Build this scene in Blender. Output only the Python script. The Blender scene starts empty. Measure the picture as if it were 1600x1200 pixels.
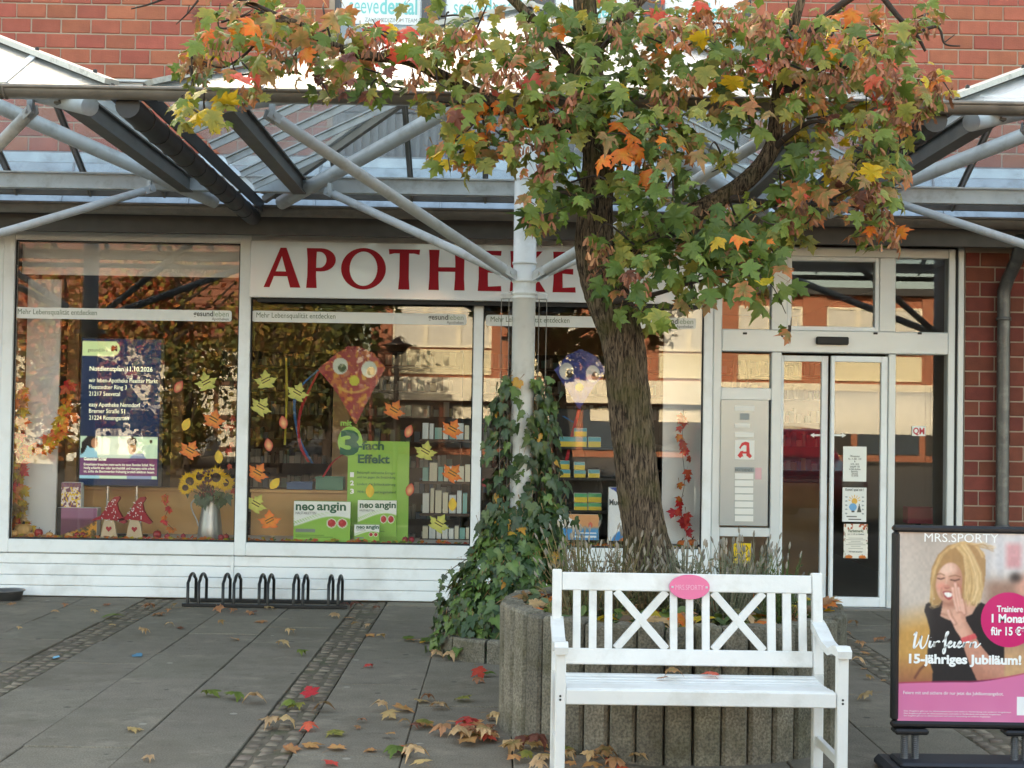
import bpy, bmesh, math, random
import numpy as np
from mathutils import Vector, Matrix

# ------------------------------------------------------------------ camera, sky, sun, exposure
scene = bpy.context.scene
FPX = 2220.0                                   # focal length in pixels of the 1600 px wide photograph
CAM = Vector((0.0, -11.87, 1.535))
YAW, PITCH, ROLL = (math.radians(a) for a in (0.4, 1.42, 0.93))
_F = Vector((math.sin(YAW) * math.cos(PITCH), math.cos(YAW) * math.cos(PITCH), math.sin(PITCH)))
_R0 = Vector((math.cos(YAW), -math.sin(YAW), 0))
_U0 = _R0.cross(_F)
_R = _R0 * math.cos(ROLL) + _U0 * math.sin(ROLL)
_U = -_R0 * math.sin(ROLL) + _U0 * math.cos(ROLL)
cam_data = bpy.data.cameras.new('camera')
cam = bpy.data.objects.new('camera', cam_data)
scene.collection.objects.link(cam)
cam_data.sensor_width = 36.0
cam_data.lens = FPX / 1600.0 * 36.0
cam_data.clip_start = 0.1
cam_data.clip_end = 2000
m3 = Matrix((_R, _U, -_F)).transposed()
cam.matrix_world = Matrix.Translation(CAM) @ m3.to_4x4()
scene.camera = cam

SUN_EL, SUN_AZ = math.radians(27), math.radians(-22)      # azimuth measured from +Y (behind the pharmacy) towards +X
world = bpy.data.worlds.new('World'); scene.world = world
world.use_nodes = True
wn = world.node_tree.nodes; wl = world.node_tree.links
bg = wn['Background']; bg.inputs['Strength'].default_value = 0.15
sky = wn.new('ShaderNodeTexSky'); sky.sky_type = 'NISHITA'; sky.sun_disc = False
sky.sun_elevation = SUN_EL; sky.sun_rotation = SUN_AZ
sky.air_density = 1.0; sky.dust_density = 2.5; sky.ozone_density = 1.0
wl.new(sky.outputs[0], bg.inputs['Color'])
sun_data = bpy.data.lights.new('sun', 'SUN'); sun_data.energy = 4.5; sun_data.angle = math.radians(0.53)
sun_data.color = (1.0, 0.95, 0.88)
sun = bpy.data.objects.new('sun', sun_data); scene.collection.objects.link(sun)
to_sun = Vector((math.sin(SUN_AZ) * math.cos(SUN_EL), math.cos(SUN_AZ) * math.cos(SUN_EL), math.sin(SUN_EL)))
sun.rotation_euler = to_sun.to_track_quat('Z', 'Y').to_euler()
sun.location = (0, 30, 30)
vs = scene.view_settings
vs.view_transform = 'Standard'; vs.look = 'None'; vs.gamma = 1.0; vs.exposure = 2.74; vs.use_curve_mapping = False
vs.use_white_balance = True; vs.white_balance_temperature = 9100; vs.white_balance_tint = 6
cy = scene.cycles
cy.use_denoising = True
try: cy.denoiser = 'OPENIMAGEDENOISE'
except Exception: pass
cy.max_bounces = 8; cy.diffuse_bounces = 4; cy.glossy_bounces = 4; cy.transmission_bounces = 6
cy.transparent_max_bounces = 24; cy.caustics_reflective = False; cy.caustics_refractive = False
cy.sample_clamp_indirect = 6.0

# ------------------------------------------------------------------ helpers
RND = random.Random(7)
COL = scene.collection

def ray(px, py):
    return _F + _R * ((px - 800) / FPX) - _U * ((py - 600) / FPX)
def at(px, py, Y):
    r = ray(px, py); return CAM + r * ((Y - CAM.y) / r.y)
def gnd(px, py, z=0.0):
    r = ray(px, py); return CAM + r * ((z - CAM.z) / r.z)
def AX(px, Y, py=650): return at(px, py, Y).x
def AZ(px, py, Y): return at(px, py, Y).z

def lin(c):
    return tuple(((x / 255) / 12.92 if x / 255 <= 0.04045 else ((x / 255 + 0.055) / 1.055) ** 2.4) for x in c)
def S(r, g, b): return lin((r, g, b))

MATS = {}
def mat(name, rgb=(.5, .5, .5), rough=.5, metal=0.0, var=0.0, vscale=6.0, bump=0.0, bscale=60.0, coat=0.0, spec=.5,
        objvar=0.0, attr=False, emit=0.0, dirt=None, dirt_scale=3.0, dirt_amt=.5, transl=0.0, detail=6.0, speck=0.0, sscale=160.0):
    """Principled material; noise value variation, per-object variation, bump, dirt patches."""
    if name in MATS: return MATS[name]
    m = bpy.data.materials.new(name); m.use_nodes = True
    nt = m.node_tree; N = nt.nodes; L = nt.links
    b = N['Principled BSDF']
    b.inputs['Roughness'].default_value = rough; b.inputs['Metallic'].default_value = metal
    b.inputs['Coat Weight'].default_value = coat; b.inputs['Specular IOR Level'].default_value = spec
    tc = N.new('ShaderNodeTexCoord')
    if attr:
        a = N.new('ShaderNodeAttribute'); a.attribute_name = 'Col'; col = a.outputs['Color']
    else:
        c = N.new('ShaderNodeRGB'); c.outputs[0].default_value = (*rgb, 1); col = c.outputs[0]
    if objvar:
        oi = N.new('ShaderNodeObjectInfo')
        mr = N.new('ShaderNodeMapRange'); mr.inputs[3].default_value = 1 - objvar; mr.inputs[4].default_value = 1 + objvar
        L.new(oi.outputs['Random'], mr.inputs[0])
        hs = N.new('ShaderNodeHueSaturation'); L.new(mr.outputs[0], hs.inputs['Value']); L.new(col, hs.inputs['Color'])
        mr2 = N.new('ShaderNodeMapRange'); mr2.inputs[3].default_value = .5 - objvar * .05; mr2.inputs[4].default_value = .5 + objvar * .05
        ml = N.new('ShaderNodeMath'); ml.operation = 'FRACT'
        mm = N.new('ShaderNodeMath'); mm.operation = 'MULTIPLY'; mm.inputs[1].default_value = 7.31
        L.new(oi.outputs['Random'], mm.inputs[0]); L.new(mm.outputs[0], ml.inputs[0]); L.new(ml.outputs[0], mr2.inputs[0])
        L.new(mr2.outputs[0], hs.inputs['Hue'])
        col = hs.outputs[0]
    if var:
        nz = N.new('ShaderNodeTexNoise'); nz.inputs['Scale'].default_value = vscale; nz.inputs['Detail'].default_value = detail
        L.new(tc.outputs['Object'], nz.inputs['Vector'])
        if objvar:
            cb = N.new('ShaderNodeVectorMath'); cb.operation = 'ADD'
            L.new(tc.outputs['Object'], cb.inputs[0]); L.new(oi.outputs['Location'], cb.inputs[1]); L.new(cb.outputs[0], nz.inputs['Vector'])
        mr = N.new('ShaderNodeMapRange'); mr.inputs[1].default_value = .25; mr.inputs[2].default_value = .75
        mr.inputs[3].default_value = 1 - var; mr.inputs[4].default_value = 1 + var
        L.new(nz.outputs[0], mr.inputs[0])
        hs = N.new('ShaderNodeHueSaturation'); L.new(mr.outputs[0], hs.inputs['Value']); L.new(col, hs.inputs['Color'])
        col = hs.outputs[0]
    if speck:
        nz = N.new('ShaderNodeTexNoise'); nz.inputs['Scale'].default_value = sscale; nz.inputs['Detail'].default_value = 3
        L.new(tc.outputs['Object'], nz.inputs['Vector'])
        mr = N.new('ShaderNodeMapRange'); mr.inputs[1].default_value = .35; mr.inputs[2].default_value = .65
        mr.inputs[3].default_value = 1 - speck; mr.inputs[4].default_value = 1 + speck
        L.new(nz.outputs[0], mr.inputs[0])
        hs = N.new('ShaderNodeHueSaturation'); L.new(mr.outputs[0], hs.inputs['Value']); L.new(col, hs.inputs['Color'])
        col = hs.outputs[0]
    if dirt is not None:
        nz = N.new('ShaderNodeTexNoise'); nz.inputs['Scale'].default_value = dirt_scale; nz.inputs['Detail'].default_value = 8
        nz.inputs['Roughness'].default_value = .65
        L.new(tc.outputs['Object'], nz.inputs['Vector'])
        if objvar: L.new(cb.outputs[0] if var else tc.outputs['Object'], nz.inputs['Vector'])
        cr = N.new('ShaderNodeMapRange'); cr.inputs[1].default_value = .5; cr.inputs[2].default_value = .72; cr.inputs[4].default_value = dirt_amt
        L.new(nz.outputs[0], cr.inputs[0])
        mx = N.new('ShaderNodeMix'); mx.data_type = 'RGBA'; L.new(cr.outputs[0], mx.inputs[0]); L.new(col, mx.inputs[6])
        mx.inputs[7].default_value = (*dirt, 1); col = mx.outputs[2]
    L.new(col, b.inputs['Base Color'])
    if emit:
        L.new(col, b.inputs['Emission Color']); b.inputs['Emission Strength'].default_value = emit
    if bump:
        nb = N.new('ShaderNodeTexNoise'); nb.inputs['Scale'].default_value = bscale; nb.inputs['Detail'].default_value = 6
        L.new(tc.outputs['Object'], nb.inputs['Vector'])
        bp = N.new('ShaderNodeBump'); bp.inputs['Strength'].default_value = bump; bp.inputs['Distance'].default_value = .01
        L.new(nb.outputs[0], bp.inputs['Height']); L.new(bp.outputs[0], b.inputs['Normal'])
    if transl:
        tr = N.new('ShaderNodeBsdfTranslucent'); L.new(col, tr.inputs[0])
        mx = N.new('ShaderNodeMixShader'); mx.inputs[0].default_value = transl
        L.new(b.outputs[0], mx.inputs[1]); L.new(tr.outputs[0], mx.inputs[2])
        L.new(mx.outputs[0], N['Material Output'].inputs['Surface'])
    MATS[name] = m
    return m

def glass_mat(name, ior=1.5, tint=(.95, .97, .96), rough=0.0, base=0.0, white=0.0, bump=0.0, bscale=40):
    """thin window glass: transparent with a Fresnel mirror coat (each face of the pane reflects)."""
    if name in MATS: return MATS[name]
    m = bpy.data.materials.new(name); m.use_nodes = True
    nt = m.node_tree; N = nt.nodes; L = nt.links
    N.remove(N['Principled BSDF'])
    tr = N.new('ShaderNodeBsdfTransparent'); tr.inputs[0].default_value = (*tint, 1)
    gl = N.new('ShaderNodeBsdfGlossy'); gl.inputs['Roughness'].default_value = rough
    fr = N.new('ShaderNodeFresnel'); fr.inputs[0].default_value = ior
    geo = N.new('ShaderNodeNewGeometry')
    # flip so that the back face sees the same thin-film Fresnel
    ad = N.new('ShaderNodeMath'); ad.operation = 'ADD'; ad.use_clamp = True; ad.inputs[1].default_value = base
    fz = N.new('ShaderNodeLayerWeight'); fz.inputs['Blend'].default_value = .5
    # Schlick from facing: F0 + (1-F0)*facing^5
    f0 = ((ior - 1) / (ior + 1)) ** 2 + base
    pw = N.new('ShaderNodeMath'); pw.operation = 'POWER'; pw.inputs[1].default_value = 5
    L.new(fz.outputs['Facing'], pw.inputs[0])
    mr = N.new('ShaderNodeMapRange'); mr.inputs[3].default_value = f0; mr.inputs[4].default_value = 1.0
    L.new(pw.outputs[0], mr.inputs[0])
    N.remove(fr); N.remove(ad); N.remove(geo)
    mx = N.new('ShaderNodeMixShader'); L.new(mr.outputs[0], mx.inputs[0])
    L.new(gl.outputs[0], mx.inputs[2])
    if white:
        df = N.new('ShaderNodeBsdfTranslucent'); df.inputs[0].default_value = (.85, .9, .9, 1)
        d2 = N.new('ShaderNodeBsdfDiffuse'); d2.inputs[0].default_value = (.8, .85, .85, 1)
        m0 = N.new('ShaderNodeMixShader'); m0.inputs[0].default_value = .5; L.new(df.outputs[0], m0.inputs[1]); L.new(d2.outputs[0], m0.inputs[2])
        m2 = N.new('ShaderNodeMixShader'); m2.inputs[0].default_value = white
        L.new(tr.outputs[0], m2.inputs[1]); L.new(m0.outputs[0], m2.inputs[2]); L.new(m2.outputs[0], mx.inputs[1])
    else:
        L.new(tr.outputs[0], mx.inputs[1])
    if bump:
        tc = N.new('ShaderNodeTexCoord'); nb = N.new('ShaderNodeTexNoise'); nb.inputs['Scale'].default_value = bscale
        L.new(tc.outputs['Object'], nb.inputs['Vector'])
        bp = N.new('ShaderNodeBump'); bp.inputs['Strength'].default_value = bump; bp.inputs['Distance'].default_value = .01
        L.new(nb.outputs[0], bp.inputs['Height']); L.new(bp.outputs[0], gl.inputs['Normal'])
    L.new(mx.outputs[0], N['Material Output'].inputs['Surface'])
    MATS[name] = m
    return m

def link(name, data, parent=None, m=None, loc=None, label=None, cat=None, group=None, kind=None):
    o = bpy.data.objects.new(name, data); COL.objects.link(o)
    if parent is not None: o.parent = parent
    if loc is not None: o.location = loc
    if m is not None and data is not None: 
        if len(data.materials) == 0: data.materials.append(m)
    return tag(o, label, cat, group, kind)
def tag(o, label=None, cat=None, group=None, kind=None):
    if label: o['label'] = label
    if cat: o['category'] = cat
    if group: o['group'] = group
    if kind: o['kind'] = kind
    return o
def thing(name, label, cat, loc=(0, 0, 0), group=None, rotz=0.0):
    o = bpy.data.objects.new(name, None); COL.objects.link(o); o.location = loc; o.rotation_euler.z = rotz
    o.empty_display_size = .1
    return tag(o, label, cat, group)
def dup(root, label=None, parent=None):
    c = root.copy(); COL.objects.link(c)
    if parent is not None: c.parent = parent
    if label: c['label'] = label
    for ch in root.children: dup(ch, None, c)
    return c

class MB:
    """mesh builder: collects shapes, build() links them as one mesh object (coordinates relative to the parent's origin)"""
    def __init__(s, org=(0, 0, 0)):
        s.v = []; s.f = []; s.c = None; s.o = Vector(org); s.smooth = []
    def add(s, vs, fs, smooth=False):
        n = len(s.v); o = s.o
        s.v += [(v[0] - o.x, v[1] - o.y, v[2] - o.z) for v in vs]
        s.f += [tuple(i + n for i in f) for f in fs]; s.smooth += [smooth] * len(fs)
        return s
    def box(s, x0, x1, y0, y1, z0, z1, bev=0.0, M=None):
        if bev <= 0:
            vs = [(x, y, z) for z in (z0, z1) for y in (y0, y1) for x in (x0, x1)]
            fs = [(0, 2, 3, 1), (4, 5, 7, 6), (0, 1, 5, 4), (2, 6, 7, 3), (0, 4, 6, 2), (1, 3, 7, 5)]
        else:
            b = min(bev, (x1 - x0) * .45, (y1 - y0) * .45, (z1 - z0) * .45)
            bm = bmesh.new()
            bmesh.ops.create_cube(bm, size=1)
            for v in bm.verts:
                v.co = ((x0 + x1) / 2 + v.co.x * (x1 - x0), (y0 + y1) / 2 + v.co.y * (y1 - y0), (z0 + z1) / 2 + v.co.z * (z1 - z0))
            bmesh.ops.bevel(bm, geom=bm.edges[:], offset=b, segments=1, affect='EDGES')
            bm.verts.index_update()
            vs = [tuple(v.co) for v in bm.verts]; fs = [tuple(v.index for v in f.verts) for f in bm.faces]; bm.free()
        if M is not None: vs = [tuple(M @ Vector(v)) for v in vs]
        return s.add(vs, fs)
    def beam(s, p, q, w, h, up=(0, 0, 1), bev=0.0):
        p = Vector(p); q = Vector(q); d = q - p; L = d.length; d.normalize()
        x = d.cross(Vector(up)); x = x.normalized() if x.length > 1e-5 else Vector((1, 0, 0)); z = x.cross(d)
        M = Matrix((x, d, z)).transposed().to_4x4(); M.translation = p
        return s.box(-w / 2, w / 2, 0, L, -h / 2, h / 2, bev, M)
    def tube(s, pts, r, n=10, cap=True, smooth=True):
        pts = [Vector(p) for p in pts]; k = len(pts)
        rs = r if isinstance(r, (list, tuple)) else [r] * k
        vs = []; fs = []
        t0 = (pts[1] - pts[0]).normalized()
        ref = Vector((0, 0, 1)) if abs(t0.z) < .9 else Vector((1, 0, 0))
        x = t0.cross(ref).normalized()
        for i, p in enumerate(pts):
            t = (pts[min(i + 1, k - 1)] - pts[max(i - 1, 0)]).normalized()
            x = (x - t * x.dot(t)).normalized(); y = t.cross(x)
            for j in range(n):
                a = 2 * math.pi * j / n
                vs.append(p + (x * math.cos(a) + y * math.sin(a)) * rs[i])
        for i in range(k - 1):
            for j in range(n):
                a = i * n + j; b = i * n + (j + 1) % n
                fs.append((a, b, b + n, a + n))
        s.add(vs, fs, smooth)
        if cap: s.add(vs[:n], [tuple(range(n - 1, -1, -1))]); s.add(vs[-n:], [tuple(range(n))])
        return s
    def lathe(s, c, prof, n=20, smooth=True, sq=None):
        """prof = [(r, z)...] turned about the vertical through c"""
        vs = []; fs = []; c = Vector(c)
        for r, z in prof:
            for j in range(n):
                a = 2 * math.pi * j / n
                vs.append((c.x + r * math.cos(a), c.y + r * math.sin(a), c.z + z))
        for i in range(len(prof) - 1):
            for j in range(n):
                a = i * n + j; b = i * n + (j + 1) % n
                fs.append((a, b, b + n, a + n))
        s.add(vs, fs, smooth)
        if prof[0][0] > 1e-4: s.add(vs[:n], [tuple(range(n - 1, -1, -1))])
        if prof[-1][0] > 1e-4: s.add(vs[-n:], [tuple(range(n))])
        return s
    def prism(s, pts, y0, y1):
        """outline in (x, z), extruded from y0 (front) to y1"""
        n = len(pts)
        vs = [(p[0], y0, p[1]) for p in pts] + [(p[0], y1, p[1]) for p in pts]
        fs = [tuple(range(n)), tuple(range(2 * n - 1, n - 1, -1))] + [(i, i + n, (i + 1) % n + n, (i + 1) % n) for i in range(n)]
        return s.add(vs, fs)
    def mesh(s, name):
        me = bpy.data.meshes.new(name); me.from_pydata(s.v, [], s.f)
        me.polygons.foreach_set('use_smooth', s.smooth)
        if s.c is not None:
            a = me.color_attributes.new('Col', 'FLOAT_COLOR', 'POINT')
            a.data.foreach_set('color', np.array([(*c, 1) for c in s.c], dtype=np.float32).ravel())
        me.update()
        return me
    def build(s, name, m, parent=None, **kw):
        loc = None
        o = link(name, s.mesh(name), parent, m, **kw)
        if parent is None: o.location = s.o
        return o
def fix_normals(me):
    bm = bmesh.new(); bm.from_mesh(me); bmesh.ops.recalc_face_normals(bm, faces=bm.faces[:]); bm.to_mesh(me); bm.free(); return me
def tri_mesh(me):
    bm = bmesh.new(); bm.from_mesh(me); bmesh.ops.triangulate(bm, faces=[f for f in bm.faces if len(f.verts) > 4]); bm.to_mesh(me); bm.free(); return me

def text_obj(name, txt, size, m, parent=None, loc=(0, 0, 0), rot=(math.pi / 2, 0, 0), width=None, bold=0.0, shear=0.0, align='LEFT', ext=0.0004, space=1.0, line=1.0, **kw):
    """flat lettering converted to a mesh; width = total width in metres"""
    cu = bpy.data.curves.new(name, 'FONT'); cu.body = txt; cu.size = size; cu.align_x = align; cu.offset = bold; cu.shear = shear
    cu.extrude = ext; cu.resolution_u = 3; cu.space_character = space; cu.space_line = line
    tmp = bpy.data.objects.new('tmp', cu); COL.objects.link(tmp)
    dg = bpy.context.evaluated_depsgraph_get(); dg.update()
    me = bpy.data.meshes.new_from_object(tmp.evaluated_get(dg)); bpy.data.objects.remove(tmp); bpy.data.curves.remove(cu)
    if width and len(me.vertices):
        xs = [v.co.x for v in me.vertices]; k = width / (max(xs) - min(xs)); x0 = min(xs) if align == 'LEFT' else 0
        for v in me.vertices: v.co.x = (v.co.x - x0) * k
    me.materials.clear(); me.name = name
    o = link(name, me, parent, m, loc, **kw); o.rotation_euler = rot
    return o

# painted print: a flat grid whose vertex colours hold the printed picture
def paint(name, x0, x1, z0, z1, nx, ny, func, m, parent=None, y=0.0, **kw):
    u, v = np.meshgrid(np.linspace(0, 1, nx), np.linspace(0, 1, ny))       # v = 0 top
    rgb = func(u, v)                                                        # sRGB 0..1
    rgb = np.clip(rgb, 0, 1)
    l = np.where(rgb <= .04045, rgb / 12.92, ((rgb + .055) / 1.055) ** 2.4)
    P = np.stack([x0 + u * (x1 - x0), np.full_like(u, y), z1 + v * (z0 - z1)], -1).reshape(-1, 3)
    i = np.arange((ny - 1) * (nx - 1)); r = i // (nx - 1); c = i % (nx - 1)
    a = r * nx + c
    Fq = np.stack([a, a + nx, a + nx + 1, a + 1], -1)
    me = bpy.data.meshes.new(name); me.from_pydata(P.tolist(), [], Fq.tolist())
    ca = me.color_attributes.new('Col', 'FLOAT_COLOR', 'POINT')
    ca.data.foreach_set('color', np.concatenate([l.reshape(-1, 3), np.ones((nx * ny, 1))], 1).astype(np.float32).ravel())
    return link(name, me, parent, m, **kw)
def blank(u, c): return np.ones(u.shape + (3,)) * (np.array(c) / 255.0)
def over(img, mask, c):
    c = np.array(c) / 255.0 if np.ndim(c) == 1 else c
    return img * (1 - mask[..., None]) + c * mask[..., None]
def ell(u, v, cx, cy, rx, ry, soft=.06, ang=0):
    dx = u - cx; dy = v - cy
    if ang: dx, dy = dx * math.cos(ang) + dy * math.sin(ang), -dx * math.sin(ang) + dy * math.cos(ang)
    d = np.sqrt((dx / rx) ** 2 + (dy / ry) ** 2); return np.clip((1 - d) / soft + .5, 0, 1)
def poly(u, v, pts):
    ins = np.zeros(u.shape, bool); n = len(pts)
    for i in range(n):
        x1, y1 = pts[i]; x2, y2 = pts[(i + 1) % n]
        if y1 == y2: continue
        c = ((y1 > v) != (y2 > v)) & (u < (x2 - x1) * (v - y1) / (y2 - y1) + x1)
        ins ^= c
    return ins.astype(float)
def stroke(u, v, pts, w, soft=.3):
    d = np.full(u.shape, 1e9)
    for (x1, y1), (x2, y2) in zip(pts[:-1], pts[1:]):
        L2 = (x2 - x1) ** 2 + (y2 - y1) ** 2 + 1e-9
        t = np.clip(((u - x1) * (x2 - x1) + (v - y1) * (y2 - y1)) / L2, 0, 1)
        d = np.minimum(d, np.hypot(u - x1 - t * (x2 - x1), v - y1 - t * (y2 - y1)))
    return np.clip((w - d) / (w * soft) , 0, 1)
def rect(u, v, x0, x1, y0, y1): return ((u >= x0) & (u <= x1) & (v >= y0) & (v <= y1)).astype(float)
_nr = np.random.RandomState(3)
def vnoise(u, v, k, seed=0):
    rs = np.random.RandomState(seed); g = rs.rand(k + 3, k + 3)
    x = np.clip(u, 0, .9999) * k; y = np.clip(v, 0, .9999) * k; i = x.astype(int); j = y.astype(int); fx = x - i; fy = y - j
    fx = fx * fx * (3 - 2 * fx); fy = fy * fy * (3 - 2 * fy)
    return (g[j, i] * (1 - fx) + g[j, i + 1] * fx) * (1 - fy) + (g[j + 1, i] * (1 - fx) + g[j + 1, i + 1] * fx) * fy
# ------------------------------------------------------------------ materials of the setting
def slab_mat():
    """worn concrete: aggregate speckle, stains that run across the slabs, dark and pale chewing gum spots"""
    m = mat('concrete_slab', S(120, 111, 98), .88, var=.12, vscale=7, speck=.26, sscale=120, bump=.4, bscale=200, objvar=.12)
    nt = m.node_tree; N = nt.nodes; L = nt.links; b = N['Principled BSDF']; col = b.inputs['Base Color'].links[0].from_socket
    geo = N.new('ShaderNodeNewGeometry')
    def layer(scale, lo, hi, c, amt, kind='noise', rnd=1.0):
        nonlocal col
        if kind == 'noise': t = N.new('ShaderNodeTexNoise'); t.inputs['Detail'].default_value = 9; t.inputs['Roughness'].default_value = .7; out = t.outputs[0]
        else: t = N.new('ShaderNodeTexVoronoi'); t.inputs['Randomness'].default_value = rnd; out = t.outputs['Distance']
        t.inputs['Scale'].default_value = scale; L.new(geo.outputs['Position'], t.inputs['Vector'])
        mr = N.new('ShaderNodeMapRange'); mr.inputs[1].default_value = lo; mr.inputs[2].default_value = hi; mr.inputs[3].default_value = 0 if lo < hi else 0; mr.inputs[4].default_value = amt; L.new(out, mr.inputs[0])
        mx = N.new('ShaderNodeMix'); mx.data_type = 'RGBA'; L.new(mr.outputs[0], mx.inputs[0]); L.new(col, mx.inputs[6]); mx.inputs[7].default_value = (*c, 1); col = mx.outputs[2]
    layer(.9, .48, .66, S(98, 89, 74), .7); layer(3.1, .54, .70, S(156, 145, 128), .5); layer(9, .56, .70, S(74, 68, 58), .55)
    layer(3.3, .075, .06, S(66, 62, 58), .75, 'v'); layer(2.3, .05, .04, S(168, 162, 150), .6, 'v')
    L.new(col, b.inputs['Base Color']); return m
M_slab = slab_mat()
M_joint = mat('joint_soil', S(52, 50, 42), .95, var=.4, vscale=30, bump=.5, bscale=120, dirt=S(60, 72, 38), dirt_scale=4, dirt_amt=.7)
M_cobble = mat('cobble_stone', S(122, 109, 95), .8, var=.3, vscale=20, bump=.4, bscale=90, objvar=.22)
M_asphalt = mat('plaza_paving', S(70, 66, 63), .9, var=.2, vscale=3, bump=.3, bscale=150)
M_mortar = mat('mortar', S(164, 146, 130), .95, var=.15, vscale=8, bump=.3, bscale=120)
M_brick = mat('brick_red', S(164, 91, 72), .85, var=.14, vscale=9, bump=.35, bscale=90, objvar=.17, dirt=S(150, 84, 70), dirt_scale=5, dirt_amt=.5)
M_white = mat('white_frame', S(232, 237, 239), .38, var=.03, vscale=4, dirt=S(190, 188, 180), dirt_scale=5, dirt_amt=.3)
M_clad = mat('white_cladding', S(240, 244, 246), .5, var=.03, vscale=3, bump=.06, bscale=25, dirt=S(168, 164, 154), dirt_scale=2.6, dirt_amt=.35)
M_alu = mat('door_aluminium', S(206, 212, 213), .35, .08, var=.04, vscale=5)
M_rub = mat('black_seal', S(24, 24, 25), .6)
M_glass = glass_mat('shop_glass', 1.5, (.99, .99, .99), base=.006)
M_zinc = mat('zinc_sheet', S(168, 178, 184), .42, .55, var=.22, vscale=6, dirt=S(110, 112, 112), dirt_scale=7, dirt_amt=.6)
M_gutter = mat('gutter_weathered_zinc', S(124, 116, 108), .5, .25, var=.18, vscale=9, dirt=S(70, 66, 60), dirt_scale=6, dirt_amt=.6)
M_gutter_dk = mat('valley_gutter_dark', S(58, 58, 60), .55, .3, var=.2, vscale=9)
M_tube = mat('canopy_tube_grey', S(196, 201, 204), .42, .05, var=.08, vscale=6, dirt=S(120, 116, 104), dirt_scale=9, dirt_amt=.45, bump=.05)
M_steel_dk = mat('glazing_bar_dark', S(128, 124, 118), .5, .3, var=.18, vscale=10)
M_postw = mat('post_white_paint', S(228, 231, 231), .45, var=.05, vscale=5, dirt=S(150, 146, 132), dirt_scale=6, dirt_amt=.4)
M_canopyglass = glass_mat('canopy_wired_glass', 1.5, (.965, .985, .985), rough=.14, base=.0, white=.10, bump=.25, bscale=55)
M_hipcap = mat('hip_flashing', S(190, 190, 184), .5, .3, var=.15, vscale=14, dirt=S(104, 98, 88), dirt_scale=14, dirt_amt=.8)
M_bolt = mat('bolt_dark', S(60, 58, 56), .5, .5)

# ------------------------------------------------------------------ ground: one sheet, paving slabs, cobble strips
gb = MB(); gb.add([(-150, -150, -.017), (150, -150, -.017), (150, 150, -.017), (-150, 150, -.017)], [(0, 1, 2, 3)])
ground = gb.build('ground', M_joint, kind='structure')
STRIP = [-6.30, -4.55, -2.80, -1.05, 0.70, 2.45, 4.20, 5.95]       # centres of the cobble strips (0.25 m wide), three 0.5 m slabs between
slab_meshes = []
for i in range(5):
    mb = MB(); mb.box(-.2475, .2475, -.4285, .4285, -.05, 0, .004); slab_meshes.append(mb.mesh('paving_slab'))
for me in slab_meshes: me.materials.append(M_slab)
rg = random.Random(11); nsl = 0; extra = MB()
for c in STRIP[:-1]:
    for j in range(3):
        x = c + .125 + .25 + .5 * j; off = rg.uniform(-.43, .43)
        for r in range(-1, 12):
            y = -.42 - .86 * r + off
            if y > .45 or y < -8.6: continue
            if y > -.43:                            # row against the building is cut
                pass
            if abs(x) > 4.9 or y < -6.9:
                extra.box(x - .246, x + .246, y - .427, min(y + .427, -.006), -.05, 0, 0); continue
            if y + .427 > -.006:
                mb = MB((x, y, 0)); mb.box(x - .246, x + .246, y - .427, -.006, -.05, 0, .005)
                o = mb.build('paving_slab', M_slab, ground); o.location = (x, y, 0)
            else:
                o = link('paving_slab', slab_meshes[rg.randrange(5)], ground, None, (x, y, rg.uniform(-.004, .003)))
                o.rotation_euler = (rg.uniform(-.004, .004), rg.uniform(-.005, .005), rg.uniform(-.004, .004))
            nsl += 1
extra.build('paving_slabs_beyond', M_slab, ground, kind='stuff')
# cobbles
cob_meshes = []
for i in range(6):
    bm = bmesh.new(); bmesh.ops.create_cube(bm, size=1)
    for v in bm.verts: v.co = (v.co.x * .078 * rg.uniform(.8, 1.12), v.co.y * .10 * rg.uniform(.72, 1.1), v.co.z * .05 - .025)
    bmesh.ops.bevel(bm, geom=bm.edges[:], offset=.009, segments=2, affect='EDGES')
    me = bpy.data.meshes.new('cobble'); bm.to_mesh(me); bm.free()
    for p in me.polygons: p.use_smooth = True
    me.materials.append(M_cobble); cob_meshes.append(me)
cobs = []
for c in STRIP:
    for k in range(3):
        y = -.06 - rg.uniform(0, .08)
        while y > -8.4:
            cobs.append((c - .083 + .083 * k + rg.uniform(-.006, .006), y, rg.uniform(-.008, -.001), rg.uniform(-.16, .16)))
            y -= rg.uniform(.085, .135)
def cobrank(t):
    if abs(t[0]) > 3.6: return 99
    if t[0] > .4 and t[0] < 2.3: return 50 - t[1] * 0
    return (t[1] + 11.87) + (0 if t[0] < 0 else 2)
cobs.sort(key=lambda t: cobrank(t) if t[1] > -6.3 else 60)
rest = MB()
for i, (x, y, z, a) in enumerate(cobs):
    if i < 300:
        o = link('cobble', cob_meshes[i % 6], ground, None, (x, y, z)); o.rotation_euler = (rg.uniform(-.06, .06), rg.uniform(-.06, .06), a)
    else:
        me = cob_meshes[i % 6]; Mz = Matrix.Translation((x, y, z)) @ Matrix.Rotation(a, 4, 'Z')
        rest.add([Mz @ v.co for v in me.vertices], [tuple(p.vertices) for p in me.polygons], True)
rest.build('cobbles_beyond', M_cobble, ground, kind='stuff')
M_sand = mat('strip_sand', S(98, 88, 74), .95, var=.35, vscale=18, bump=.5, bscale=150, dirt=S(70, 78, 44), dirt_scale=5, dirt_amt=.7)
for c in STRIP:
    mb = MB(); mb.box(c - .118, c + .118, -8.5, -.02, -.03, -.0065); mb.build('joint_sand', M_sand, ground)
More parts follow.
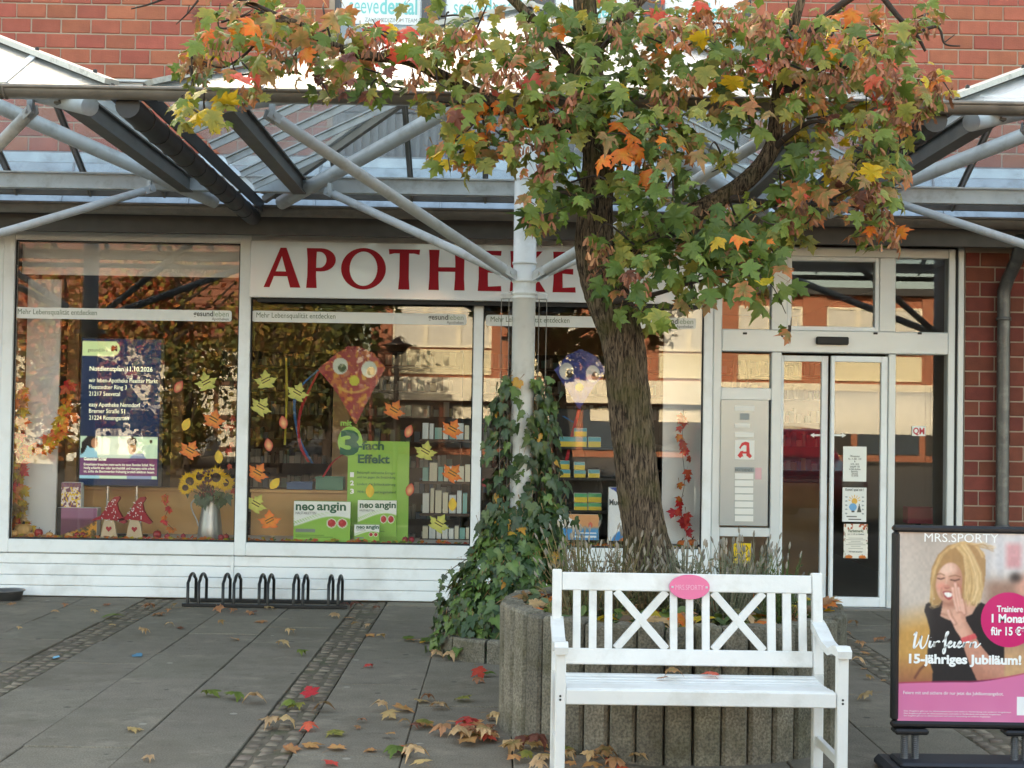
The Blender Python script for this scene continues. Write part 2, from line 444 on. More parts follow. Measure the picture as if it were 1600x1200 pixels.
# car park surface behind the photographer
ab = MB(); ab.add([(-120, -140, -.012), (120, -140, -.012), (120, -15, -.012), (-120, -15, -.012)], [(0, 1, 2, 3)]); ab.build('road', M_asphalt, kind='structure')

# ------------------------------------------------------------------ the pharmacy building
bld = thing('brick_building', 'two storey red brick building with white pharmacy shopfront', 'building', (0, 0, 0))
M_board = mat('white_board', S(226, 227, 224), .7, var=.04)
M_inwall = mat('interior_wall', S(120, 108, 94), .8, var=.05)
M_infloor = mat('interior_floor', S(120, 112, 100), .35, var=.1)
M_inceil = mat('interior_ceiling', S(140, 136, 130), .85)
TOPZ = 6.3
BAY0, BAY1 = AX(522, 0, 50), AX(1174, 0, 50)
PIER0 = AX(1503, 0, 700)
WL = AX(0, 0, 700) - .02
# body: side walls, rear wall, storey slab, roof
w = MB()
w.box(-14, -13.7, .012, 10, 0, TOPZ); w.box(15.7, 16, .012, 10, 0, TOPZ); w.box(-14, 16, 10, 10.3, 0, TOPZ)
w.build('outer_wall', mat('brick_far_side', S(150, 84, 68), .9, var=.2, vscale=3), bld)
w = MB(); w.box(-14.2, 16.2, -.05, 10.5, TOPZ, TOPZ + .12); w.box(-13.7, 15.7, .35, 10, 3.08, 3.30); w.build('roof_slab', M_gutter_dk, bld)
# front wall backing (mortar) with the window bay opening left free
w = MB()
w.box(-14, BAY0, .0075, .30, 3.05, TOPZ); w.box(BAY1, 16, .0075, .30, 3.05, TOPZ); w.box(BAY0, BAY1, .0075, .30, 3.05, 3.72); w.box(BAY0, BAY1, .0075, .30, 6.05, TOPZ)
w.box(PIER0 + .012, 16, -.008, .35, 0, 3.05)
wall = w.build('front_wall', M_mortar, bld)
brick_me = []
for i in range(5):
    mb = MB(); mb.box(-.1195, .1195, -.006, .03, -.0565, .0565, .004 + .002 * rg.random()); me = mb.mesh('brick'); me.materials.append(M_brick); brick_me.append(me)
half_me = []
for i in range(2):
    mb = MB(); mb.box(-.0575, .0575, -.006, .03, -.0565, .0565, .004); me = mb.mesh('brick'); me.materials.append(M_brick); half_me.append(me)
far = MB()
M_brickd = mat('brick_dark_shaded', S(124, 64, 52), .85, var=.16, vscale=9, bump=.35, bscale=90, objvar=.16, dirt=S(100, 50, 42), dirt_scale=5, dirt_amt=.5)  # pier brick: partly a deeper red, partly canopy shade put into the colour
def lay(x0, x1, z0, z1, yf, X0, X1, Z1, start=0, bmat=None):
    """running bond of 0.25 x 0.125 m bricks between x0..x1; inside X0..X1 below Z1 as single bricks, else joined"""
    r = start; z = z0
    while z + .12 < z1:
        x = x0 + (0 if r % 2 == 0 else -.125)
        while x < x1 - .01:
            a, b = max(x, x0) + .005, min(x + .25, x1) - .005
            if b - a > .05:
                cx = (a + b) / 2; zc = z + .0625
                if X0 <= cx <= X1 and zc < Z1:
                    if b - a > .235: me = brick_me[rg.randrange(5)]; o = link('brick', me, wall, None, (cx, yf, zc))
                    elif .1 < b - a < .125: o = link('brick', half_me[rg.randrange(2)], wall, None, (cx, yf, zc))
                    else:
                        mb = MB((cx, yf, zc)); mb.box(a, b, yf - .006, yf + .03, zc - .0565, zc + .0565, .004); o = mb.build('brick', M_brick, wall); o.location = (cx, yf, zc)
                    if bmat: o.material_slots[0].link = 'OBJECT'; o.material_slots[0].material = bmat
                    o.location.y += rg.uniform(-.0025, .0025); o.rotation_euler = (0, rg.uniform(-.006, .006), 0)
                else:
                    far.box(a, b, yf - .006 + rg.uniform(-.002, .002), yf + .03, zc - .0565, zc + .0565)
            x += .25
        z += .125; r += 1
lay(-7.0, BAY0, 3.71, 6.2, .006, -4.2, 4.7, 5.10)
lay(BAY1, 7.5, 3.71, 6.2, .006, -4.2, 4.72, 5.10, 1)
far.build('bricks_beyond', M_brick, wall, kind='stuff'); far = MB()
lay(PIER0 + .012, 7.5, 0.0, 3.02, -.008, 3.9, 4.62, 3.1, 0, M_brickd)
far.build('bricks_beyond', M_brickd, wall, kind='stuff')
w = MB(); w.box(-14, -7, -.004, .2, 3.3, TOPZ); w.box(7.5, 16, -.004, .2, 0, TOPZ); w.box(-14, -7, -.004, .2, 0, 3.3)
bm_ = bpy.data.materials.new('brick_pattern_far'); bm_.use_nodes = True
_bt = bm_.node_tree.nodes.new('ShaderNodeTexBrick'); _tc = bm_.node_tree.nodes.new('ShaderNodeTexCoord'); _mp = bm_.node_tree.nodes.new('ShaderNodeMapping')
_mp.inputs['Rotation'].default_value = (math.pi / 2, 0, 0)
_bt.inputs['Color1'].default_value = (*S(168, 88, 68), 1); _bt.inputs['Color2'].default_value = (*S(150, 76, 58), 1); _bt.inputs['Mortar'].default_value = (*S(176, 164, 150), 1)
_bt.inputs['Scale'].default_value = 1; _bt.inputs['Mortar Size'].default_value = .006; _bt.inputs['Brick Width'].default_value = .25; _bt.inputs['Row Height'].default_value = .125
bm_.node_tree.links.new(_tc.outputs['Object'], _mp.inputs[0]); bm_.node_tree.links.new(_mp.outputs[0], _bt.inputs[0]); bm_.node_tree.links.new(_bt.outputs[0], bm_.node_tree.nodes['Principled BSDF'].inputs[0])
w.build('side_wall', bm_, bld)

# upper window bay: dark frames, frosted film with lettering, ribbed panel below
M_dkframe = mat('dark_grey_frame', S(72, 72, 76), .45, var=.06)
M_film = mat('frosted_film', S(226, 232, 234), .35, var=.03, vscale=3)
M_teal = mat('teal_print', S(110, 196, 198), .5)
M_greyprint = mat('grey_print', S(140, 150, 152), .5)
M_rib = mat('ribbed_panel_grey', S(98, 100, 104), .45, .3, var=.08)
M_upglass = glass_mat('upper_glass', 1.6, (.35, .38, .4), base=.1)
pz0, pz1 = 4.20, 6.05
panes_px = [(522, 658), (694, 830), (866, 1002), (1038, 1174)]
mu = [(BAY0, BAY0 + .04)] + [(AX(a[1], 0, 50), AX(b[0], 0, 50)) for a, b in zip(panes_px[:-1], panes_px[1:])] + [(BAY1 - .04, BAY1)]
fr = MB()
for a, b in mu: fr.box(a, b, .03, .12, pz0 - .06, pz1)
fr.box(BAY0, BAY1, .02, .14, pz0 - .10, pz0 - .002); fr.box(BAY0, BAY1, .03, .12, pz1 - .05, pz1 - .001)
bayw = fr.build('upper_window', M_dkframe, bld)
FILM_Z = AZ(740, 41, .08)
for i in range(4):
    a, b = mu[i][1], mu[i + 1][0]
    MB().box(a, b, .075, .085, pz0, pz1 - .05).build('pane', M_upglass, bayw)
    MB().box(a + .012, b - .012, .068, .072, FILM_Z, FILM_Z + .75).build('frosted_film', M_film, bayw)
    tz = AZ(740, 24, .066)
    text_obj('lettering', 'seeve', .205, M_teal, bayw, (a + .075, .0655, tz), width=.25)
    text_obj('lettering', 'dental', .205, M_teal, bayw, (a + .335, .0655, tz), width=.315, bold=.004)
    text_obj('lettering', 'ZAHNMEDIZIN IM TEAM', .05, M_greyprint, bayw, (a + .21, .0655, tz - .07), width=.44)
MB().box(BAY0, BAY1, .2, .25, pz0, pz1).build('dark_room_sheet', mat('dark_room', S(90, 96, 100), .9), bayw)  # flat grey sheet standing in for the darkness of the room behind
rp = MB(); x = BAY0
rp.box(BAY0, BAY1, .06, .1, 3.70, pz0 - .11)
while x < BAY1 - .03:
    rp.box(x, x + .035, .035, .062, 3.70, pz0 - .112); x += .07
rp.build('ribbed_panel', M_rib, bld)

# zinc roof strip between the brick wall and the rear gutter
z = MB()
prof = [(.01, 3.72), (-.02, 3.70), (-.03, 3.62), (-.10, 3.60), (-.13, 3.52), (-.24, 3.47), (-.28, 3.38), (-.40, 3.33), (-.44, 3.22)]
for (y0, z0), (y1, z1) in zip(prof[:-1], prof[1:]):
    z.add([(-14, y0, z0), (16, y0, z0), (16, y1, z1), (-14, y1, z1)], [(0, 3, 2, 1)])
zs = z.build('zinc_flashing', M_zinc, bld)
for xx in np.arange(-4.6, 5, 1.02):
    MB().tube([(xx, y - .004, zz + .006) for y, zz in prof], .010, 6).build('standing_seam', M_zinc, zs)
# dark soffit board above the shopfront
MB().box(WL - 2, PIER0 + .02, -.30, .30, 3.052, 3.12).build('soffit', mat('soffit_dark', S(52, 50, 49), .7, var=.1), bld)
MB().box(WL - 6, 16, -.36, -.30, 3.00, 3.16).build('fascia', mat('fascia_grey', S(80, 77, 74), .6, var=.15, vscale=8), bld)

# ---- shop windows
X = {k: AX(k, 0, 700) for k in (0, 18, 370, 388, 737, 752, 1097, 1112, 1125, 1203, 1217, 1295, 1297, 1383, 1397, 1478, 1503)}
SILL = .48
def frame_box(mb, x0, x1, z0, z1, bev=.006, y0=-.03, y1=.06): mb.box(x0, x1, y0, y1, z0, z1, bev)
wins = [(X[18], X[370], 2.965), (X[388], X[737], 2.72), (X[752], X[1097], 2.72)]
posts = [(X[0], X[18]), (X[370], X[388]), (X[737], X[752]), (X[1097], X[1112])]
for i, (a, b, top) in enumerate(wins):
    f = MB()
    frame_box(f, posts[i][0], posts[i][1], SILL - .115, 3.05)
    if i == 2: frame_box(f, posts[3][0], posts[3][1] - .002, 0.0, 3.05)
    f.box(a, b, -.028, .06, top, 3.048, .005)                       # head
    f.box(a - .0, b, -.034, .075, SILL - .115, SILL - .004, .008)       # sill
    wf = f.build('shop_window', M_white, bld)
    MB().box(a - .01, b + .01, .014, .026, SILL - .01, top + .01).build('pane', M_glass, wf)
    s_ = MB(); t = .010
    s_.box(a, a + t, -.008, .013, SILL - .004, top); s_.box(b - t, b, -.008, .013, SILL - .004, top); s_.box(a + t, b - t, -.008, .013, SILL - .004, SILL + t); s_.box(a + t, b - t, -.008, .013, top - t, top)
    s_.build('seal', M_rub, wf)
    # cladding boards below the sill
    zb = [.008, .095, .182, .275, SILL - .118]
    for z0, z1 in zip(zb[:-1], zb[1:]):
        MB().box(posts[i][0] + .0 if i else posts[i][0], (posts[i + 1][0] if i < 2 else X[1097]) - .012, -.012, .03, z0, z1 - .004, .005).build('cladding_board', M_clad, wf)
    MB().box(posts[i + 1][0] - .03 if i < 2 else X[1097] - .03, (posts[i + 1][0] if i < 2 else X[1097]) - .002, -.018, .03, .004, SILL - .12, .004).build('corner_trim', M_clad, wf)
w = MB(); w.box(WL - 8, X[0] - .004, -.02, .3, 0, 3.05); w.build('shopfront_panel', M_white, bld)
w = MB(); w.box(X[0], X[1112], .031, .10, 0.0, SILL - .13); w.build('parapet', M_inwall, bld)

# ---- entrance: aluminium frame with fanlights, sliding door, letter panel
zt = lambda py: AZ(1300, py, 0)
e = MB()
ex0, ex1 = X[1112], X[1503]
e.box(ex0, X[1125], -.035, .08, 0, 3.02, .006); e.box(X[1478], ex1 - .075, -.035, .08, 0, 3.02, .006); e.box(ex1 - .05, ex1, -.03, .2, 0, 3.03, .005)
e.box(X[1125], X[1478], -.033, .08, zt(402), 3.018, .006)
e.box(X[1125], X[1478], -.04, .09, zt(552), zt(517), .008)                      # header
HX = [AX(a, 0, 450) for a in (1205, 1230, 1373, 1398)]
e.box(HX[0], HX[1], -.033, .08, zt(517), zt(402), .005); e.box(HX[2], HX[3], -.033, .08, zt(517), zt(402), .005)
e.box(X[1203], X[1217] + .01, -.034, .08, 0, zt(552), .006)
e.box(X[1383] + .015, X[1397], -.034, .08, 0, zt(552), .006)
e.box(X[1125], X[1203], -.03, .08, AZ(1160, 625, 0) - .0, AZ(1160, 606, 0), .005)
e.box(X[1125], X[1203], -.03, .08, AZ(1160, 838, 0), AZ(1160, 824, 0), .004)
e.box(X[1125], X[1203], -.03, .08, 0.02, .24, .004)
ent = e.build('entrance', M_alu, bld)
def pane(a, b, z0, z1, par, y=.02, m=None): MB().box(a, b, y - .006, y + .006, z0, z1).build('pane', m or M_glass, par)
pane(X[1125], HX[0], zt(517), zt(402), ent); pane(HX[1], HX[2], zt(517), zt(402), ent); pane(HX[3], X[1478], zt(517), zt(402), ent)
f = MB(); t = .035
f.box(HX[1], HX[1] + t, -.02, .05, zt(517), zt(402), .004); f.box(HX[2] - t, HX[2], -.02, .05, zt(517), zt(402), .004); f.box(HX[1] + t, HX[2] - t, -.02, .05, zt(517), zt(517) + t, .004); f.box(HX[1] + t, HX[2] - t, -.02, .05, zt(402) - t, zt(402), .004)
f.build('fanlight_sash', M_white, ent)
pane(X[1125], X[1203], AZ(1160, 606, 0), AZ(1160, 552, 0), ent)
pane(X[1125], X[1203], .24, AZ(1160, 838, 0), ent)
pane(X[1397], X[1478], .06, zt(552), ent)
MB().box(X[1397], X[1478], -.03, .08, .01, .06, .004).build('bottom_rail', M_alu, ent)
MB().box(ex1 - .075, ex1 - .05, -.01, .1, 0, 3.02).build('seal', M_rub, ent)
for px in (1164, 1368, 1437):
    p = at(px, 517, -.04); MB().box(p.x - .018, p.x + .018, -.046, -.03, p.z - .03, p.z - .012, .003).build('drain_cap', M_rub, ent)
p0, p1 = at(1275, 526, -.05), at(1325, 539, -.05)
sn = MB().box(p0.x, p1.x, -.085, -.041, p1.z, p0.z, .008).build('door_sensor', M_rub, ent)
# sliding leaves
def leaf(a, b, y, nm):
    d = MB(); t = .055
    d.box(a, a + t * .55, y, y + .045, .02, zt(556), .004); d.box(b - t, b, y, y + .045, .02, zt(556), .004)
    d.box(a + t * .55, b - t, y, y + .045, .02, .10, .004); d.box(a + t * .55, b - t, y, y + .045, zt(556) - .05, zt(556), .004)
    o = d.build('sliding_door', M_white, ent)
    MB().box(a + t * .5, b - t * .9, y + .018, y + .03, .09, zt(556) - .04).build('pane', M_glass, o)
    return o
leaf(X[1217] + .012, X[1295] - .004, .03, 1); leaf(X[1297], X[1383] + .012, -.02, 2)
MB().box(ex0, ex1, -.10, .12, -.02, .018, .004).build('threshold', mat('threshold_metal', S(120, 120, 118), .4, .6, var=.1), ent)

# downpipe on the brick pier
dp = thing('downpipe', 'weathered grey metal downpipe on the brick pier beside the entrance', 'downpipe', (0, 0, 0))
dx = AX(1567, -.10, 650)
M_pipe = mat('galvanised_pipe', S(98, 98, 97), .45, .55, var=.25, vscale=9, dirt=S(150, 150, 146), dirt_scale=11, dirt_amt=.5)
MB().tube([(dx, -.10, 0.0), (dx, -.10, 2.55)], .052, 16).build('pipe', M_pipe, dp)
MB().tube([(dx, -.10, 2.53), (dx, -.10, 2.66), (dx + .02, -.13, 2.76), (dx + .05, -.24, 2.90), (dx + .05, -.40, 3.08)], .053, 16).build('swan_neck', M_pipe, dp)
for zz in (.7, 2.42): MB().lathe((dx, -.10, zz), [(.052, 0), (.06, .0), (.06, .03), (.052, .03)], 16).box(dx - .006, dx + .006, -.05, 0, zz, zz + .025).build('pipe_clip', M_pipe, dp)

# ------------------------------------------------------------------ glass canopy on posts
UW, UX, YF, YB = 4.31, .137, -4.37, -.52
can = thing('glass_canopy', 'glazed canopy of hipped skylights carried on grey steel tubes and posts', 'canopy', (0, 0, 0))
def halfround(mb, p, q, r, up=Vector((0, 0, 1)), n=10, th=.006):
    """half-round channel from p to q, open at the top"""
    p = Vector(p); q = Vector(q); d = (q - p).normalized(); x = d.cross(up).normalized(); vs = []; fs = []
    ring = [(math.cos(math.pi * (1 + k / n)) * r, math.sin(math.pi * (1 + k / n)) * r) for k in range(n + 1)]
    ring += [(math.cos(math.pi * (2 - k / n)) * (r - th), math.sin(math.pi * (2 - k / n)) * (r - th)) for k in range(n + 1)]
    m_ = len(ring)
    for c in (p, q):
        for a, b in ring: vs.append(c + x * a + up * b)
    for k in range(m_): fs.append((k, (k + 1) % m_, (k + 1) % m_ + m_, k + m_))
    fs += [tuple(range(m_ - 1, -1, -1)), tuple(range(m_, 2 * m_))]
    mb.add(vs, fs, True); return mb
g = MB(); g.tube([(-8, YF - .052, 3.245), (12, YF - .052, 3.245)], .011, 8); halfround(g, (-8, YF, 3.245), (12, YF, 3.245), .052)
fg = g.build('front_gutter', M_gutter, can)
g = MB(); halfround(g, (-8, YB + .02, 3.20), (12, YB + .02, 3.20), .075); g.tube([(-8, YB - .055, 3.20), (12, YB - .055, 3.20)], .012, 8)
g.build('rear_gutter', M_gutter, can)
for px in (5, 350, 508, 1260, 1700): 
    p = at(px, 160, YF); MB().tube([(p.x - .012, YF + math.cos(a) * .056, 3.245 + math.sin(a) * .056) for a in np.linspace(math.pi, 2 * math.pi, 9)], .006, 6).tube([(p.x + .012, YF + math.cos(a) * .056, 3.245 + math.sin(a) * .056) for a in np.linspace(math.pi, 2 * math.pi, 9)], .006, 6).build('gutter_bracket', M_gutter, fg)
# square steel frame, seen as pale beams
def channel(mb, p, q, w, h): mb.beam(p, q, w * .35, h); mb.beam(Vector(p) + Vector((0, 0, h / 2)), Vector(q) + Vector((0, 0, h / 2)), w, .012); mb.beam(Vector(p) - Vector((0, 0, h / 2)), Vector(q) - Vector((0, 0, h / 2)), w, .012); return mb
channel(MB(), (-8, -.92, 3.32), (12, -.92, 3.32), .09, .115).build('rear_beam', M_tube, can)
channel(MB(), (-8, -4.08, 3.31), (12, -4.08, 3.31), .08, .09).build('front_beam', M_tube, can)
GZ, AP = 3.285, 1.0
pole_meshes = None
for k in (-1, 0, 1):
    cx = UX + k * UW; x0, x1 = cx - UW / 2, cx + UW / 2
    # valley gutter on the left edge of the unit, sloping tube of short segments
    for vx in ([x0] if k < 1 else [x0, x1]):
        n = 11; ys = np.linspace(YF + .03, YB - .05, n + 1)
        vg = MB(); vg.tube([(vx, YF + .04, 3.17), (vx, YB, 3.12)], .066, 14)
        for i in range(1, n):
            y = ys[i]; zz = 3.17 - .05 * (y - YF) / (YB - YF); vg.tube([(vx, y - .006, zz), (vx, y + .006, zz)], .071, 14)
        vg.beam((vx - .085, YF + .04, 3.245), (vx - .085, YB, 3.2), .012, .09); vg.beam((vx + .085, YF + .04, 3.245), (vx + .085, YB, 3.2), .012, .09)
        vg.build('valley_gutter', M_gutter_dk, can)
    # side beams of the square frame
    for sx in (-1.72, 1.72):
        MB().beam((cx + sx, -4.04, 3.30), (cx + sx, -.96, 3.30), .05, .10).beam((cx + sx, -4.04, 3.355), (cx + sx, -.96, 3.355), .10, .012).beam((cx + sx, -4.04, 3.245), (cx + sx, -.96, 3.245), .10, .012).build('side_beam', mat('side_beam_grey', S(98, 96, 93), .5, .2, var=.15, vscale=8), can)
    B = [Vector((x0 + .10, YF + .09, GZ)), Vector((x1 - .10, YF + .09, GZ)), Vector((x1 - .10, YB - .06, GZ)), Vector((x0 + .10, YB - .06, GZ))]
    A = Vector((cx, (YF + YB) / 2, GZ + AP))
    for i in range(4):
        p, q = B[i], B[(i + 1) % 4]; mid = (p + q) / 2; up = A - mid; L = (q - p).length; n = 7
        nrm = (q - p).cross(up).normalized()
        cuts = [j / n for j in range(n + 1)]; 
        tip = lambda s: p + (q - p) * s + up * (1 - abs(2 * s - 1))
        for j in range(n):
            s0, s1 = cuts[j], cuts[j + 1]; e_ = .012 / L
            pts = [p + (q - p) * (s0 + e_), p + (q - p) * (s1 - e_), tip(s1 - e_)]
            if s0 < .5 < s1: pts.append(tip(.5))
            pts.append(tip(s0 + e_))
            m_ = len(pts); mb = MB(); mb.add([v for v in pts] + [v + nrm * .007 for v in pts], [tuple(range(m_ - 1, -1, -1)), tuple(range(m_, 2 * m_))] + [(a, (a + 1) % m_, (a + 1) % m_ + m_, a + m_) for a in range(m_)])
            mb.build('roof_pane', M_canopyglass, can)
        for j in range(1, n):
            s = cuts[j]; a, b = p + (q - p) * s, tip(s)
            bb = MB(); bb.beam(a - nrm * .022, b - nrm * .022, .018, .042, up=nrm); bb.beam(a + nrm * .008, b + nrm * .008, .045, .010, up=nrm)
            bb.build('glazing_bar', M_tube if i != 2 else M_steel_dk, can)
        # hip: cap above, round tube below
        a, b = p, A
        hipd = (b - a).normalized()
        hc = MB(); hc.beam(a + Vector((0, 0, .022)), b + Vector((0, 0, .022)), .085, .03)
        hcap = hc.build('hip_flashing', M_hipcap, can)
        bl = MB()
        for t in (.06, .28, .5, .72): 
            c_ = a.lerp(b, t) + Vector((0, 0, .04)); bl.lathe(c_, [(.012, -.005), (.012, .012), (.006, .016)], 8)
        bl.build('bolt_row', M_bolt, hcap)
        MB().beam(a + Vector((0, 0, -.035)), b + Vector((0, 0, -.035)), .04, .055).build('hip_bar', M_steel_dk, can)
        t0 = .075
        off = Vector((0, 0, -.135))
        ht = MB().tube([a + (b - a) * t0 + Vector((0, 0, -.155)), b + Vector((0, 0, -.39))], .054, 16).build('hip_tube', M_tube, can)
    # rafters closing the pyramid on its base
    MB().beam(B[3], B[2], .05, .05).build('base_angle', M_steel_dk, can)
    # post with node, struts
    post = MB(); px_, py_ = cx, -2.46
    post.lathe((px_, py_, 0), [(.076, 0), (.076, 2.36), (.083, 2.365), (.083, 2.375), (.076, 2.38), (.076, 4.1)], 24)
    for zz in (2.33, 2.44, 2.56, 3.12): post.lathe((px_, py_, zz), [(.076, 0), (.082, .002), (.082, .018), (.076, .02)], 24)
    po = post.build('post', M_postw, can)
    for sx in (-1, 1):
        for sy in (-1, 1):
            a = Vector((px_ + sx * .105, py_ + sy * .07, 2.50)); b = Vector((px_ + sx * 1.47, py_ + sy * 1.36, 3.235))
            d = (b - a).normalized(); r = .036 if sy < 0 else .031
            MB().tube([a + d * .03, a + d * .06, b - d * .06, b - d * .03], [r * .55, r, r, r * .55], 14).build('strut', M_tube, can)
            fk = MB(); side = d.cross(Vector((0, 0, 1))).normalized() * .022
            fk.beam(a - d * .06 + side, a + d * .05 + side, .008, .06); fk.beam(a - d * .06 - side, a + d * .05 - side, .008, .06); fk.tube([a - side * 1.6, a + side * 1.6], .014, 8)
            fk.build('fork_joint', M_tube, can); fk = MB()
            fk.beam(b - d * .05 + side, b + d * .04 + side, .008, .055); fk.beam(b - d * .05 - side, b + d * .04 - side, .008, .055); fk.tube([b - side * 1.6, b + side * 1.6], .012, 8)
            fk.beam(b + Vector((0, 0, .0)), b + Vector((0, 0, .07)), .03, .05, up=(0, 1, 0))
            fk.build('fork_joint', M_tube, can)
    # clamp with wire for the climbing plant
    for sx in (-1, 1):
        cl = MB(); cl.box(px_ + sx * .12 - .035, px_ + sx * .12 + .035, py_ - .03, py_ + .03, 2.33, 2.37, .006); cl.beam((px_ + sx * .07, py_, 2.38), (px_ + sx * .14, py_, 2.34), .05, .02)
        cl.build('wire_clamp', M_tube, can)
    for sx in (-1, 1):
        for dd in (-.02, .03):
            MB().tube([(px_ + sx * (.12 + dd), py_ - .02, 2.34), (px_ + sx * (.11 + dd), py_ - .02, .15)], .0028, 5).build('wire', M_steel_dk, can)
# ------------------------------------------------------------------ bench
M_bench = mat('bench_white_paint', S(219, 218, 215), .45, var=.04, vscale=6, bump=.12, bscale=55, dirt=S(168, 162, 148), dirt_scale=5, dirt_amt=.45)
bench = thing('bench', 'white slatted garden bench with crossed braces in its backrest', 'bench', (.87, -5.85, 0))
bo = bench.location
bxL, bxR, byF, byB = .236, 1.428, -6.075, -5.62
def bp(name, *boxes, m=None, par=None):
    mb = MB(bo)
    for b in boxes: mb.box(*b, bev=.004)
    return mb.build(name, m or M_bench, par or bench)
lean = .12                                                     # backrest leans back by this slope
def yb(z): return byB + max(0, z - .44) * lean
zt1, zt0 = AZ(1080, 897, -5.58), AZ(1080, 925, -5.58)
zl1, zl0 = AZ(1080, 1015, -5.61), AZ(1080, 1040, -5.61)
zs1 = AZ(1100, 1079, -6.07); za0 = AZ(1100, 1104, -6.07)
for x0, x1 in ((bxL, bxL + .042), (bxR - .045, bxR)):
    mb = MB(bo); mb.box(x0, x1, byB - .02, byB + .025, 0, .44, .004)
    mb.beam(((x0 + x1) / 2, yb(.44), .435), ((x0 + x1) / 2, yb(zt1 + .012), zt1 + .012), x1 - x0 - .001, .045, up=(0, 1, 0), bev=.004); mb.build('rear_leg', M_bench, bench)
    f0, f1 = (x0, x1) 
    mb = MB(bo); mb.box(x0 + .001, x1 + .001, byF, byF + .045, 0, .60, .004); mb.build('front_leg', M_bench, bench)
    # shaped armrest: outline in (y, z) swept along x
    pr = [(byF - .02, .585), (byF - .025, .615), (byF + .01, .632), (byF + .07, .626), (byF + .16, .600), (byF + .28, .612), (byF + .40, .650), (byB + .03, .672), (byB + .03, .632), (byF + .38, .612), (byF + .27, .578), (byF + .16, .570), (byF + .08, .590), (byF + .02, .590)]
    n = len(pr); a0, a1 = x0 - .006, x1 + .008
    mb = MB(bo); mb.add([(a0, y, z) for y, z in pr] + [(a1, y, z) for y, z in pr], [tuple(range(n)), tuple(range(2 * n - 1, n - 1, -1))] + [(i, i + n, (i + 1) % n + n, (i + 1) % n) for i in range(n)])
    o = mb.build('armrest', M_bench, bench); tri_mesh(fix_normals(o.data))
    mb = MB(bo); mb.box((x0 + x1) / 2 - .012, (x0 + x1) / 2 + .012, byF + .045, byB - .02, .135, .175, .003); mb.build('stretcher', M_bench, bench)
def backbox(x0, x1, z0, z1, th=.03): 
    mb = MB(bo); mb.beam((x0, yb((z0 + z1) / 2), (z0 + z1) / 2), (x1, yb((z0 + z1) / 2), (z0 + z1) / 2), th, z1 - z0, up=(0, lean, 1), bev=.004); return mb
backbox(bxL + .042, bxR - .045, zt0, zt1).build('top_rail', M_bench, bench)
backbox(bxL + .042, bxR - .045, zl0, zl1).build('lower_rail', M_bench, bench)
zm = (zl1 + zt0) / 2
for a, b in ((895, 907), (920, 932), (944.5, 956.5), (1046.5, 1058), (1071.5, 1083), (1096.5, 1108.5), (1198.5, 1211.5), (1222.5, 1236), (1247.5, 1260)):
    xa, xb = AX(a, yb(zm), 970), AX(b, yb(zm), 970); xm = (xa + xb) / 2
    mb = MB(bo); mb.beam((xm, yb(zl1), zl1 - .002), (xm, yb(zt0), zt0 + .002), xb - xa, .018, up=(0, 1, 0), bev=.002); mb.build('back_slat', M_bench, bench)
for a, b in ((956.5, 1046.5), (1108.5, 1198.5)):
    xa, xb = AX(a, yb(zm), 970) + .016, AX(b, yb(zm), 970) - .016
    for i, (p, q) in enumerate((((xa, zt0), (xb, zl1)), ((xa, zl1), (xb, zt0)))):
        mb = MB(bo); dy = .0 if i else -.003
        mb.beam((p[0], yb(p[1]) + dy, p[1]), (q[0], yb(q[1]) + dy, q[1]), .018, .034, up=(0, 0, 1), bev=.002); mb.build('cross_brace', M_bench, bench)
# seat
ys = np.linspace(byF + .02, byB - .035, 8)
for y0, y1 in zip(ys[:-1], ys[1:]):
    z = zs1 - .012 * math.sin(math.pi * (y0 - byF) / .45)
    bp('seat_slat', (bxL + .044, bxR - .047, y0 + .005, y1 - .005, z - .02, z))
bp('front_apron', (bxL + .043, bxR - .046, byF + .004, byF + .026, za0, zs1 - .004))
bp('rear_apron', (bxL + .043, bxR - .046, byB - .018, byB + .004, za0, zs1 - .03))
for x in (.6, 1.15): bp('seat_bearer', (x - .014, x + .014, byF + .03, byB - .02, za0 + .01, zs1 - .034))
for x in (bxL + .021, bxR - .022):
    for yy, zz in ((byF - .0015, zs1 - .03), (byF - .0015, za0 + .02)): MB(bo).tube([(x, yy, zz), (x, yy + .004, zz)], .005, 8).build('screw', M_bolt, bench)
# pink oval plaque
pc = at(1077, 917, yb(zt1) - .03); M_pink = mat('pink_plaque', S(228, 112, 152), .3, var=.04)
mb = MB(bo); n = 40; rx, rz = .089, .054
mb.prism([(pc.x + rx * math.cos(2 * math.pi * i / n), pc.z + rz * math.sin(2 * math.pi * i / n)) for i in range(n)], yb(zt1) - .038, yb(zt1) - .028)
plq = mb.build('plaque', M_pink, bench, label='glossy pink oval plaque on the top rail'); fix_normals(plq.data)
M_wprint = mat('white_print', S(240, 240, 238), .5)
t = text_obj('lettering', 'MRS.SPORTY', .032, mat('pale_pink_print', S(240, 176, 200), .5), plq, (pc.x - bo.x - .062, yb(zt1) - .0392 - bo.y, pc.z - bo.z - .012), width=.124)
for s in (-1, 1): MB(bo).lathe((pc.x + s * .075, yb(zt1) - .039, pc.z), [(.005, -.004), (.005, .004)], 8).build('screw', M_alu, plq)

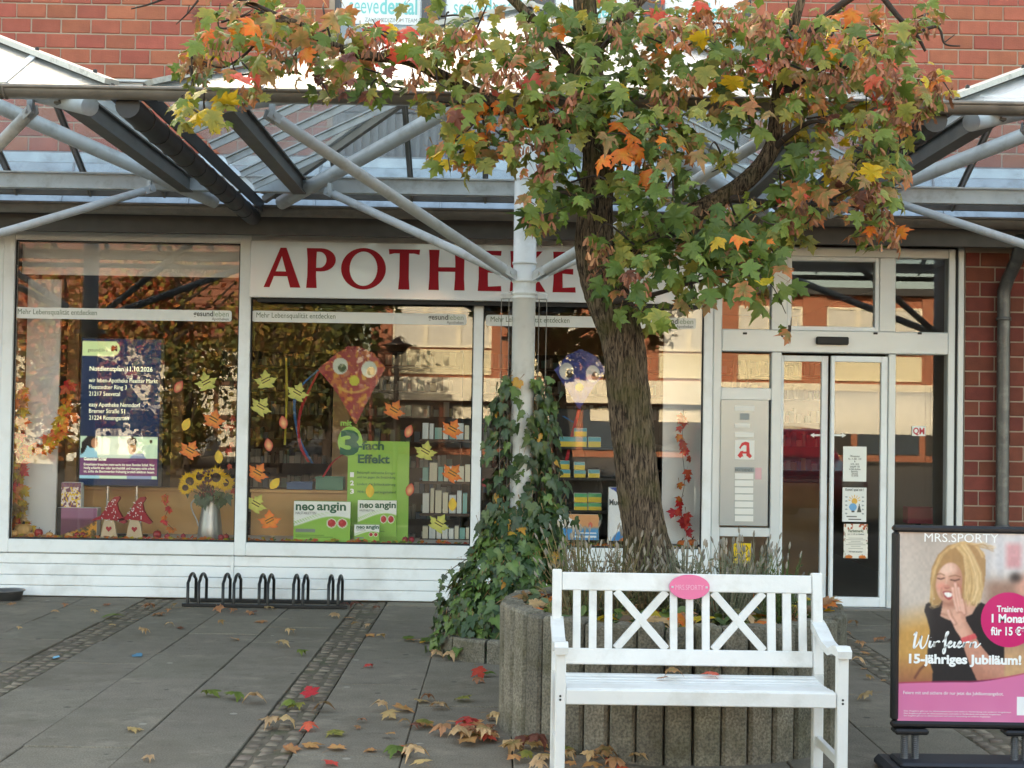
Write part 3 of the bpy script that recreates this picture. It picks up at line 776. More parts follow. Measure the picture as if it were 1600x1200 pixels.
# ------------------------------------------------------------------ round planter of concrete palisades
PC = Vector((AX(1049, -4.62, 945), -4.62, 0)); PR = .87
plt = thing('round_planter', 'round planter of upright weathered concrete palisades behind the bench', 'planter', PC)
M_pal = mat('weathered_concrete', S(118, 112, 98), .92, var=.25, vscale=9, speck=.35, sscale=95, bump=.8, bscale=120, objvar=.22, dirt=S(74, 70, 42), dirt_scale=3.5, dirt_amt=.85)
NP = 42
pal_me = []
for i in range(4):
    mb = MB(); wd = .0585; dp_ = .12
    pr = [(-wd, .0), (-wd, -.046), (-wd + .012, -.060), (wd - .012, -.060), (wd, -.046), (wd, 0), (wd - .012, dp_ - .06), (-wd + .012, dp_ - .06)]
    n = 8; tops = [.612 + rg.uniform(-.006, .006) for _ in range(n)]
    vs = [(x, y, -.02) for x, y in pr] + [(x, y, tops[k] - .012) for k, (x, y) in enumerate(pr)] + [(x * .88, y * .86 + .0, tops[k]) for k, (x, y) in enumerate(pr)]
    fs = [(k, (k + 1) % n, (k + 1) % n + n, k + n) for k in range(n)] + [(k + n, (k + 1) % n + n, (k + 1) % n + 2 * n, k + 2 * n) for k in range(n)] + [tuple(range(2 * n, 3 * n))]
    mb.add(vs, fs); me = fix_normals(tri_mesh(mb.mesh('palisade'))); me.materials.append(M_pal); pal_me.append(me)
for i in range(NP):
    a = 2 * math.pi * (i + .5) / NP
    o = link('palisade', pal_me[i % 4], plt, None, (math.sin(a) * (PR - .06), -math.cos(a) * (PR - .06), rg.uniform(-.012, .012)))
    o.rotation_euler = (rg.uniform(-.012, .012), rg.uniform(-.008, .008), a + rg.uniform(-.04, .04))
mb = MB(PC); mb.lathe(PC, [(PR - .075, -.02), (PR - .075, .5), (.001, .56)], 42); mb.build('soil', mat('planter_soil', S(58, 48, 38), .95, var=.5, vscale=14, bump=.9, bscale=50), plt)

# ------------------------------------------------------------------ pavement sign with poster
sg = thing('pavement_sign', 'black framed pavement sign with pink fitness poster of a laughing blonde', 'sign', (2.1, -5.6, 0))
so = sg.location
sx0 = AX(1393, -5.6, 980); sx1 = sx0 + .655; sz0, sz1 = AZ(1395, 1136, -5.6), AZ(1395, 820, -5.6)
M_blk = mat('black_snap_frame', S(30, 30, 32), .38, .2, var=.1)
fw = .030
for nm, b in (('frame_rail', (sx0, sx1, sz1 - fw, sz1)), ('frame_rail', (sx0, sx1, sz0, sz0 + fw)), ('frame_stile', (sx0, sx0 + fw, sz0 + fw, sz1 - fw)), ('frame_stile', (sx1 - fw, sx1, sz0 + fw, sz1 - fw))):
    mb = MB(so); mb.box(b[0], b[1], -5.622, -5.578, b[2], b[3], .010); mb.build(nm, M_blk, sg)
MB(so).box(sx0 + .012, sx1 - .012, -5.606, -5.580, sz0 + .012, sz1 - .012).build('backing_panel', M_blk, sg)
def z2(px, py): return px, py
def blur(img, k):
    for ax in (0, 1):
        a = img.copy()
        for d in range(1, k + 1): a = a + np.roll(img, d, ax) + np.roll(img, -d, ax)
        img = a / (2 * k + 1)
    return img
def poster(u, v):
    """studio photograph printed on the sheet; u, v -> sheet coordinates 12..800 across, 38..1156 down"""
    x = 12 + u * 788; y = 38 + v * 1118; rs = random.Random(5)
    cl = lambda a: np.clip(a, 0, 1)
    # soft room behind the figure
    img = blank(u, (206, 190, 178)); nz = vnoise(u, v, 4, 2); nz2 = vnoise(u, v, 60, 5)
    img = img * (.86 + .22 * nz[..., None])
    img = over(img, cl((y - 480 + (x - 20) * .25) / 160) * cl((330 - x) / 200 + .4), (204, 152, 88)); img = over(img, cl((y - 760) / 160) * (x < 330), (164, 104, 76))
    img = over(img, cl((x - 440) / 140) * cl((330 - y) / 90), (214, 208, 208))
    for a in (525, 600, 700, 762): img = over(img, cl((16 - abs(x - a)) / 14) * (y < 320) * .45, (150, 150, 160))
    img = over(img, rect(x, y, 632, 722, 100, 245) * .85, (212, 136, 140)); img = over(img, cl((x - 470) / 90) * cl((y - 290) / 60), (158, 120, 104))
    img = over(img, ell(x, y, 745, 350, 55, 70, .8), (220, 160, 140)); img = over(img, ell(x, y, 690, 300, 34, 28, .9), (60, 50, 48)); img = over(img, cl((y - 620) / 140) * cl((x - 560) / 80), (206, 160, 120))
    img = blur(img, 5)
    # black sleeveless top with soft folds
    body = poly(x, y, [(160, 505), (170, 465), (205, 443), (260, 440), (300, 470), (440, 470), (490, 450), (560, 480), (610, 540), (632, 640), (628, 720), (626, 940), (208, 940), (214, 860), (180, 760), (196, 620), (176, 545)])
    img = over(img, body, (40, 38, 40)); fold = vnoise(u, v * .5, 9, 14); img = over(img, body * cl((fold - .55) * 2) * .35, (84, 80, 82)); img = over(img, body * cl((230 - x) / 60) * .35, (92, 84, 82))
    skin, sh, hl = np.array((216, 162, 140)), (170, 108, 90), (240, 200, 180)
    img = over(img, poly(x, y, [(272, 430), (262, 490), (254, 535), (300, 556), (355, 556), (440, 520), (470, 460), (400, 430)]), skin); img = over(img, ell(x, y, 320, 450, 70, 34, .9) * .7, sh); img = over(img, stroke(x, y, [(262, 520), (300, 530), (340, 520)], 8, .9) * .5, sh)
    arm = poly(x, y, [(372, 660), (455, 640), (480, 690), (545, 770), (630, 800), (626, 900), (470, 910), (420, 800)]); img = over(img, arm, (206, 144, 122)); img = over(img, arm * cl((y - 760 - (x - 420) * .5) / 90) * .6, sh)
    # hair behind
    hair = poly(x, y, [(203, 410), (194, 330), (203, 250), (238, 172), (296, 116), (385, 92), (460, 104), (512, 170), (516, 260), (508, 350), (484, 430), (446, 474), (420, 440), (262, 440), (238, 470), (198, 474), (222, 430)])
    img = over(img, hair, (176, 134, 92))
    def strands(n, gen, cols, w0, w1, al):
        nonlocal img
        for _ in range(n): img = over(img, stroke(x, y, gen(), rs.uniform(w0, w1), .8) * rs.uniform(*al), rs.choice(cols))
    HC = [(226, 188, 138), (206, 164, 112), (186, 142, 94), (240, 208, 162), (160, 116, 76), (214, 176, 126)]
    def right():
        a = rs.uniform(0, 1); return [(330 + a * 70, 112 - 10 * a), (386 + 60 * a, 180 + rs.uniform(-10, 10)), (400 + 95 * a, 280), (398 + 100 * a + rs.uniform(-8, 8), 370), (396 + 80 * a + rs.uniform(-20, 20), 430 + rs.uniform(-10, 45))]
    def left():
        a = rs.uniform(0, 1); return [(330 - 10 * a, 114), (268 - 20 * a, 176), (226 - 14 * a + rs.uniform(-6, 6), 262), (214 - 14 * a, 340), (212 - 14 * a + rs.uniform(-8, 8), 430 + rs.uniform(-10, 40))]
    def top():
        a = rs.uniform(0, 1); return [(300 + 20 * a, 128 + 10 * a), (350 + 40 * a, 100 - 8 * a), (430 + 40 * a, 106), (490 + rs.uniform(0, 20), 150 + 40 * a)]
    strands(70, right, HC, 2.2, 6, (.35, .8))
    # face, lit from the upper left
    face = ell(x, y, 304, 335, 76, 118, .06, .14); img = over(img, face, skin)
    lx = cl(.5 + (300 - x) / 190 + (330 - y) / 420); img = over(img, face * cl(1 - lx * 1.5) * .65, sh); img = over(img, face * ell(x, y, 290, 255, 48, 36, 1) * .8, hl); img = over(img, ell(x, y, 262, 362, 30, 24, 1) * .75, (232, 150, 132)); img = over(img, ell(x, y, 356, 378, 24, 28, 1) * .6, (206, 120, 104))
    br = (128, 88, 64)
    img = over(img, stroke(x, y, [(230, 290), (254, 283), (276, 293)], 4, .7) * .8, br); img = over(img, stroke(x, y, [(304, 300), (338, 292), (370, 301)], 4, .7) * .8, br)
    for pts in ([(236, 311), (256, 316), (276, 309)], [(312, 319), (338, 324), (364, 315)]): img = over(img, stroke(x, y, pts, 8, .95) * .55, sh); img = over(img, stroke(x, y, pts, 3.4, .6), (58, 38, 36))
    img = over(img, stroke(x, y, [(292, 310), (284, 350)], 7, 1) * .5, hl); img = over(img, ell(x, y, 292, 362, 20, 12, .8) * .8, (204, 130, 112)); img = over(img, stroke(x, y, [(280, 367), (292, 371), (306, 366)], 3, .8) * .8, (150, 84, 72))
    img = over(img, stroke(x, y, [(262, 366), (256, 396), (268, 420)], 4, 1) * .6, sh); img = over(img, stroke(x, y, [(322, 372), (338, 400)], 4, 1) * .6, sh)
    img = over(img, poly(x, y, [(266, 392), (282, 386), (302, 386), (332, 396), (326, 424), (304, 440), (280, 424)]), (172, 74, 76)); img = over(img, poly(x, y, [(272, 396), (300, 391), (325, 401), (316, 420), (298, 425), (281, 412)]), (246, 238, 230))
    for a in (284, 292, 300, 308): img = over(img, stroke(x, y, [(a, 393), (a + 1, 421)], 1.0, .9) * .35, (180, 160, 150))
    strands(46, left, HC, 1.8, 5, (.35, .85)); strands(18, right, HC, 1.6, 3.5, (.4, .8)); strands(40, top, HC, 1.8, 5, (.3, .7))
    strands(16, lambda: [(430, 112), (500, 104 + rs.uniform(-10, 30)), (540 + rs.uniform(0, 36), 132 + rs.uniform(-24, 24))], HC, 1.4, 4, (.4, .8))
    strands(7, lambda: [(262, 440), (244, 470 + rs.uniform(-6, 10)), (200 + rs.uniform(-12, 20), 486 + rs.uniform(-10, 10))], HC, 1.2, 2.6, (.5, .9))
    # hand beside the mouth: palm, four fingers, thumb
    hand = poly(x, y, [(318, 560), (330, 500), (350, 478), (394, 490), (406, 560), (454, 640), (378, 666), (340, 612)]); img = over(img, hand, (226, 168, 146)); img = over(img, hand * cl((x - 352 - (y - 500) * .35) / 50) * .55, sh)
    for pts, w_ in (([(352, 502), (334, 430), (325, 368)], 12.5), ([(368, 498), (352, 420), (340, 342)], 13), ([(384, 502), (372, 440), (358, 368)], 12), ([(394, 515), (388, 470), (379, 436)], 10.5), ([(336, 574), (308, 532), (300, 502)], 12.5)):
        img = over(img, stroke(x, y, [(a + 4, b + 2) for a, b in pts], w_ + 3, .5) * .7, sh); img = over(img, stroke(x, y, pts, w_, .55), (228, 170, 150)); img = over(img, stroke(x, y, [(a - 3, b) for a, b in pts], w_ * .45, 1) * .5, hl); img = over(img, ell(x, y, pts[-1][0], pts[-1][1] + 1, 5, 7, .6) * .6, (240, 190, 180))
    img = over(img, poly(x, y, [(372, 664), (456, 632), (470, 660), (388, 694)]), (222, 92, 96)); img = over(img, stroke(x, y, [(110, 900), (140, 850), (162, 828)], 11, .8) * .7, (92, 48, 50))
    img = blur(img, 1); img = img * (.96 + .07 * nz2[..., None])
    yb_ = 932 - 12 * np.sin((x - 30) / 250) - np.clip(x - 420, 0, 999) ** 1.5 * .0105
    img = over(img, cl((yb_ - y) / -4) , (222, 118, 162)); img = over(img, cl((7 - abs(y - yb_ + 2)) / 6) * .7, (188, 52, 100)); img = over(img, cl((y - yb_ - 60) / 200) * .3 * vnoise(u, v, 9, 8), (240, 166, 198))
    img = over(img, ell(x, y, 652, 550, 162, 162, .012), (212, 42, 108)); img = over(img, rect(x, y, 702, 800, 1004, 1112), (240, 238, 238))
    glare = cl((x - 380) / 300) * cl((420 - y) / 300) * .18; return over(img, glare, (236, 226, 220))
px0, px1, pz0_, pz1_ = sx0 + fw - .002, sx1 - fw + .002, sz0 + fw - .002, sz1 - fw + .002
M_poster = mat('poster_print', attr=True, rough=.28, coat=.25, bump=.04, bscale=9)
ps = paint('poster', px0 - so.x, px1 - so.x, pz0_, pz1_, 240, 340, poster, M_poster, sg, y=-5.6085 - so.y)
PW, PH = px1 - px0, pz1_ - pz0_
def pp(zx, zy): return (px0 + (zx - 12) / 788 * PW - so.x, -5.6095 - so.y, pz1_ - (zy - 38) / 1118 * PH)
kx = PW / 788
text_obj('lettering', 'MRS.SPORTY', .055, M_wprint, ps, pp(158, 96), width=430 * kx)
text_obj('lettering', '15-jähriges Jubiläum!', .055, M_wprint, ps, pp(74, 812), width=652 * kx, bold=.0022)
text_obj('lettering', 'Trainiere', .038, M_wprint, ps, pp(582, 503), width=152 * kx, bold=.001)
text_obj('lettering', '1 Monat', .05, M_wprint, ps, pp(552, 565), width=202 * kx, bold=.0018)
text_obj('lettering', 'für 15 €*', .05, M_wprint, ps, pp(548, 640), width=200 * kx, bold=.0014)
text_obj('lettering', 'Feiere mit und sichere dir nur jetzt das Jubiläumsangebot.', .02, M_wprint, ps, pp(44, 996), width=580 * kx)
for i in range(3): text_obj('lettering', 'Das Angebot gilt nur im Aktionszeitraum und nicht in Verbindung mit anderen Angeboten', .008, M_wprint, ps, pp(48, 1098 + 14 * i), width=(620 - 60 * i) * kx)
# brush lettering "Wir feiern" as pen strokes
def pen(strokes, r0):
    for st in strokes:
        mb = MB(); P = [Vector(p).to_3d() if False else p for p in st]
        # Catmull-Rom through the points
        Q = []
        for i in range(len(P) - 1):
            p0, p1, p2, p3 = P[max(i - 1, 0)], P[i], P[i + 1], P[min(i + 2, len(P) - 1)]
            for s in np.linspace(0, 1, 6, endpoint=False):
                Q.append(tuple(.5 * ((2 * p1[k]) + (p2[k] - p0[k]) * s + (2 * p0[k] - 5 * p1[k] + 4 * p2[k] - p3[k]) * s * s + (3 * p1[k] - p0[k] - 3 * p2[k] + p3[k]) * s ** 3) for k in (0, 1)))
        Q.append(P[-1]); vs = []; fs = []
        for i, q in enumerate(Q):
            a = Q[max(i - 1, 0)]; b = Q[min(i + 1, len(Q) - 1)]; dx, dy = b[0] - a[0], b[1] - a[1]; L = math.hypot(dx, dy) or 1
            w_ = r0 * (1.0 + .35 * (dy / L)); nx, ny = -dy / L * w_, dx / L * w_
            vs += [pp(q[0] + nx, q[1] + ny), pp(q[0] - nx, q[1] - ny)]
            if i: fs.append((2 * i - 2, 2 * i - 1, 2 * i + 1, 2 * i))
        mb.add(vs, fs); mb.build('lettering', M_wprint, ps)
pen([[(100, 650), (116, 632), (106, 690), (104, 724), (126, 700), (146, 652), (140, 700), (150, 726), (172, 700), (188, 645)],
     [(198, 680), (192, 712), (202, 718), (212, 700)], [(222, 684), (218, 716), (224, 694), (244, 682), (250, 690)],
     [(268, 688), (300, 640), (302, 626), (290, 640), (284, 690), (282, 740), (272, 754), (272, 730), (300, 700)],
     [(300, 706), (322, 690), (316, 682), (304, 698), (308, 718), (330, 704)], [(340, 684), (334, 710), (342, 716), (354, 704)],
     [(356, 706), (376, 690), (370, 682), (360, 698), (364, 718), (388, 702)], [(396, 684), (390, 716), (398, 692), (416, 684), (424, 688)],
     [(436, 686), (430, 716), (440, 692), (456, 684), (462, 694), (458, 714), (470, 712), (490, 690)]], 5.0)
MB().lathe(pp(201, 662), [(.001, 0), (.004, .001)], 8).build('lettering', M_wprint, ps)
# sprung feet and ballast base
M_base = mat('rubber_base', S(34, 36, 44), .6, var=.2, vscale=10)
mb = MB(so); mb.box(sx0 - .03, sx1 + .03, -5.78, -5.42, 0, .055, .02); mb.box(sx0 + .02, sx1 - .02, -5.70, -5.50, .05, .075, .015); mb.build('ballast_base', M_base, sg)
for cx_ in (sx0 + .085, sx1 - .085):
    mb = MB(so); mb.box(cx_ - .075, cx_ + .075, -5.64, -5.56, sz0 - .026, sz0 - .002, .008); mb.build('foot_plate', M_blk, sg)
    for d in (-.023, .023):
        pts = [(cx_ + d + math.cos(a) * .014, -5.6 + math.sin(a) * .014, .07 + a / (2 * math.pi) * .0085) for a in np.linspace(0, 2 * math.pi * ((sz0 - .026 - .07) / .0085), 130)]
        MB(so).tube(pts, .0036, 5).tube([(cx_ + d, -5.6, .07), (cx_ + d, -5.6, sz0 - .02)], .009, 8).build('spring', mat('spring_steel', S(120, 120, 122), .4, .7), sg)

# ------------------------------------------------------------------ bicycle rack: five pairs of low hoops
M_rack = mat('rack_black_paint', S(34, 35, 37), .4, .2, var=.12)
rk = thing('bicycle_rack', 'low black tubular bicycle rack with five pairs of hoops by the white wall', 'bicycle rack', (AX(410, -.4, 945), -.33, 0))
ro = rk.location
for yy in (-.50, -.20):
    a, b = AX(288, -.5, 950), AX(537, -.5, 950)
    MB(ro).box(a - .02, b + .03, yy - .018, yy + .018, 0.004, .03, .004).build('floor_rail', M_rack, rk)
hx = []
for px in (293, 310, 348, 365, 404.5, 418, 458, 473, 513, 528):
    x = AX(px, -.5, 945)
    pts = [(x, -.50, .02)]
    pts += [(x, -.50 + .0 + .03 * 0, .19)] + [(x, -.35 - .11 * math.cos(t) - .0, .19 + .058 * math.sin(t)) for t in np.linspace(.35, math.pi - .35, 7)] + [(x, -.20, .19), (x, -.20, .02)]
    MB(ro).tube(pts, .0125, 10).build('hoop', M_rack, rk)
# ------------------------------------------------------------------ steel bowl
bp_ = gnd(4, 940); bw = thing('dog_bowl', 'grey metal water bowl on the paving by the white wall', 'bowl', (bp_.x, bp_.y + .12, 0))
M_bowl = mat('brushed_steel', S(120, 120, 122), .4, .7, var=.15)
MB(bw.location).lathe(bw.location, [(.001, .012), (.085, .012), (.115, .075), (.135, .082), (.135, .074), (.122, .07), (.105, 0), (.001, 0)], 28).build('bowl_shell', M_bowl, bw)
MB(bw.location).lathe(bw.location, [(.1, .045), (.001, .0451)], 28).build('water', mat('bowl_water', S(60, 64, 66), .05), bw)
# chalk and paint marks on the paving
for nm, px, py, w_, c, lb in (('chalk_mark', 216, 1024, .09, S(74, 132, 158), 'faint blue chalk patch on the grey paving slab'), ('chalk_mark', 88, 1027, .05, S(120, 180, 206), 'pale blue paint spot at the edge of the cobble strip')):
    c_ = gnd(px, py, .002); pts = [(c_.x + w_ * .5 * math.cos(a) * rg.uniform(.5, 1.1), c_.y + w_ * 1.1 * math.sin(a) * rg.uniform(.5, 1.1), .004) for a in np.linspace(0, 2 * math.pi, 15)[:-1]]
    mb = MB(c_); mb.add([(c_.x, c_.y, .004)] + pts, [(0, i + 1, (i + 1) % 14 + 1) for i in range(14)]); mb.build(nm, mat(nm + str(px), c, .95, var=.2, vscale=40), None, label=lb, cat='paint mark')
# ------------------------------------------------------------------ leaf shapes
HALF = [(.0, 0), (.13, -.05), (.28, -.05), (.50, .0), (.40, .09), (.34, .16), (.50, .23), (.50, .33), (.70, .50), (.47, .50), (.36, .56), (.22, .50), (.24, .63), (.31, .72), (.16, .77), (0, 1.04)]
IVY = [(0, .06), (.12, -.06), (.28, -.05), (.46, .14), (.34, .26), (.40, .44), (.20, .46), (.14, .66), (0, 1.0)]
def outline(h): return h + [(-x, y) for x, y in reversed(h[1:-1])]
def leaf_geo(h, r, curl=.25, fold=.15, crumple=.04):
    ol = outline(h); n = len(ol); c = (0, .34); k = .52
    cu = r.uniform(.3, 1) * curl; fo = r.uniform(-.3, 1) * fold; tw = r.uniform(-.25, .25); bend = r.uniform(0, 1) * curl
    def zf(x, y): return -cu * (x * x * 1.6) - bend * max(0, y - .3) ** 2 * .9 + fo * abs(x) + tw * x * (y - .3) + r.uniform(-1, 1) * crumple
    V = [(c[0], c[1], .0)]
    for x, y in ol:
        x *= r.uniform(.93, 1.07); xm, ym = c[0] + (x - c[0]) * k, c[1] + (y - c[1]) * k; V.append((xm, ym, zf(xm, ym) * .8))
    for x, y in ol:
        x *= r.uniform(.93, 1.07); y *= r.uniform(.96, 1.04); V.append((x, y, zf(x, y)))
    F_ = [(0, 1 + i, 1 + (i + 1) % n) for i in range(n)] + [(1 + i, 1 + n + i, 1 + n + (i + 1) % n, 1 + (i + 1) % n) for i in range(n)]
    V.append((.0, -.02, 0)); a = len(V) - 1; L = r.uniform(.35, .8)
    V += [(.012, -.02, .004), (r.uniform(-.08, .08), -.02 - L, -.08), (.012, -.02 - L, -.07)]
    F_.append((a, a + 1, a + 3, a + 2))
    return V, F_, n
def leaf_cols(n, c0, c1, r, mix=.25):
    c0 = np.array(lin(c0)); c1 = np.array(lin(c1)); out = [c0]
    for i in range(n): t = np.clip(.35 + r.uniform(-mix, mix), 0, 1); out.append(c0 * (1 - t) + c1 * t)
    for i in range(n): t = np.clip(.95 + r.uniform(-.45, .1), 0, 1); out.append(c0 * (1 - t) + c1 * t)
    out += [np.array(lin((150, 110, 70)))] * 4
    return [tuple(c) for c in out]
M_leaf = mat('maple_leaf', attr=True, rough=.5, objvar=.16, var=.16, vscale=25, transl=.28, spec=.35)
M_leafs = mat('maple_leaf_mass', attr=True, rough=.5, var=.2, vscale=3, transl=.28, spec=.35)
PAL = {'g1': ((86, 108, 46), (96, 116, 50)), 'g2': ((70, 94, 44), (82, 104, 48)), 'g3': ((106, 124, 54), (120, 134, 60)), 'g4': ((122, 126, 60), (156, 144, 68)), 'gp': ((116, 116, 62), (206, 112, 74)),
       'y': ((182, 160, 48), (214, 172, 50)), 'o': ((214, 136, 52), (226, 98, 44)), 'r': ((212, 96, 72), (218, 72, 62)), 'b': ((172, 124, 84), (192, 132, 98)), 'bg': ((128, 114, 66), (170, 120, 80)), 'p': ((206, 166, 118), (212, 176, 132)), 'm': ((116, 74, 60), (138, 80, 64))}
GROUP = {'green': ['g1', 'g1', 'g2', 'g2', 'g3', 'g3', 'g4', 'g1'], 'mixed': ['g1', 'g3', 'g4', 'g4', 'gp', 'bg', 'bg', 'y', 'b', 'o', 'g2', 'm'], 'autumn': ['g4', 'g3', 'g1', 'gp', 'gp', 'gp', 'bg', 'o', 'y', 'b', 'g3', 'r', 'bg', 'g4', 'g1', 'y', 'g3', 'm'], 'yellow': ['y', 'g4', 'g3', 'g3', 'y', 'o', 'g1', 'bg']}
rl = random.Random(21)
LEAFV = {}
for key, (c0, c1) in PAL.items():
    LEAFV[key] = []
    for i in range(6):
        dry = key in ('b', 'm', 'p', 'bg')
        V, F_, n = leaf_geo(HALF, rl, 1.1 if dry else .62, .5 if dry else .32, .08 if dry else .035)
        mb = MB(); mb.add(V, F_, True); mb.c = leaf_cols(n, c0, c1, rl); me = mb.mesh('leaf'); me.materials.append(M_leaf); LEAFV[key].append((V, F_, mb.c, me))
def orient(nrm, tip):
    nrm = Vector(nrm).normalized(); tip = Vector(tip); y = (tip - nrm * tip.dot(nrm)); y = y.normalized() if y.length > 1e-4 else Vector((0, 0, -1)); x = y.cross(nrm)
    return Matrix((x, y, nrm)).transposed().to_4x4()
class Mass:
    def __init__(s): s.V = []; s.F = []; s.C = []
    def put(s, V, F_, C, M):
        n = len(s.V); s.V += [tuple(M @ Vector(v)) for v in V]; s.F += [tuple(i + n for i in f) for f in F_]; s.C += C
    def build(s, name, m, parent, org=(0, 0, 0), kind='stuff'):
        mb = MB(org); mb.add(s.V, s.F, True); mb.c = s.C; return mb.build(name, m, parent, kind=kind)

# ------------------------------------------------------------------ maple tree
TY = -4.58
tb = at(1016, 905, TY)
tree = thing('maple_tree', 'maple tree turning orange, growing from the round planter', 'tree', (tb.x, TY, .5))
to_ = tree.location
def bark_mat(name, hi, lo, moss, amt):
    m = bpy.data.materials.new(name); m.use_nodes = True; nt = m.node_tree; N = nt.nodes; L = nt.links; b = N['Principled BSDF']; b.inputs['Roughness'].default_value = .95; b.inputs['Specular IOR Level'].default_value = .2
    tc = N.new('ShaderNodeTexCoord'); mp = N.new('ShaderNodeMapping'); mp.inputs['Scale'].default_value = (1, 1, .16); L.new(tc.outputs['Object'], mp.inputs[0])
    n1 = N.new('ShaderNodeTexNoise'); n1.inputs['Scale'].default_value = 85; n1.inputs['Detail'].default_value = 5; n1.inputs['Roughness'].default_value = .6; n1.inputs['Distortion'].default_value = .8; L.new(mp.outputs[0], n1.inputs['Vector'])
    cr = N.new('ShaderNodeValToRGB'); e = cr.color_ramp.elements; e[0].position = .40; e[0].color = (*lo, 1); e[1].position = .60; e[1].color = (*hi, 1); L.new(n1.outputs[0], cr.inputs[0])
    n2 = N.new('ShaderNodeTexNoise'); n2.inputs['Scale'].default_value = 5; n2.inputs['Detail'].default_value = 7; L.new(tc.outputs['Object'], n2.inputs['Vector'])
    mr = N.new('ShaderNodeMapRange'); mr.inputs[1].default_value = .50; mr.inputs[2].default_value = .66; mr.inputs[4].default_value = amt; L.new(n2.outputs[0], mr.inputs[0])
    mx = N.new('ShaderNodeMix'); mx.data_type = 'RGBA'; L.new(mr.outputs[0], mx.inputs[0]); L.new(cr.outputs[0], mx.inputs[6]); mx.inputs[7].default_value = (*moss, 1); L.new(mx.outputs[2], b.inputs['Base Color'])
    bp = N.new('ShaderNodeBump'); bp.inputs['Strength'].default_value = 1.0; bp.inputs['Distance'].default_value = .022; L.new(n1.outputs[0], bp.inputs['Height']); L.new(bp.outputs[0], b.inputs['Normal']); return m
M_bark = bark_mat('maple_bark', S(122, 104, 86), S(44, 35, 29), S(78, 76, 40), .55)
M_twig = mat('dark_twig', S(58, 48, 42), .9, var=.3, vscale=20, bump=.5, bscale=90)
def smooth_path(P, k=6):
    Q = []
    for i in range(len(P) - 1):
        p0, p1, p2, p3 = P[max(i - 1, 0)], P[i], P[i + 1], P[min(i + 2, len(P) - 1)]
        for s in np.linspace(0, 1, k, endpoint=False):
            Q.append(tuple(.5 * (2 * p1[j] + (p2[j] - p0[j]) * s + (2 * p0[j] - 5 * p1[j] + 4 * p2[j] - p3[j]) * s * s + (3 * p1[j] - p0[j] - 3 * p2[j] + p3[j]) * s ** 3) for j in range(len(p1))))
    Q.append(tuple(P[-1])); return Q
def limb(P, n=20, ridge=.0, seed=0):
    """P = [(x, y, z, r)]: bark-ridged tapered limb"""
    Q = smooth_path(P, 8); r = random.Random(seed); ph = [r.uniform(0, 6.28) for _ in range(6)]
    vs = []; fs = []; x = Vector((1, 0, 0)); k = len(Q); jit = [r.uniform(-.6, .6) for _ in range(n)]
    for i, q in enumerate(Q):
        p = Vector(q[:3]); t = (Vector(Q[min(i + 1, k - 1)][:3]) - Vector(Q[max(i - 1, 0)][:3])).normalized()
        x = (x - t * x.dot(t)).normalized(); y = t.cross(x)
        for j in range(n):
            a = 2 * math.pi * j / n
            rr = q[3] * (1 + ridge * (math.sin(a * 9 + ph[0] + 1.3 * math.sin(i * .35 + ph[1])) * .5 + math.sin(a * 5 + ph[2] - i * .12) * .6 + jit[j] + r.uniform(-.35, .35)) )
            vs.append(p + (x * math.cos(a) + y * math.sin(a)) * rr)
    for i in range(k - 1):
        for j in range(n):
            a = i * n + j; b = i * n + (j + 1) % n; fs.append((a, b, b + n, a + n))
    fs.append(tuple(range((k - 1) * n, k * n)))
    mb = MB(to_); mb.add(vs, fs, True); return mb
def tp(px, py, Y, r): p = at(px, py, Y); return (p.x, p.y, p.z, r)
limb([tp(1020, 950, TY, .175), tp(1016, 895, TY, .145), tp(1010, 850, TY, .115), tp(1002, 797, TY, .106), tp(996, 742, TY, .105), tp(986, 650, TY, .107), tp(979, 590, TY, .106), tp(972, 535, TY, .106), tp(955, 480, TY, .108), tp(938, 430, TY, .105), tp(930, 385, TY, .098), tp(931, 325, TY, .086), tp(935, 250, TY, .08), tp(930, 190, TY + .05, .075), tp(918, 80, TY + .1, .065), tp(912, -80, TY + .1, .05), tp(930, -260, TY, .03)], 64, .06, 4).build('trunk', M_bark, tree)
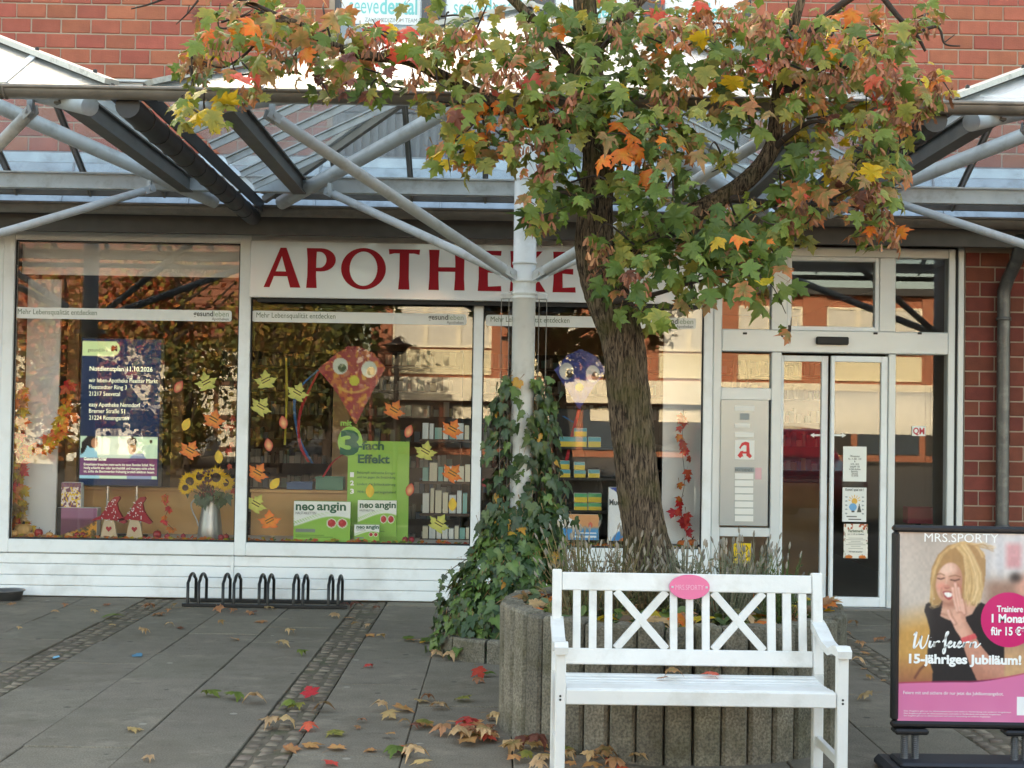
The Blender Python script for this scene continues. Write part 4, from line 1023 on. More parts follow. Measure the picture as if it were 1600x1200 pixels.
BR = [[(938, 420, 0, .075), (985, 385, -.02, .06), (1060, 345, -.05, .052), (1130, 308, -.1, .047), (1175, 275, -.12, .045), (1205, 235, -.12, .043), (1212, 195, -.1, .04), (1216, 150, -.1, .036), (1228, 85, -.15, .03), (1245, 25, -.2, .024), (1262, -30, -.2, .018)],
      [(932, 235, .05, .06), (880, 193, .0, .045), (815, 186, -.1, .038), (750, 150, -.15, .034), (690, 119, -.2, .032), (640, 95, -.25, .029), (590, 89, -.3, .025), (550, 82, -.35, .022), (500, 60, -.4, .019), (453, 33, -.45, .016), (400, 46, -.5, .012), (360, 62, -.5, .008), (318, 108, -.5, .005)],
      [(453, 33, -.45, .013), (400, 8, -.5, .009), (340, -12, -.5, .007)], [(400, 46, -.5, .01), (392, 76, -.5, .007), (350, 105, -.5, .005), (318, 96, -.5, .004)],
      [(925, 150, .05, .045), (840, 40, .1, .03), (760, -40, .1, .02), (690, -110, .1, .012)], [(918, 90, .1, .04), (1000, 0, .2, .03), (1080, -80, .3, .02)],
      [(1216, 150, -.1, .025), (1300, 100, -.2, .018), (1360, 130, -.25, .012), (1420, 170, -.3, .007)], [(1228, 85, -.15, .022), (1310, 10, -.3, .02), (1380, -30, -.4, .016)],
      [(1375, -10, -.4, .016), (1405, 28, -.4, .013), (1430, 52, -.4, .010), (1446, 80, -.4, .007)], [(1430, 52, -.4, .010), (1465, 42, -.42, .008), (1476, 68, -.42, .005), (1500, 72, -.42, .004)], [(1465, 42, -.42, .005), (1474, 33, -.42, .003)], [(1476, 66, -.42, .004), (1492, 54, -.42, .002)],
      [(205, 14, -.5, .003), (235, 6, -.5, .005), (272, -8, -.5, .007)], [(275, 38, -.5, .0025), (292, 22, -.5, .004), (310, 0, -.5, .006)], [(292, 22, -.5, .003), (296, 8, -.5, .002)],
      [(760, 150, -.15, .02), (740, 190, -.3, .012), (700, 230, -.35, .006)], [(960, 470, -.1, .02), (1020, 460, -.3, .012), (1090, 440, -.4, .007), (1150, 430, -.5, .005), (1200, 440, -.55, .003), (1228, 490, -.55, .002)],
      [(1130, 308, -.1, .025), (1230, 320, -.3, .013), (1320, 320, -.4, .008), (1380, 340, -.4, .005)], [(1205, 235, -.12, .02), (1270, 190, -.3, .01), (1340, 210, -.35, .006)], [(933, 330, -.05, .02), (880, 300, -.25, .01), (850, 320, -.3, .005)]]
for i, b in enumerate(BR): limb([tp(x, y, TY + dy, r) for x, y, dy, r in b], 10, .04, i).build('branch', M_bark if b[0][3] > .03 else M_twig, tree)

# crown: leaf groups (centre px, size px, depth offset, count, colours)
CR = [(300, 95, 34, 40, -.5, 14, 'autumn'), (318, 175, 48, 36, -.55, 15, 'yellow'), (355, 40, 55, 36, -.5, 18, 'autumn'), (395, 115, 50, 42, -.5, 20, 'autumn'), (450, 80, 60, 50, -.4, 24, 'mixed'), (520, 50, 65, 48, -.35, 28, 'autumn'), (560, 110, 65, 38, -.35, 24, 'mixed'), (420, 20, 70, 30, -.4, 18, 'autumn'), (620, 60, 55, 42, -.3, 20, 'autumn'), (610, 132, 55, 26, -.3, 14, 'green'), (505, 132, 28, 22, -.35, 7, 'green'), (690, 90, 55, 48, -.25, 26, 'autumn'), (745, 60, 60, 55, -.2, 28, 'mixed'), (690, 165, 40, 40, -.3, 14, 'mixed'), (715, 232, 48, 38, -.35, 22, 'yellow'), (760, 200, 55, 46, -.25, 28, 'mixed'), (800, 120, 65, 60, -.1, 34, 'autumn'), (700, 20, 60, 30, -.2, 10, 'autumn'),
      (860, 60, 75, 60, .0, 42, 'green'), (880, 160, 70, 60, -.2, 42, 'green'), (840, 240, 50, 45, -.3, 24, 'mixed'), (900, 280, 48, 40, -.35, 20, 'green'), (845, 335, 42, 42, -.35, 16, 'green'), (835, 300, 28, 20, -.4, 4, 'autumn'), (960, 60, 70, 60, .0, 40, 'green'), (975, 150, 75, 60, -.2, 44, 'green'), (1000, 235, 75, 50, -.35, 38, 'mixed'), (960, 310, 50, 40, -.4, 20, 'green'), (1040, 300, 65, 45, -.4, 28, 'green'), (1060, 200, 60, 50, -.35, 28, 'autumn'), (1050, 90, 70, 70, -.1, 42, 'mixed'), (1060, 25, 80, 34, 0, 24, 'autumn'), (1000, 380, 70, 40, -.4, 28, 'green'), (1080, 370, 70, 42, -.45, 32, 'green'), (985, 430, 55, 34, -.4, 16, 'green'), (1000, 490, 45, 36, -.4, 13, 'green'), (1085, 440, 50, 34, -.45, 14, 'green'), (1140, 410, 60, 42, -.5, 22, 'green'), (1190, 440, 50, 34, -.55, 15, 'mixed'), (1232, 512, 18, 16, -.55, 2, 'mixed'), (1150, 345, 50, 34, -.45, 18, 'green'),
      (1130, 120, 70, 66, -.15, 44, 'autumn'), (1150, 45, 70, 45, -.1, 32, 'autumn'), (1215, 110, 66, 60, -.2, 40, 'autumn'), (1240, 45, 60, 45, -.2, 22, 'autumn'), (1290, 130, 66, 60, -.25, 38, 'autumn'), (1310, 60, 60, 50, -.3, 28, 'autumn'), (1370, 120, 60, 60, -.3, 34, 'autumn'), (1380, 50, 50, 36, -.35, 15, 'autumn'), (1420, 170, 42, 46, -.35, 20, 'autumn'), (1460, 130, 30, 40, -.4, 11, 'autumn'), (1340, 200, 60, 36, -.3, 22, 'yellow'), (1250, 190, 60, 40, -.3, 22, 'mixed'), (1180, 195, 45, 24, -.25, 10, 'green'), (1265, 250, 50, 32, -.35, 16, 'green'), (1400, 240, 36, 36, -.35, 14, 'mixed'), (1330, 260, 45, 30, -.35, 12, 'mixed'), (1225, 300, 56, 30, -.4, 18, 'autumn'), (1290, 315, 56, 34, -.4, 22, 'mixed'), (1365, 300, 44, 40, -.4, 20, 'autumn'), (1375, 355, 44, 32, -.4, 14, 'autumn'), (1230, 350, 50, 34, -.45, 17, 'green'), (1190, 380, 44, 30, -.45, 11, 'green'), (1445, 20, 24, 20, -.4, 5, 'autumn'), (1130, 250, 26, 26, -.4, 6, 'green')]
GAPS = [(794, 250, 824, 440, .9), (420, 85, 640, 118, .15), (545, -40, 665, 40, .95), (688, -40, 790, 36, .9), (905, 235, 962, 345, .6), (1150, 205, 1212, 300, .75), (1120, 215, 1150, 300, .4), (1195, 150, 1230, 230, .6), (1255, 0, 1290, 30, .4), (420, 118, 660, 150, .5), (1060, 130, 1110, 165, .7), (640, 85, 700, 125, .35), (550, 70, 620, 98, .35), (1040, 470, 1100, 520, .8), (1160, 0, 1260, 40, .35)]
leaves = []
SUB = {'green': [['g1', 'g2', 'g3'], ['g1', 'g3', 'g4'], ['g2', 'g1', 'g1', 'g4']], 'mixed': [['g1', 'g3', 'g4', 'gp'], ['g4', 'g3', 'bg', 'y'], ['g1', 'g2', 'bg', 'g4', 'o'], ['g3', 'g4', 'gp', 'm']],
       'autumn': [['g3', 'g4', 'gp', 'g1', 'g3'], ['gp', 'o', 'g4', 'g3', 'g3'], ['bg', 'g4', 'gp', 'g3', 'g1'], ['g1', 'g3', 'gp', 'r', 'g4'], ['g4', 'g3', 'o', 'g1', 'y'], ['gp', 'bg', 'g4', 'g3', 'g1']], 'yellow': [['y', 'g4', 'g3'], ['g4', 'g3', 'y', 'gp']]}
for cx_, cy_, rx, ry, dy, n, pal in CR:
    pal = rl.choice(SUB[pal])
    n = int(n * (2.0 if cx_ < 1180 else 1.6))
    for i in range(n):
        a = rl.uniform(0, 6.283); q = rl.random() ** .55; dep = rl.gauss(0, .28)
        p = at(cx_ + rx * q * math.cos(a), cy_ + ry * q * math.sin(a), TY + dy + dep)
        X_, Y_ = cx_ + rx * q * math.cos(a), cy_ + ry * q * math.sin(a)
        if any(x0 < X_ < x1 and y0 < Y_ < y1 and rl.random() < pr for x0, y0, x1, y1, pr in GAPS): continue
        leaves.append((p, pal))
# the part of the crown above the picture
for i in range(500):
    a = rl.uniform(0, 6.283); q = rl.random() ** .5; p = Vector((.6 + 2.0 * q * math.cos(a), TY - .1 + 1.3 * q * math.sin(a), rl.uniform(3.75, 5.3)))
    leaves.append((p, SUB['autumn'][i % 6]))
leaves.sort(key=lambda t: t[0].y + (10 if t[0].z > 3.72 else 0))
mass = Mass(); nind = 0
for i, (p, pal) in enumerate(leaves):
    key = rl.choice(pal if rl.random() < .9 else GROUP['mixed']); V, F_, C, me = rl.choice(LEAFV[key]); s = (rl.uniform(.062, .114) if rl.random() < .75 else rl.uniform(.04, .066)) * (.85 if key in ('b', 'm') else 1)
    nrm = (rl.gauss(0, .6), -.7 + rl.gauss(0, .5), .6 + rl.gauss(0, .45)); tip = (rl.gauss(0, .6), rl.gauss(-.2, .35), -1)
    if rl.random() < .16: nrm = (rl.gauss(0, 1), rl.gauss(0, 1), rl.gauss(0, 1))
    M = Matrix.Translation(p) @ orient(nrm, tip) @ Matrix.Diagonal((s * rl.uniform(.75, 1.08), s, s * rl.uniform(.7, 1.5), 1))
    if nind < 300 and i % 3 != 2:
        o = link('leaf', me, tree); o.matrix_local = Matrix.Translation(-to_) @ M; nind += 1
    else: mass.put(V, F_, C, M)
mass.build('foliage', M_leafs, tree, to_)
tw = random.Random(3)
for (cx_, cy_, rx, ry, dy, n, pal) in CR:
    for k in range(2):
        a = tw.uniform(0, 6.28); p0 = at(cx_ + tw.uniform(-.2, .2) * rx, cy_ + tw.uniform(-.2, .2) * ry, TY + dy); p1 = at(cx_ + rx * math.cos(a), cy_ + ry * math.sin(a), TY + dy + tw.uniform(-.3, .2)); mid = p0.lerp(p1, .5) + Vector((tw.gauss(0, .03), tw.gauss(0, .03), tw.gauss(.02, .03)))
        limb([(*p0, .006), (*mid, .0045), (*p1, .002)], 5, 0, k).build('twig', M_twig, tree)
# hanging winged seed clusters
M_seed = mat('dry_samara', attr=True, rough=.7, var=.2, vscale=30, objvar=.2, transl=.2)
seed_me = []
for v in range(5):
    ms = Mass()
    for k in range(16):
        base = Vector((rl.gauss(0, .035), rl.gauss(0, .03), rl.uniform(-.10, 0))); c = lin(rl.choice([(168, 112, 82), (150, 96, 70), (182, 126, 92), (128, 84, 60)]))
        for sgn in (-1, 1):
            V = [(0, 0, 0), (sgn * .010, -.006, .002), (sgn * .022, -.024, 0), (sgn * .024, -.044, -.003), (sgn * .012, -.040, .003), (sgn * .003, -.014, .0)]
            ms.put(V, [(0, 1, 2, 5), (5, 2, 3, 4)], [c] * 6, Matrix.Translation(base) @ Matrix.Rotation(rl.uniform(0, 6.28), 4, 'Z') @ Matrix.Rotation(math.pi / 2 + rl.gauss(0, .4), 4, 'X') @ Matrix.Scale(1.0, 4))
    mb = MB(); mb.add(ms.V, ms.F, True); mb.c = ms.C; me = mb.mesh('seed_cluster'); me.materials.append(M_seed); seed_me.append(me)
seedpx = [(310, 90), (340, 60), (375, 130), (440, 70), (480, 40), (560, 45), (590, 55), (700, 45), (735, 35), (650, 105), (800, 180), (820, 205), (860, 195), (870, 170), (895, 140), (770, 110), (800, 100), (830, 40), (960, 30), (1050, 35), (1100, 20), (1140, 15), (1150, 80), (1180, 35), (1200, 20), (1235, 60), (1270, 40), (1290, 90), (1300, 105), (1330, 60), (1345, 90), (1390, 100), (1400, 130), (1420, 160), (1405, 170), (1460, 110), (1470, 130), (1440, 20), (1350, 170), (1355, 200), (1360, 280), (1370, 300), (1380, 320), (1350, 320), (1390, 350), (1230, 330), (1120, 315), (940, 395), (990, 420), (1250, 310), (855, 250), (840, 330), (935, 370), (1070, 110), (1040, 140), (1210, 90), (1370, 60), (1440, 150)]
for i, (x, y) in enumerate(seedpx):
    o = link('seed_cluster', seed_me[i % 5], tree, kind='stuff'); p = at(x, y, TY - .55 + rl.uniform(-.25, .15)) - to_; o.location = p; o.rotation_euler.z = rl.uniform(0, 6)

# ------------------------------------------------------------------ ivy on the canopy post
ivy = thing('ivy', 'dark green ivy climbing the white canopy post and spilling over its base', 'ivy', (.12, -2.5, 0))
io = ivy.location
M_ivy = mat('ivy_leaf', attr=True, rough=.38, objvar=.25, var=.2, vscale=30, transl=.12)
M_ivys = mat('ivy_leaf_mass', attr=True, rough=.38, var=.35, vscale=6, transl=.12)
IV = []
for c0, c1 in (((56, 80, 42), (46, 70, 36)), ((48, 72, 40), (42, 66, 36)), ((80, 104, 52), (66, 92, 44)), ((104, 130, 64), (84, 110, 52)), ((190, 150, 60), (200, 140, 50))):
    for k in range(3):
        V, F_, n = leaf_geo(IVY, rl, .3, .25, .02); mb = MB(); mb.add(V, F_, True); mb.c = leaf_cols(n, c0, c1, rl); me = mb.mesh('leaf'); me.materials.append(M_ivy); IV.append((V, F_, mb.c, me))
pts = []
PX = UX
for i in range(640):                                       # climbing columns left and right of the bare strip of post
    z = rl.uniform(.55, 1.82); side = rl.choice((-1, 1, 1))
    a = (math.pi if side < 0 else 0) + rl.gauss(0, .75)
    wv = .5 + .5 * math.sin(z * 7 + side * 1.3)
    rr = .085 + abs(rl.gauss(0, .055 + .05 * wv)) + (.05 if z < 1.0 else 0)
    if z > 1.6: rr *= 1 - (z - 1.6) * 1.4
    p = Vector((PX + math.cos(a) * rr + side * .03, -2.46 - math.sin(a) * rr * .9, z)); pts.append((p, Vector((math.cos(a), -math.sin(a) - .5, .25))))
for i in range(50):                                        # strands wandering over the post
    z = rl.uniform(.6, 1.35); a = -math.pi / 2 + rl.gauss(0, .6); pts.append((Vector((PX + math.cos(a) * .09, -2.46 + math.sin(a) * .1, z)), Vector((math.cos(a), -1, .3)))) if rl.random() < .5 * (1.5 - z) + .1 else None
for i in range(1500):                                       # mound
    t = rl.random(); z = .92 * t ** .9; R_ = .35 * (1 - z) ** .75 + .13; a = rl.uniform(-math.pi, .2) if rl.random() < .85 else rl.uniform(0, 6.28)
    rr = R_ * (rl.uniform(.72, 1.06)); cx_ = PX - .13 * (1 - z) ** 1.2
    pts.append((Vector((cx_ + math.cos(a) * rr, -2.46 + math.sin(a) * rr * .85, z + .03)), Vector((math.cos(a), math.sin(a), .45))))
pts.sort(key=lambda t: t[0].y)
mass = Mass(); ni = 0
for i, (p, nv) in enumerate(pts):
    v = IV[rl.choice([0, 1, 2, 3, 4, 5, 0, 1, 3, 4, 6, 7, 8, 9, 10] if rl.random() < .97 else [12, 13, 14, 9])]
    if p.z < .8 and rl.random() < .45: v = IV[rl.choice([6, 7, 8, 9, 10, 11])]
    s = rl.uniform(.05, .112); M = Matrix.Translation(p) @ orient(nv + Vector((rl.gauss(0, .35), rl.gauss(0, .35), rl.gauss(0, .35))), (rl.gauss(0, .5), 0, -1)) @ Matrix.Scale(s, 4)
    if ni < 300 and i % 2 == 0: o = link('leaf', v[3], ivy); o.matrix_local = Matrix.Translation(-io) @ M; ni += 1
    else: mass.put(v[0], v[1], v[2], M)
mass.build('foliage', M_ivys, ivy, io)
for k in range(9):
    side = -1 if k % 2 else 1; P = []
    for z in np.linspace(.02, rl.uniform(1.3, 1.8), 9): P.append((PX + side * (.085 + .02 * math.sin(z * 5 + k)) + .02 * math.cos(z * 3 + k), -2.46 - .05 * math.sin(z * 4 + k), z, .008 - .003 * z))
    mb = MB(io); Q = smooth_path(P, 4); mb.tube([q[:3] for q in Q], [q[3] for q in Q], 6); mb.build('stem', M_twig, ivy)
# loose tendrils on the left
for (a, b, c) in (((735, 870), (705, 890), (690, 905)), ((720, 930), (692, 915), (683, 940)), ((716, 950), (690, 962), (684, 985))):
    P = [(*at(x, y, -2.6), .004) for x, y in (a, b, c)]; Q = smooth_path(P, 4); mb = MB(io); mb.tube([q[:3] for q in Q], .003, 5); mb.build('tendril', M_twig, ivy)
    for q in Q[::2]:
        v = IV[rl.randrange(9)]; o = link('leaf', v[3], ivy); o.matrix_local = Matrix.Translation(Vector(q[:3]) - io) @ orient((rl.gauss(0, .4), -1, .2), (rl.gauss(0, .5), 0, -1)) @ Matrix.Scale(.055, 4)
# concrete ring at the foot of the post
kr = thing('concrete_ring', 'low grey concrete ring around the ivy at the foot of the post', 'kerb', (UX - .08, -2.50, 0)); ko = kr.location
for i in range(10):
    a0, a1 = 2 * math.pi * i / 10 + .02, 2 * math.pi * (i + 1) / 10 - .02; vs = []; fs = []; m_ = 5
    for j in range(m_):
        a = a0 + (a1 - a0) * j / (m_ - 1)
        for rr, zz in ((.34, -.02), (.43, -.02), (.43, .125), (.42, .14), (.35, .14), (.34, .125)): vs.append((ko.x + rr * math.cos(a), ko.y + rr * math.sin(a), zz))
    for j in range(m_ - 1):
        for k in range(6): fs.append((j * 6 + k, j * 6 + (k + 1) % 6, (j + 1) * 6 + (k + 1) % 6, (j + 1) * 6 + k))
    fs += [tuple(range(5, -1, -1)), tuple(range((m_ - 1) * 6, m_ * 6))]
    mb = MB(ko); mb.add(vs, fs); o = mb.build('ring_segment', M_pal, kr); tri_mesh(fix_normals(o.data))

# ------------------------------------------------------------------ plants inside the planter
M_lav = mat('lavender_stem', attr=True, rough=.8, var=.25, vscale=12, transl=.15)
def tuft(px, py, h, n, spread, name, label, cols, head=True, grp=None, thick=.0028):
    b = at(px, py, PC.y); base = Vector((b.x, PC.y + rl.uniform(-.5, -.15) if abs(b.x - PC.x) < .6 else PC.y - .1, .53))
    h *= 1.3; t = thing(name, label, 'plant', base, grp); ms = MB(base); C = []
    hd = MB(base); HC = []
    for i in range(n):
        a = rl.uniform(0, 6.28); q = rl.random(); tip = base + Vector((math.cos(a) * spread * q, math.sin(a) * spread * q * .7, h * rl.uniform(.55, 1.05))); b0 = base + Vector((math.cos(a) * .06 * q, math.sin(a) * .06 * q, 0))
        mid = b0.lerp(tip, .55) + Vector((0, 0, h * .09)); c = lin(rl.choice(cols)); n0 = len(ms.v)
        ms.tube([b0, mid, tip], [thick, thick * .8, thick * .5], 3, cap=False); C += [c] * (len(ms.v) - n0)
        for k in range(6):                                    # narrow leaves along the stem
            p = b0.lerp(mid, rl.uniform(.1, 1)) if k < 4 else mid.lerp(tip, rl.uniform(0, .6)); d = Vector((rl.gauss(0, 1), rl.gauss(0, 1), rl.uniform(.2, 1.3))).normalized() * rl.uniform(.018, .04); s_ = d.cross(Vector((rl.random(), rl.random(), .1))).normalized() * .0035
            n0 = len(ms.v); ms.add([p, p + d * .5 + s_, p + d, p + d * .5 - s_], [(0, 1, 2, 3)]); C += [c] * 4
        if head and rl.random() < .6:
            n0 = len(hd.v); d = (tip - mid).normalized(); hd.tube([tip, tip + d * .016, tip + d * .034], [.0035, .0065, .002], 5); HC += [lin(rl.choice([(150, 140, 126), (132, 124, 112), (168, 156, 138)]))] * (len(hd.v) - n0)
    ms.c = C; ms.build('stems', M_lav, t, kind='stuff')
    if hd.v: hd.c = HC; hd.build('seed_heads', M_lav, t, kind='stuff')
GREY = [(122, 124, 100), (140, 138, 112), (106, 112, 84), (150, 140, 116)]; BROWN = [(130, 108, 78), (150, 128, 92), (112, 104, 72), (96, 100, 62)]; GRN = [(86, 104, 54), (100, 116, 60), (72, 92, 48)]
tuft(905, 900, .36, 60, .24, 'dry_perennial', 'dry brown stalks in the planter beside the ivy', BROWN)
tuft(955, 900, .34, 60, .22, 'dry_perennial', 'dry brown stalks in front of the maple trunk', BROWN)
tuft(1060, 900, .30, 90, .20, 'lavender', 'grey green lavender growing beside the maple trunk', GREY)
tuft(1110, 900, .31, 90, .22, 'lavender', 'bushy grey lavender behind the pink plaque of the bench', GREY)
tuft(1160, 900, .33, 70, .20, 'lavender', 'tall grey lavender in front of the yellow sticker', GREY)
tuft(1195, 905, .30, 40, .16, 'flowering_weed', 'green flowering weed at the entrance side of the planter', GRN)
tuft(1005, 905, .26, 70, .22, 'dry_perennial', 'brown tangled stalks at the foot of the maple trunk', BROWN)
tuft(880, 905, .30, 40, .18, 'dry_perennial', 'thin brown stalks at the ivy side of the planter', BROWN)
# low leaves covering the soil
ms = Mass()
for i in range(900):
    a = rl.uniform(0, 6.28); q = math.sqrt(rl.random()) * .76; p = PC + Vector((math.cos(a) * q, math.sin(a) * q, .52 + rl.uniform(0, .14) * (1.1 - q * .6)))
    c = lin(rl.choice([(70, 92, 46), (84, 104, 52), (98, 114, 56), (60, 78, 42), (120, 112, 62), (112, 84, 56)])); w_ = rl.uniform(.012, .03); L = rl.uniform(.05, .11)
    V = [(0, 0, 0), (w_, L * .4, .01), (w_ * .8, L * .75, .012), (0, L, .0), (-w_ * .8, L * .75, .012), (-w_, L * .4, .01)]
    ms.put(V, [(0, 1, 2, 3), (0, 3, 4, 5)], [c] * 6, Matrix.Translation(p) @ orient((rl.gauss(0, .6), rl.gauss(-.3, .5), 1), (rl.gauss(0, 1), rl.gauss(0, 1), rl.uniform(-.3, .8))))
gc = ms.build('ground_cover', M_ivys, None, PC); tag(gc, 'low green ground cover filling the round planter', 'ground cover', kind='stuff')
ms = Mass()
for i in range(150):
    a = rl.uniform(0, 6.28); q = math.sqrt(rl.random()) * .78; p = PC + Vector((math.cos(a) * q, math.sin(a) * q, .575 + rl.uniform(0, .06)))
    V, F_, C, me = rl.choice(LEAFV[rl.choice(['y', 'b', 'p', 'g3', 'o', 'bg'])]); ms.put(V, F_, C, Matrix.Translation(p) @ orient((rl.gauss(0, .5), rl.gauss(-.3, .4), 1), (rl.gauss(0, 1), rl.gauss(0, 1), 0)) @ Matrix.Scale(rl.uniform(.08, .12), 4))
gl_ = ms.build('leaf_litter', M_leafs, None, PC); tag(gl_, 'fallen maple leaves lying among the planter plants', 'leaves', kind='stuff')

# ------------------------------------------------------------------ fallen leaves
FL = [  # px, py, palette, size, label
    (745, 1058, 'R', .10, 'bright red fallen leaf beside the planter'), (762, 1056, 'g1', .10, 'green fallen leaf beside the bright red one'), (742, 1067, 'b', .08, 'brown fallen leaf under the bright red one'),
    (487, 1094, 'R', .10, 'bright red fallen leaf on the cobble strip'), (452, 1107, 'g3', .10, 'greenish fallen leaf left of the red leaf on the cobbles'), (472, 1107, 'g4', .10, 'yellow green fallen leaf below the red leaf on the cobbles'), (505, 1110, 'bg', .11, 'grey green fallen leaf right of the red leaf on the cobbles'),
    (433, 1139, 'p', .12, 'curled cream fallen leaf on the cobble strip'), (450, 1134, 'p', .10, 'tan fallen leaf touching the cream one on the cobbles'), (483, 1141, 'r', .09, 'dull red fallen leaf at the edge of the cobble strip'), (519, 1148, 'g4', .11, 'pale green fallen leaf on the slab right of the cobbles'),
    (445, 1175, 'o', .10, 'orange fallen leaf near the lower end of the cobble strip'), (475, 1170, 'o', .12, 'large orange fallen leaf at the lower cobble edge'), (518, 1174, 'o', .10, 'orange fallen leaf on the slab at the picture bottom'), (520, 1194, 'r', .08, 'pinkish fallen leaf at the bottom of the picture'),
    (585, 1174, 'o', .07, 'curled orange fallen leaf left of the green pile'), (610, 1178, 'g1', .14, 'dark green fallen leaf in the pile before the planter'), (622, 1172, 'r', .10, 'pink fallen leaf lying on the dark green one'), (640, 1186, 'p', .12, 'tan fallen leaf below the dark green one'),
    (598, 1110, 'p', .09, 'pale curled fallen leaf left of a tan pair'), (622, 1113, 'o', .13, 'broad tan orange fallen leaf on the middle slab'), (604, 1122, 'y', .10, 'yellow fallen leaf under the tan orange one'), (650, 1099, 'y', .10, 'yellow brown fallen leaf on the slab joint'), (668, 1098, 'b', .08, 'crumpled brown fallen leaf on the slab joint'), (682, 1110, 'p', .11, 'tan fallen leaf right of the slab joint'), (714, 1098, 'g4', .12, 'large pale green fallen leaf near the planter'), (658, 1133, 'o', .10, 'orange tan fallen leaf left of the leaf drift'),
    (240, 0, None, 0, ''), ]
FL = FL[:-1] + [(200, 1144, 'y', .09, 'single yellow fallen leaf on the near grey slab'), (322, 1090, 'g3', .12, 'light green fallen leaf beside a slab joint'), (376, 1093, 'g3', .12, 'flat green fallen leaf left of the cobble strip'), (395, 1102, 'p', .12, 'pale tan fallen leaf left of the cobble strip'), (238, 1190, 'p', .06, 'small pale fallen leaf on the nearest slab'), (437, 1012, 'p', .10, 'tan fallen leaf behind the cobble strip'), (466, 1024, 'g3', .09, 'green fallen leaf on the slab behind the cobbles'), (448, 990, 'p', .08, 'cream fallen leaf before the bicycle rack'), (415, 953, 'p', .10, 'whitish fallen leaf under the bicycle rack'), (406, 972, 'o', .10, 'orange fallen leaf in front of the bicycle rack'),
        (362, 1000, 'o', .08, 'small orange fallen leaf on the middle of the paving'), (219, 992, 'p', .09, 'brownish fallen leaf on the second cobble strip'), (172, 967, 'g3', .15, 'broad green fallen leaf near the second cobble strip'), (178, 977, 'y', .06, 'small yellow fallen leaf below the broad green one'), (86, 959, 'p', .07, 'white fallen leaf near the wall'), (162, 947, 'b', .07, 'dark brown fallen leaf close to the white wall'), (20, 947, 'b', .07, 'brown fallen leaf before the metal bowl'), (106, 948, 'b', .07, 'brown fallen leaf on the paving left of the rack'), (142, 958, 'p', .08, 'pale fallen leaf on the paving left of the rack'), (236, 952, 'b', .11, 'cluster brown fallen leaf left of the rack'), (255, 961, 'b', .12, 'curled brown fallen leaf left of the rack'), (340, 955, 'b', .10, 'rusty fallen leaf under the rack'), (370, 958, 'b', .09, 'rusty fallen leaf beside the rack rail'), (395, 961, 'b', .08, 'dark curled fallen leaf at the rack'),
        (538, 952, 'm', .10, 'dark red fallen leaf at the right end of the rack'), (552, 950, 'm', .11, 'maroon fallen leaf right of the rack'), (525, 966, 'p', .09, 'tan fallen leaf on the far cobbles'), (550, 968, 'o', .10, 'orange fallen leaf on the far cobbles'), (575, 994, 'o', .08, 'yellow orange fallen leaf on the upper cobble strip'), (598, 998, 'p', .08, 'tan fallen leaf right of the upper cobble strip'), (580, 1044, 'r', .07, 'small dull red fallen leaf on the slab before the ivy'),
        (632, 1002, 'g1', .11, 'dark green fallen leaf at the ivy edge'), (645, 1002, 'o', .09, 'orange fallen leaf at the ivy edge'), (658, 1004, 'Y', .09, 'bright yellow round fallen leaf before the ivy'), (672, 1006, 'g1', .11, 'mid green fallen leaf by the concrete ring'), (685, 1016, 'y', .09, 'yellow fallen leaf by the concrete ring'), (678, 1025, 'p', .10, 'tan fallen leaf by the concrete ring'), (712, 1020, 'o', .09, 'orange fallen leaf against the concrete ring'), (692, 998, 'g3', .13, 'large green fallen leaf under the ivy'), (708, 1031, 'p', .11, 'curled tan fallen leaf before the concrete ring'),
        (1335, 980, 'b', .09, 'brown fallen leaf in front of the sliding door'), (1350, 1010, 'b', .09, 'brown fallen leaf right of the planter'), (1347, 1022, 'o', .08, 'orange fallen leaf between bench and sign'), (1340, 1040, 'p', .09, 'pale fallen leaf between bench and sign'), (1362, 1095, 'p', .11, 'cream fallen leaf left of the pavement sign'), (1378, 1002, 'b', .10, 'brown fallen leaf before the pavement sign')]
PAL['O'] = ((204, 156, 100), (198, 128, 80)); PAL['T'] = ((206, 178, 120), (196, 160, 104)); PAL['R'] = ((214, 60, 56), (206, 44, 48)); PAL['Y'] = ((222, 176, 66), (214, 160, 60))
for key in ('R', 'Y', 'O', 'T'):
    LEAFV[key] = []
    for i in range(2):
        V, F_, n = leaf_geo(HALF if key != 'Y' else IVY, rl, .5, .3, .03); mb = MB(); mb.add(V, F_, True); mb.c = leaf_cols(n, *PAL[key], rl); me = mb.mesh('leaf'); me.materials.append(M_leaf); LEAFV[key].append((V, F_, mb.c, me))
def drop(p, key, s, label, grp='fallen leaves on the paving'):
    key = {'o': 'O', 'y': 'T'}.get(key, key)
    me = rl.choice(LEAFV[key])[3]; s *= .84; o = link('fallen_leaf', me); tag(o, label, 'leaf', grp)
    nv = (rl.gauss(0, .12), rl.gauss(-.06, .12), 1) if key not in ('R',) else (0, -.7, .8)
    zmin = min((orient(nv, (1, .2, 0)) @ v.co).z for v in me.vertices) * s
    a = rl.uniform(0, 6.28); M = orient(nv, (math.cos(a), math.sin(a), 0))
    zmin = min((M @ v.co).z for v in me.vertices) * s
    o.matrix_world = Matrix.Translation((p.x, p.y, p.z - zmin * .85 + .002)) @ M @ Matrix.Scale(s, 4)
for px, py, key, s, lb in FL: drop(gnd(px, py), key, s, lb)
